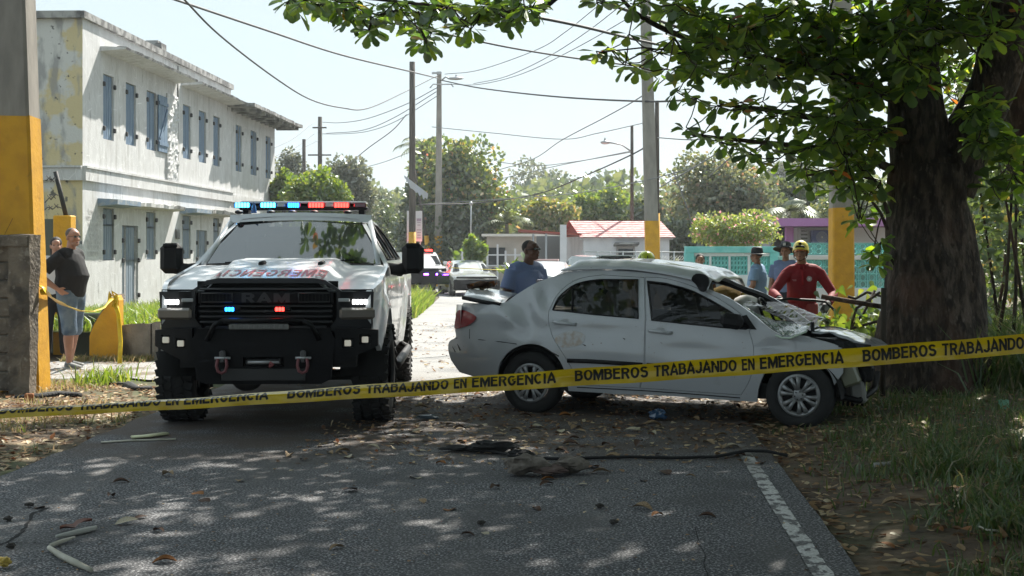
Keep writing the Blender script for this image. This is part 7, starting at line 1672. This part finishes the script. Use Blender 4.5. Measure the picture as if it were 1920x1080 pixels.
redsh = M('red_shirt', (.24, .009, .016), .75, bump=.5, bs=9, col2=(.19, .007, .014), ns=3); hairb = M('hair_dark', (.015, .012, .01), .7, bump=.4, bs=90); hairg = M('hair_cropped', (.055, .045, .04), .8, bump=.4, bs=90)
black_s = M('shoe_black', (.02, .02, .022), .5); bunker = M('bunker_gear', (.42, .28, .07), .85, bump=.4, bs=12, col2=(.3, .18, .05), ns=4)
def foot(px, py): g_ = gat(px, py); return g_
# 1 man in black T-shirt and denim shorts, hand on hip
g_ = gat(133, 694)
MAN, H, j = human('person', 'stout man in black T-shirt and denim shorts standing by yellow pole, hand on hip', (g_.x, g_.y, .03), R(74), 1.03,
    dict(eR=(-.33, .25, 1.17), wR=(-.245, .03, 1.00), wL=(.20, .02, .90), eL=(.27, .12, 1.12), aR=(-.13, -.06, .085), aL=(.13, .10, .085), kR=(-.12, -.06, .49), kL=(.12, .02, .49), head=(0, -.03, 1.64)),
    sk1, blk_t, 'short', denim, True, M('shoe_grey', (.10, .11, .11), .7, col2=(.3, .3, .3), ns=20), M('hair_greying', (.12, .10, .09), .85, bump=.4, bs=90), belly=.06, vx=.010, yaw=-22, build=1.12, curlR=.35, pnR=(.6, -.3, -.2), glasses=M('rimless', (.10, .10, .10), .15, alpha=.6), beard=M('stubble', (.34, .20, .15), .7), collar=False)
# 2 person mostly hidden by the pole
human('person', 'person in white top and dark trousers mostly hidden behind the yellow pole', (xat(91, 18.6), 18.9, .02), R(20), .97, dict(wR=(-.2, -.12, .95)), sk1, M('white_top', (.55, .55, .55), .85), 'short', M('black_trousers', (.015, .015, .016), .9), False, black_s, hairb, 'long', vx=.014)
# 3 officer in blue behind the boot of the wreck
OF, H, j = human('person', 'police officer in blue shirt and sunglasses looking down behind wrecked car boot', (xat(984, 14.9), 15.0, .0), R(38), 1.0,
    dict(pel=(0, .04, .86), hR=(-.095, .03, .84), hL=(.095, .03, .84), head=(0, -.11, 1.545), neck=(0, -.05, 1.385), sR=(-.185, -.02, 1.335), sL=(.185, -.02, 1.335), eR=(-.27, -.0, 1.05), wR=(-.20, -.22, .92), eL=(.26, -.02, 1.05), wL=(.18, -.22, .92)), sk2, blue1, 'short', navy, False, black_s, hairb, belly=.03, vx=.010, yaw=8, pitch=-8, build=1.14, glasses=M('sunglasses', (.01, .01, .012), .08, coat=1.))
MB().box((-.13, -.02, 1.395), (.11, .13, .02), rot=Matrix.Rotation(R(-20), 3, 'Y'), bev=.01).build('epaulette', black_s, OF); MB().box((.13, -.02, 1.395), (.11, .13, .02), rot=Matrix.Rotation(R(20), 3, 'Y'), bev=.01).build('epaulette', black_s, OF)
MB().ell((-.262, -.02, 1.24), (.012, .035, .042), n=12).build('sleeve_patch', M('patch_pink', (.42, .16, .2), .8), OF)
MB().box((.06, -.185, 1.22), (.10, .02, .035), bev=.005).build('name_plate', M('plate', (.25, .25, .3), .4, metal=.5), OF)
# helmets and hats
def helmet(parent, H, mat, brim=.0, band=None, name='helmet', s=1.):
    mb = MB(); prof = [(.001, .128), (.035, .124), (.065, .108), (.088, .080), (.099, .045), (.102, .01), (.102 + brim, .0), (.100 + brim, -.008), (.095, -.004)]
    mb.lathe([(r * s, z * s) for r, z in prof], 28, T=H @ Matrix.Translation((0, .012, .035)) @ Matrix.Diagonal((.92, 1.12, 1, 1))); o = mb.build(name, mat, parent)
    if band:
        MB().lathe([(.104 * s, .03 * s), (.107 * s, .035 * s), (.107 * s, .05 * s), (.100 * s, .055 * s)], 28, T=H @ Matrix.Translation((0, .012, .035)) @ Matrix.Diagonal((.92, 1.12, 1, 1))).build('band', band, o)
    return o
# 4 rescuer in red with yellow helmet
FB = Vector((xat(1503, 16.3), 16.3, .0))
def loc_(px, py, Y, base, rz, sc):
    p = at(px, py, Y) - base; return tuple((Matrix.Rotation(-rz, 3, 'Z') @ p) / sc)
rz_f, sc_f = R(-8), .955
J = dict(pel=(0, .05, .90), neck=(0, -.05, 1.45), head=(-.02, -.11, 1.585), chest=(0, 0, 1.25), sR=loc_(1475, 513, 16.28, FB, rz_f, sc_f), sL=loc_(1536, 511, 16.28, FB, rz_f, sc_f), eR=loc_(1449, 549, 16.1, FB, rz_f, sc_f), eL=loc_(1563, 552, 16.15, FB, rz_f, sc_f), wR=loc_(1462, 561, 15.85, FB, rz_f, sc_f), wL=loc_(1552, 570, 15.85, FB, rz_f, sc_f))
RES, H, j = human('person', 'rescuer in red long-sleeved shirt and yellow helmet holding a black hose behind bonnet', tuple(FB), rz_f, sc_f, J, sk3, redsh, 'long', M('work_trousers', (.30, .06, .07), .85), False, black_s, hairb, vx=.009, yaw=-10, pitch=-16, glove=(M('grey_glove', (.24, .24, .25), .8, col2=(.05, .05, .05), ns=20), 'RL'), build=1.0, curlR=1.0, curlL=1.0, belly=.02, pnR=(.1, -.2, -1), pnL=(-.5, .2, -1))
hy = M('helmet_yellow', (.80, .66, .10), .35, coat=.6); helmet(RES, H, hy, .004, None, s=1.06)
MB().tube([H @ V3(-.075, -.03, .05), H @ V3(-.04, -.118, .062), H @ V3(.04, -.118, .062), H @ V3(.075, -.03, .05)], [(.006, .014)] * 4, 6).build('headlamp_strap', blackp, RES)
MB().box(tuple(H @ V3(0, -.112, .098)), (.035, .012, .03), bev=.004).build('helmet_badge', blackm, RES)
MB().tube([H @ V3(-.088, -.01, .03), H @ V3(-.075, -.03, -.06), H @ V3(0, -.07, -.115), H @ V3(.075, -.03, -.06), H @ V3(.088, -.01, .03)], .005, 5).build('chin_strap', blackp, RES)
MB().tube([H @ V3(-.07, -.06, .018), H @ V3(-.03, -.106, .016), H @ V3(.03, -.106, .016), H @ V3(.07, -.06, .018)], [(.006, .013)] * 4, 6).build('amber_visor', M('amber_visor', (.35, .09, .01), .15, coat=1.), RES)
cr = Matrix.Translation((.082, -.172, 1.275)) @ Matrix.Rotation(R(80), 4, 'X')
MB().lathe([(.001, .0), (.030, .0), (.034, -.004)], 20, T=cr).build('round_badge', M('badge_grey', (.38, .36, .36), .8, col2=(.25, .2, .2), ns=60), RES, fix=False)
MB().lathe([(.001, .001), (.014, .0012)], 12, T=cr).build('round_badge_centre', M('badge_pale', (.6, .56, .55), .8), RES, fix=False)
for k in range(2): MB().box((-.10 + .006 * k, -.168, 1.262 - .012 * k), (.05 - .012 * k, .004, .005)).build('chest_print', M('print_grey', (.4, .3, .3), .8), RES)
MB().tube([V3(0, -.150, 1.38), V3(.0, -.172, 1.28), V3(.002, -.176, 1.20)], [(.012, .004)] * 3, 6, flat=(0, 1, 0)).build('placket', M('red_placket', (.30, .01, .018), .8), RES)
HOS = thing('black_hose', 'long black hose curving through the gloved hands of the red-shirted rescuer', 'hose', tuple(at(1500, 565, 15.8)))
hp = [(1386, 571, 14.3), (1400, 564, 14.6), (1430, 561, 15.2), (1462, 562, 15.70), (1480, 560, 15.72), (1500, 562, 15.75), (1525, 563, 15.8), (1548, 566, 15.78), (1560, 577, 15.75), (1574, 594, 15.7), (1583, 612, 15.6), (1585, 628, 15.6)]
MB().tube([at(*p) for p in hp], .015, 8).build('hose', blackp, HOS, world=True)
BH = thing('rescue_helmet', 'glossy blue helmet hanging below the right glove of the rescuer', 'helmet', tuple(at(1465, 575, 15.75)))
helmet(BH, Matrix.Translation((0, -.01, -.10)), M('helmet_blue', (.04, .16, .34), .12, coat=1.), .004, s=.95); MB().tube([V3(0, 0, .02), V3(0, 0, .06)], .01, 6).build('strap', blackp, BH)
# 5 officers at the fence
def campaign(T, H, tilt=0):
    X = H @ Matrix.Translation((0, .012, .055)) @ Matrix.Rotation(R(tilt), 4, 'X') @ Matrix.Diagonal((.96, 1.06, 1, 1)); hm = M('hat_black', (.012, .012, .014), .6)
    o = MB().lathe([(.222, -.016), (.216, -.006), (.14, -.004), (.098, .004), (.100, .03), (.092, .09), (.07, .118), (.03, .112), (.001, .108)], 28, T=X).build('hat', hm, T)
    MB().lathe([(.101, .006), (.103, .014), (.102, .03)], 24, T=X).build('hat_band', navy, o); MB().box(tuple(X @ V3(0, -.102, .055)), (.045, .008, .05), bev=.004).build('hat_badge', M('hat_badge', (.45, .45, .42), .4, metal=.6), o)
gg = gz(22)
O1, H, j = human('person', 'officer in campaign hat and pale blue shirt seen from side, hands joined', (xat(1420, 22), 22, gg - .03), R(-118), .905, dict(wR=(-.08, -.20, .98), eR=(-.25, -.0, 1.13), wL=(.08, -.2, .98), eL=(.25, 0, 1.13)), sk3, blue2, 'short', navy, False, black_s, hairb, vx=.013, build=1.12, belly=.03, glasses=M('sunglasses2', (.01, .01, .012), .08)); campaign(O1, H)
MB().ell((.262, .0, 1.33), (.012, .03, .036), n=12).build('sleeve_patch', M('patch_red', (.45, .12, .06), .8), O1)
O2, H, j = human('person', 'officer in dark peaked hat facing camera, half hidden behind the red-shirted rescuer', (xat(1473, 21.5), 21.5, gg), R(-25), .93, {}, sk3, blue1, 'short', navy, False, black_s, hairb, vx=.013, build=1.1, pitch=-6); campaign(O2, H, -8)
O3, H, j = human('person', 'female officer with pulled-back dark hair standing by the teal fence pillar', (xat(1313, 22), 22, gg - .06), R(-15), .885, dict(head=(0, -.02, 1.64)), sk3, blue1, 'short', navy, False, black_s, hairb, 'bun', vx=.013, build=.95, yaw=10)
MB().box((0, -.115, 1.28), (.28, .08, .36), bev=.04).build('vest', navy, O3)
# 6 firefighters behind the wreck
F1, H, j = human('person', 'firefighter in lime helmet bending behind the crushed roof of the wreck', (xat(1206, 15.6), 15.75, 0), R(10), .93, dict(pel=(0, .18, .88), neck=(0, -.10, 1.36), head=(0, -.20, 1.46), sR=(-.185, -.08, 1.31), sL=(.185, -.08, 1.31), eR=(-.25, -.2, 1.05), eL=(.25, -.2, 1.05), wR=(-.2, -.4, 1.0), wL=(.2, -.4, 1.0), hR=(-.095, .16, .88), hL=(.095, .16, .88)), sk3, bunker, 'long', bunker, False, black_s, hairb, vx=.013, pitch=10, yaw=-30)
lime = M('helmet_lime', (.42, .50, .03), .25, coat=1.); o = helmet(F1, H @ Matrix.Translation((0, 0, .015)), lime, .03, None, s=1.2)
for s in (-1, 0, 1): MB().tube([H @ V3(s * .05, -.125, .075), H @ V3(s * .045, -.085, .155), H @ V3(s * .04, .02, .19 - abs(s) * .01), H @ V3(s * .045, .12, .13)], [(.008, .005)] * 4, 6).build('helmet_rib', M('rib_dark', (.05, .06, .02), .4) if s else lime, o)
F2, H, j = human('person', 'crouched firefighter in mustard yellow jacket behind the windscreen pillar', (xat(1362, 16.0), 16.2, 0), R(70), .98, dict(pel=(0, .30, .93), neck=(0, -.18, 1.06), head=(0, -.34, .96), sR=(-.17, -.14, 1.01), sL=(.17, -.14, 1.01), eR=(-.25, -.22, .66), eL=(.25, -.22, .66), wR=(-.15, -.4, .55), wL=(.15, -.4, .55), hR=(-.095, .30, .84), hL=(.095, .30, .84), kR=(-.12, .05, .47), kL=(.12, .05, .47)), sk3, bunker, 'long', bunker, False, black_s, hairb, vx=.013, pitch=-20, build=1.1)
helmet(F2, H, hy, .01)
# ================================================================== BARRIER TAPE WITH LETTERING
tapeY = M('tape_yellow', (.74, .52, .008), .38, coat=.4, bump=.35, bs=14, col2=(.60, .40, .008), ns=6); tapeK = M('tape_black', (.02, .018, .01), .5)
TY = 5.15; XA, XB = -1050, 2950                       # photo columns the tape spans
BT = thing('barrier_tape', 'yellow plastic tape with black lettering stretched across the whole road in front', 'tape', at(960, 720, TY))
TB0 = [(-1050, 840), (0, 785), (307, 769), (640, 750), (820, 739), (1100, 724), (1320, 708), (1583, 690), (1920, 663), (2950, 590)]
TBOT = [(x, sum(lerp(TB0, x + d) for d in (-160, -80, 0, 80, 160)) / 5) for x in range(-1100, 3000, 20)]
def tape(px, v):
    """v 0 bottom .. 1 top of a 75 mm band; the upper part curls back, more so at the left"""
    t = px / 1920; yb = lerp(TBOT, px); w = .0775; s = v * w
    fold = .36 + .30 * min(1, max(0, t)) ** .9        # fraction that hangs flat
    curl = R(88 - 58 * min(1, max(0, t * 1.02)) ** 1.3); tilt = R(14 - 10 * t) + .10 * math.sin(px / 260.)
    L1 = min(s, fold * w); z = L1 * math.cos(tilt); y = L1 * math.sin(tilt) * .4
    rem = s - L1
    if rem > 0:
        k = 5; 
        for i in range(k):
            a = tilt + curl * min(1., (i + 1) / 3.); z += rem / k * math.cos(a); y += rem / k * math.sin(a)
    y += .005 * math.sin(px / 75.) + .004 * noise.noise(Vector((px / 28., v * 2.5, 0)))
    p = at(px, yb, TY); return Vector((p.x, p.y + y, p.z + z + .0012 * math.sin(px / 33.)))
G = [[tape(XA + (XB - XA) * i / 300, j / 14) for j in range(15)] for i in range(301)]
mb = MB(); mb.grid(G); mb.build('band', tapeY, BT, world=True)
words_ = (('BOMBEROS', 1078, 1215), ('TRABAJANDO', 1226, 1381), ('EN', 1391, 1415), ('EMERGENCIA', 1425, 1582))
for rep in range(-4, 4):
    for tx, a, b in words_:
        a_, b_ = a + 540 * rep, b + 540 * rep
        if b_ < XA + 20 or a_ > XB - 20: continue
        V, Fc, W_ = strokes(tx, .185, .055); P = []
        for x, y, ly in V: P.append(tape(a_ + x / W_ * (b_ - a_), .22 + .62 * y) + Vector((0, -.0012 - .0002 * ly, .0004)))
        mb = MB(); mb.add(P, Fc); mb.build('printed_word', tapeK, BT, world=True, fix=False)
# tape tied between the yellow pole and the wall stub
T = thing('tied_tape', 'twisted yellow tape tied from the yellow pole to the low wall stub', 'tape', at(150, 570, 16))
P0 = [(80, 543, 14.78), (95, 557, 15.2), (120, 572, 16), (150, 583, 16.8), (175, 584, 17.6), (195, 577, 18.2), (212, 557, 18.85)]
pts = [at(*p) for p in P0]
q2 = []
for i in range(len(pts) - 1):
    for k in range(5): q2.append(pts[i].lerp(pts[i + 1], k / 5))
q2.append(pts[-1])
MB().tube(q2, [(.028 + .012 * math.sin(i * .9), .007) for i in range(len(q2))], 6).build('band', tapeY, T, world=True)
MB().tube([at(75, 536, 14.79), at(82, 540, 14.76), at(84, 549, 14.76), at(76, 548, 14.79)], [(.03, .008)] * 4, 6).build('knot', tapeY, T, world=True)
mb = MB()
for k in range(9):
    a = at(212 + random.uniform(-4, 6), 556 + random.uniform(-2, 4), 18.85); mb.tube([a, a + Vector((random.uniform(-.05, .06), -.04, random.uniform(-.02, .07))), a + Vector((random.uniform(-.07, .09), -.05, random.uniform(-.14, .05)))], [(.018, .004)] * 3, 5)
mb.build('loose_ends', tapeY, T, world=True)
T = MB().tube([gat(228, 685) + Vector((0, -.1, 0)), at(226, 640, 18.8), at(222, 590, 18.82), at(214, 562, 18.84)], [(.03, .006)] * 4, 6).build('hanging_tape', tapeY); tag(T, 'faded strip of yellow tape hanging down the wall stub edge', 'tape')

# ================================================================== LOOSE THINGS ON THE GROUND
def lump(name, label, cat, px, py, s, mat, seed=0, dz=0.):
    g_ = gat(px, py); mb = MB(); n = 14; G = []
    for i in range(9):
        a = math.pi * i / 8; row = []
        for j in range(n):
            b = 6.283 * j / n; d = Vector((math.sin(a) * math.cos(b), math.sin(a) * math.sin(b), -math.cos(a))); k = 1 + .55 * noise.noise(d * 1.6 + Vector((seed, 0, 0))) + .3 * noise.noise(d * 4 + Vector((0, seed, 0))); row.append((d.x * s[0] * k, d.y * s[1] * k, d.z * s[2] * k))
        G.append(row)
    mb.grid(G, smooth=False, closeu=True); zmin = min(p[2] for p in mb.v); mb.v = [(p[0], p[1], p[2] - zmin) for p in mb.v]
    o = mb.build(name, mat); o.location = (g_.x, g_.y, .006 + dz); return tag(o, label, cat)
clay = M('dry_clod', (.19, .165, .14), .95, col2=(.11, .095, .08), ns=14, bump=.8, bs=40); blackr = M('torn_rubber', (.015, .015, .016), .8, bump=.6, bs=40)
lump('dirt_clod', 'grey dirt clod with rough top left of the second clod on road', 'clod', 985, 892, (.15, .10, .06), clay, 1)
lump('dirt_clod', 'flat grey dirt slab right of the first clod on road', 'clod', 1072, 888, (.12, .09, .05), clay, 5)
lump('dirt_clod', 'low reddish-grey dirt lump between the two larger clods', 'clod', 1030, 893, (.12, .08, .03), M('clod_red', (.12, .085, .075), .95), 8)
lump('rubber_scrap', 'crumpled black rubber scrap lying at the left end of hose', 'debris', 925, 850, (.17, .09, .045), blackr, 2)
lump('rubber_scrap', 'thin black torn trim just left of crumpled rubber scrap', 'debris', 862, 848, (.14, .05, .02), blackr, 4)
lump('rubber_scrap', 'small black scrap right of the crumpled rubber by hose', 'debris', 975, 860, (.10, .05, .03), blackr, 6)
lump('plastic_piece', 'crumpled blue plastic piece on the road under the sedan doors', 'litter', 1232, 789, (.09, .05, .045), M('blue_plastic', (.03, .07, .14), .25, coat=1.), 3)
lump('plastic_piece', 'small blue-grey wrapper lying left of the sedan rear wheel shade', 'litter', 802, 788, (.09, .05, .02), M('bluegrey', (.08, .11, .14), .4), 7)
for k, (px, py, c) in enumerate(((55, 952, 'small black stone beside the road crack'), (15, 978, 'small black stone at the left picture edge'), (20, 1030, 'tiny dark stone near the bottom left corner'), (1125, 955, 'dark twig stub in the middle of the near road'), (903, 986, 'black pebble left of the sunny spot on road'), (1150, 985, 'round grey pebble in the near road centre'))):
    lump('stone', c, 'stone', px, py, (.024, .02, .013), M('stone_dark', (.05, .045, .04), .9) if k == 0 else bpy.data.materials['stone_dark'], 10 + k)
lump('fruit', 'yellow fallen fruit at the bottom left picture edge', 'fruit', 8, 1066, (.03, .028, .022), M('fruit_yellow', (.5, .36, .07), .5), 20)
hose = [(842, 846), (880, 849), (930, 853), (980, 862), (1040, 866), (1110, 864), (1180, 862), (1260, 864), (1340, 862), (1400, 855), (1440, 856), (1475, 864)]
T = MB().tube([gat(*p) + Vector((0, 0, .022 if p[0] < 1380 else .04)) for p in hose], .012, 8).build('rubber_hose', blackr); tag(T, 'long black rubber strip lying across the road to the verge', 'hose')
pale = M('pale_stick', (.52, .50, .42), .6, col2=(.4, .38, .3), ns=8); pale2 = M('greenish_trim', (.60, .60, .38), .5)
def stick(name, label, pts, r, mat, cat='stick', z=.02):
    T = MB().tube([gat(*p) + Vector((0, 0, z)) for p in pts], r, 8).build(name, mat); return tag(T, label, cat)
stick('broken_stick', 'peeled pale stick nearest the bottom left, lying slanted', [(92, 1034), (112, 1048), (140, 1062), (172, 1077)], [.012, .016, .017, .010], pale)
stick('broken_stick', 'short thin pale stick joining the two peeled sticks', [(95, 1030), (115, 1022), (140, 1014)], [.012, .012, .006], pale)
stick('broken_stick', 'grey-white stick with rounded end beside the red-brown leaf', [(106, 1013), (130, 1008), (160, 1001), (180, 996)], [.010, .015, .016, .012], M('grey_stick', (.42, .42, .38), .6))
stick('trim_strip', 'pale yellow flat trim strip at the road edge on left', [(248, 824), (275, 822), (311, 817)], [(.05, .012)] * 3, pale2, 'debris')
stick('trim_strip', 'long thin weathered strip beside the pale yellow trim', [(190, 832), (240, 829), (330, 826)], [(.02, .008)] * 3, pale, 'debris', .012)
stick('black_trim', 'long black plastic trim lying in leaves by the block wall', [(28, 752), (70, 750), (110, 745), (150, 747)], [(.05, .03), (.06, .04), (.06, .04), (.04, .03)], blackr, 'debris', .03)
stick('black_trim', 'bent black plastic fragment lying on the gravel left of pickup', [(240, 729), (258, 735), (282, 733)], [(.07, .06), (.05, .03), (.05, .03)], blackr, 'debris', .03)
stick('black_trim', 'thin dark strip on the gravel above the bent fragment', [(205, 722), (244, 722)], [(.03, .012)] * 2, blackr, 'debris', .02)
stick('log', 'short pale cut log lying against the planter wall', [(264, 672), (282, 668), (310, 668)], [.06, .085, .09], M('log_wood', (.36, .31, .22), .9, col2=(.2, .16, .1), ns=6), 'log', .08)
stick('pale_pipe', 'short pale broken pipe lying in the right verge grass', [(1638, 886), (1660, 884), (1678, 881)], [.018] * 3, M('pipe_pale', (.36, .36, .34), .5), 'pipe', .05)
stick('fallen_twig', 'thin pale twig lying in the grass at the lower right', [(1836, 1015), (1850, 1022), (1875, 1024)], [.006] * 3, pale, 'twig', .08)
T = MB().grid([[gat(1872 + i * 5, 800 - j * 5) + Vector((0, 0, .08 + .03 * j + .01 * (i % 2))) for j in range(4)] for i in range(5)]).build('green_wrapper', M('green_plastic', (.03, .22, .14), .4)); tag(T, 'crumpled green plastic wrapper in the grass far right', 'litter')
o = MB(); G = [[((j - 3) * .018 * math.sin(math.pi * (i + .6) / 10), i * .019, .012 + .004 * i * (1 if i > 4 else .3) + .014 * abs(j - 3) / 3 + .004 * math.sin(i * 1.2)) for j in range(7)] for i in range(10)]; o.grid(G)
o = o.build('curled_leaf', M('leaf_redbrown', (.20, .06, .035), .55, col2=(.12, .04, .02), ns=18)); gg = gat(112, 998); o.location = gg + Vector((0, 0, .004)); o.rotation_euler = (0, 0, R(-65)); tag(o, 'large red-brown curled leaf beside the pale sticks at left', 'leaf')
MB_ = MB().box(at(33, 750, 14.3) + Vector((0, 0, .0)), (.11, .02, .07), bev=.006).build('paper_scrap', M('paper_white', (.62, .62, .6), .9)); tag(MB_, 'small white paper scrap among the leaves by the block wall', 'litter')
MB_ = MB().box(gat(55, 755) + Vector((0, 0, .05)), (.09, .05, .09), bev=.01).build('brick_fragment', M('brick_orange', (.30, .12, .05), .9)); tag(MB_, 'orange-brown brick fragment standing by the black trim', 'debris')
T = thing('dark_pipe_post', 'thin dark upright post standing close to the left side of the trunk', 'post', (at(1655, 700, 13.7).x, 13.7, 0)); MB().tube([at(1655, 755, 13.7), at(1656, 640, 13.7), at(1657, 540, 13.75)], .028, 8).build('shaft', M('post_rust', (.05, .04, .03), .9), T, world=True)
T = thing('car_bumper_piece', 'torn dark bumper with pale edge lying right of the trunk', 'debris', gat(1890, 700)); MB().tube([at(1860, 682, 15.3), at(1890, 676, 15.2), at(1935, 678, 15)], .02, 6).build('pale_edge', M('edge_pale', (.5, .5, .5), .4), T, world=True); MB().box(at(1900, 690, 15.4), (.6, .3, .12), bev=.04).build('shell', blackm, T, world=True)
# sun-bleached gravel crumbs on the path
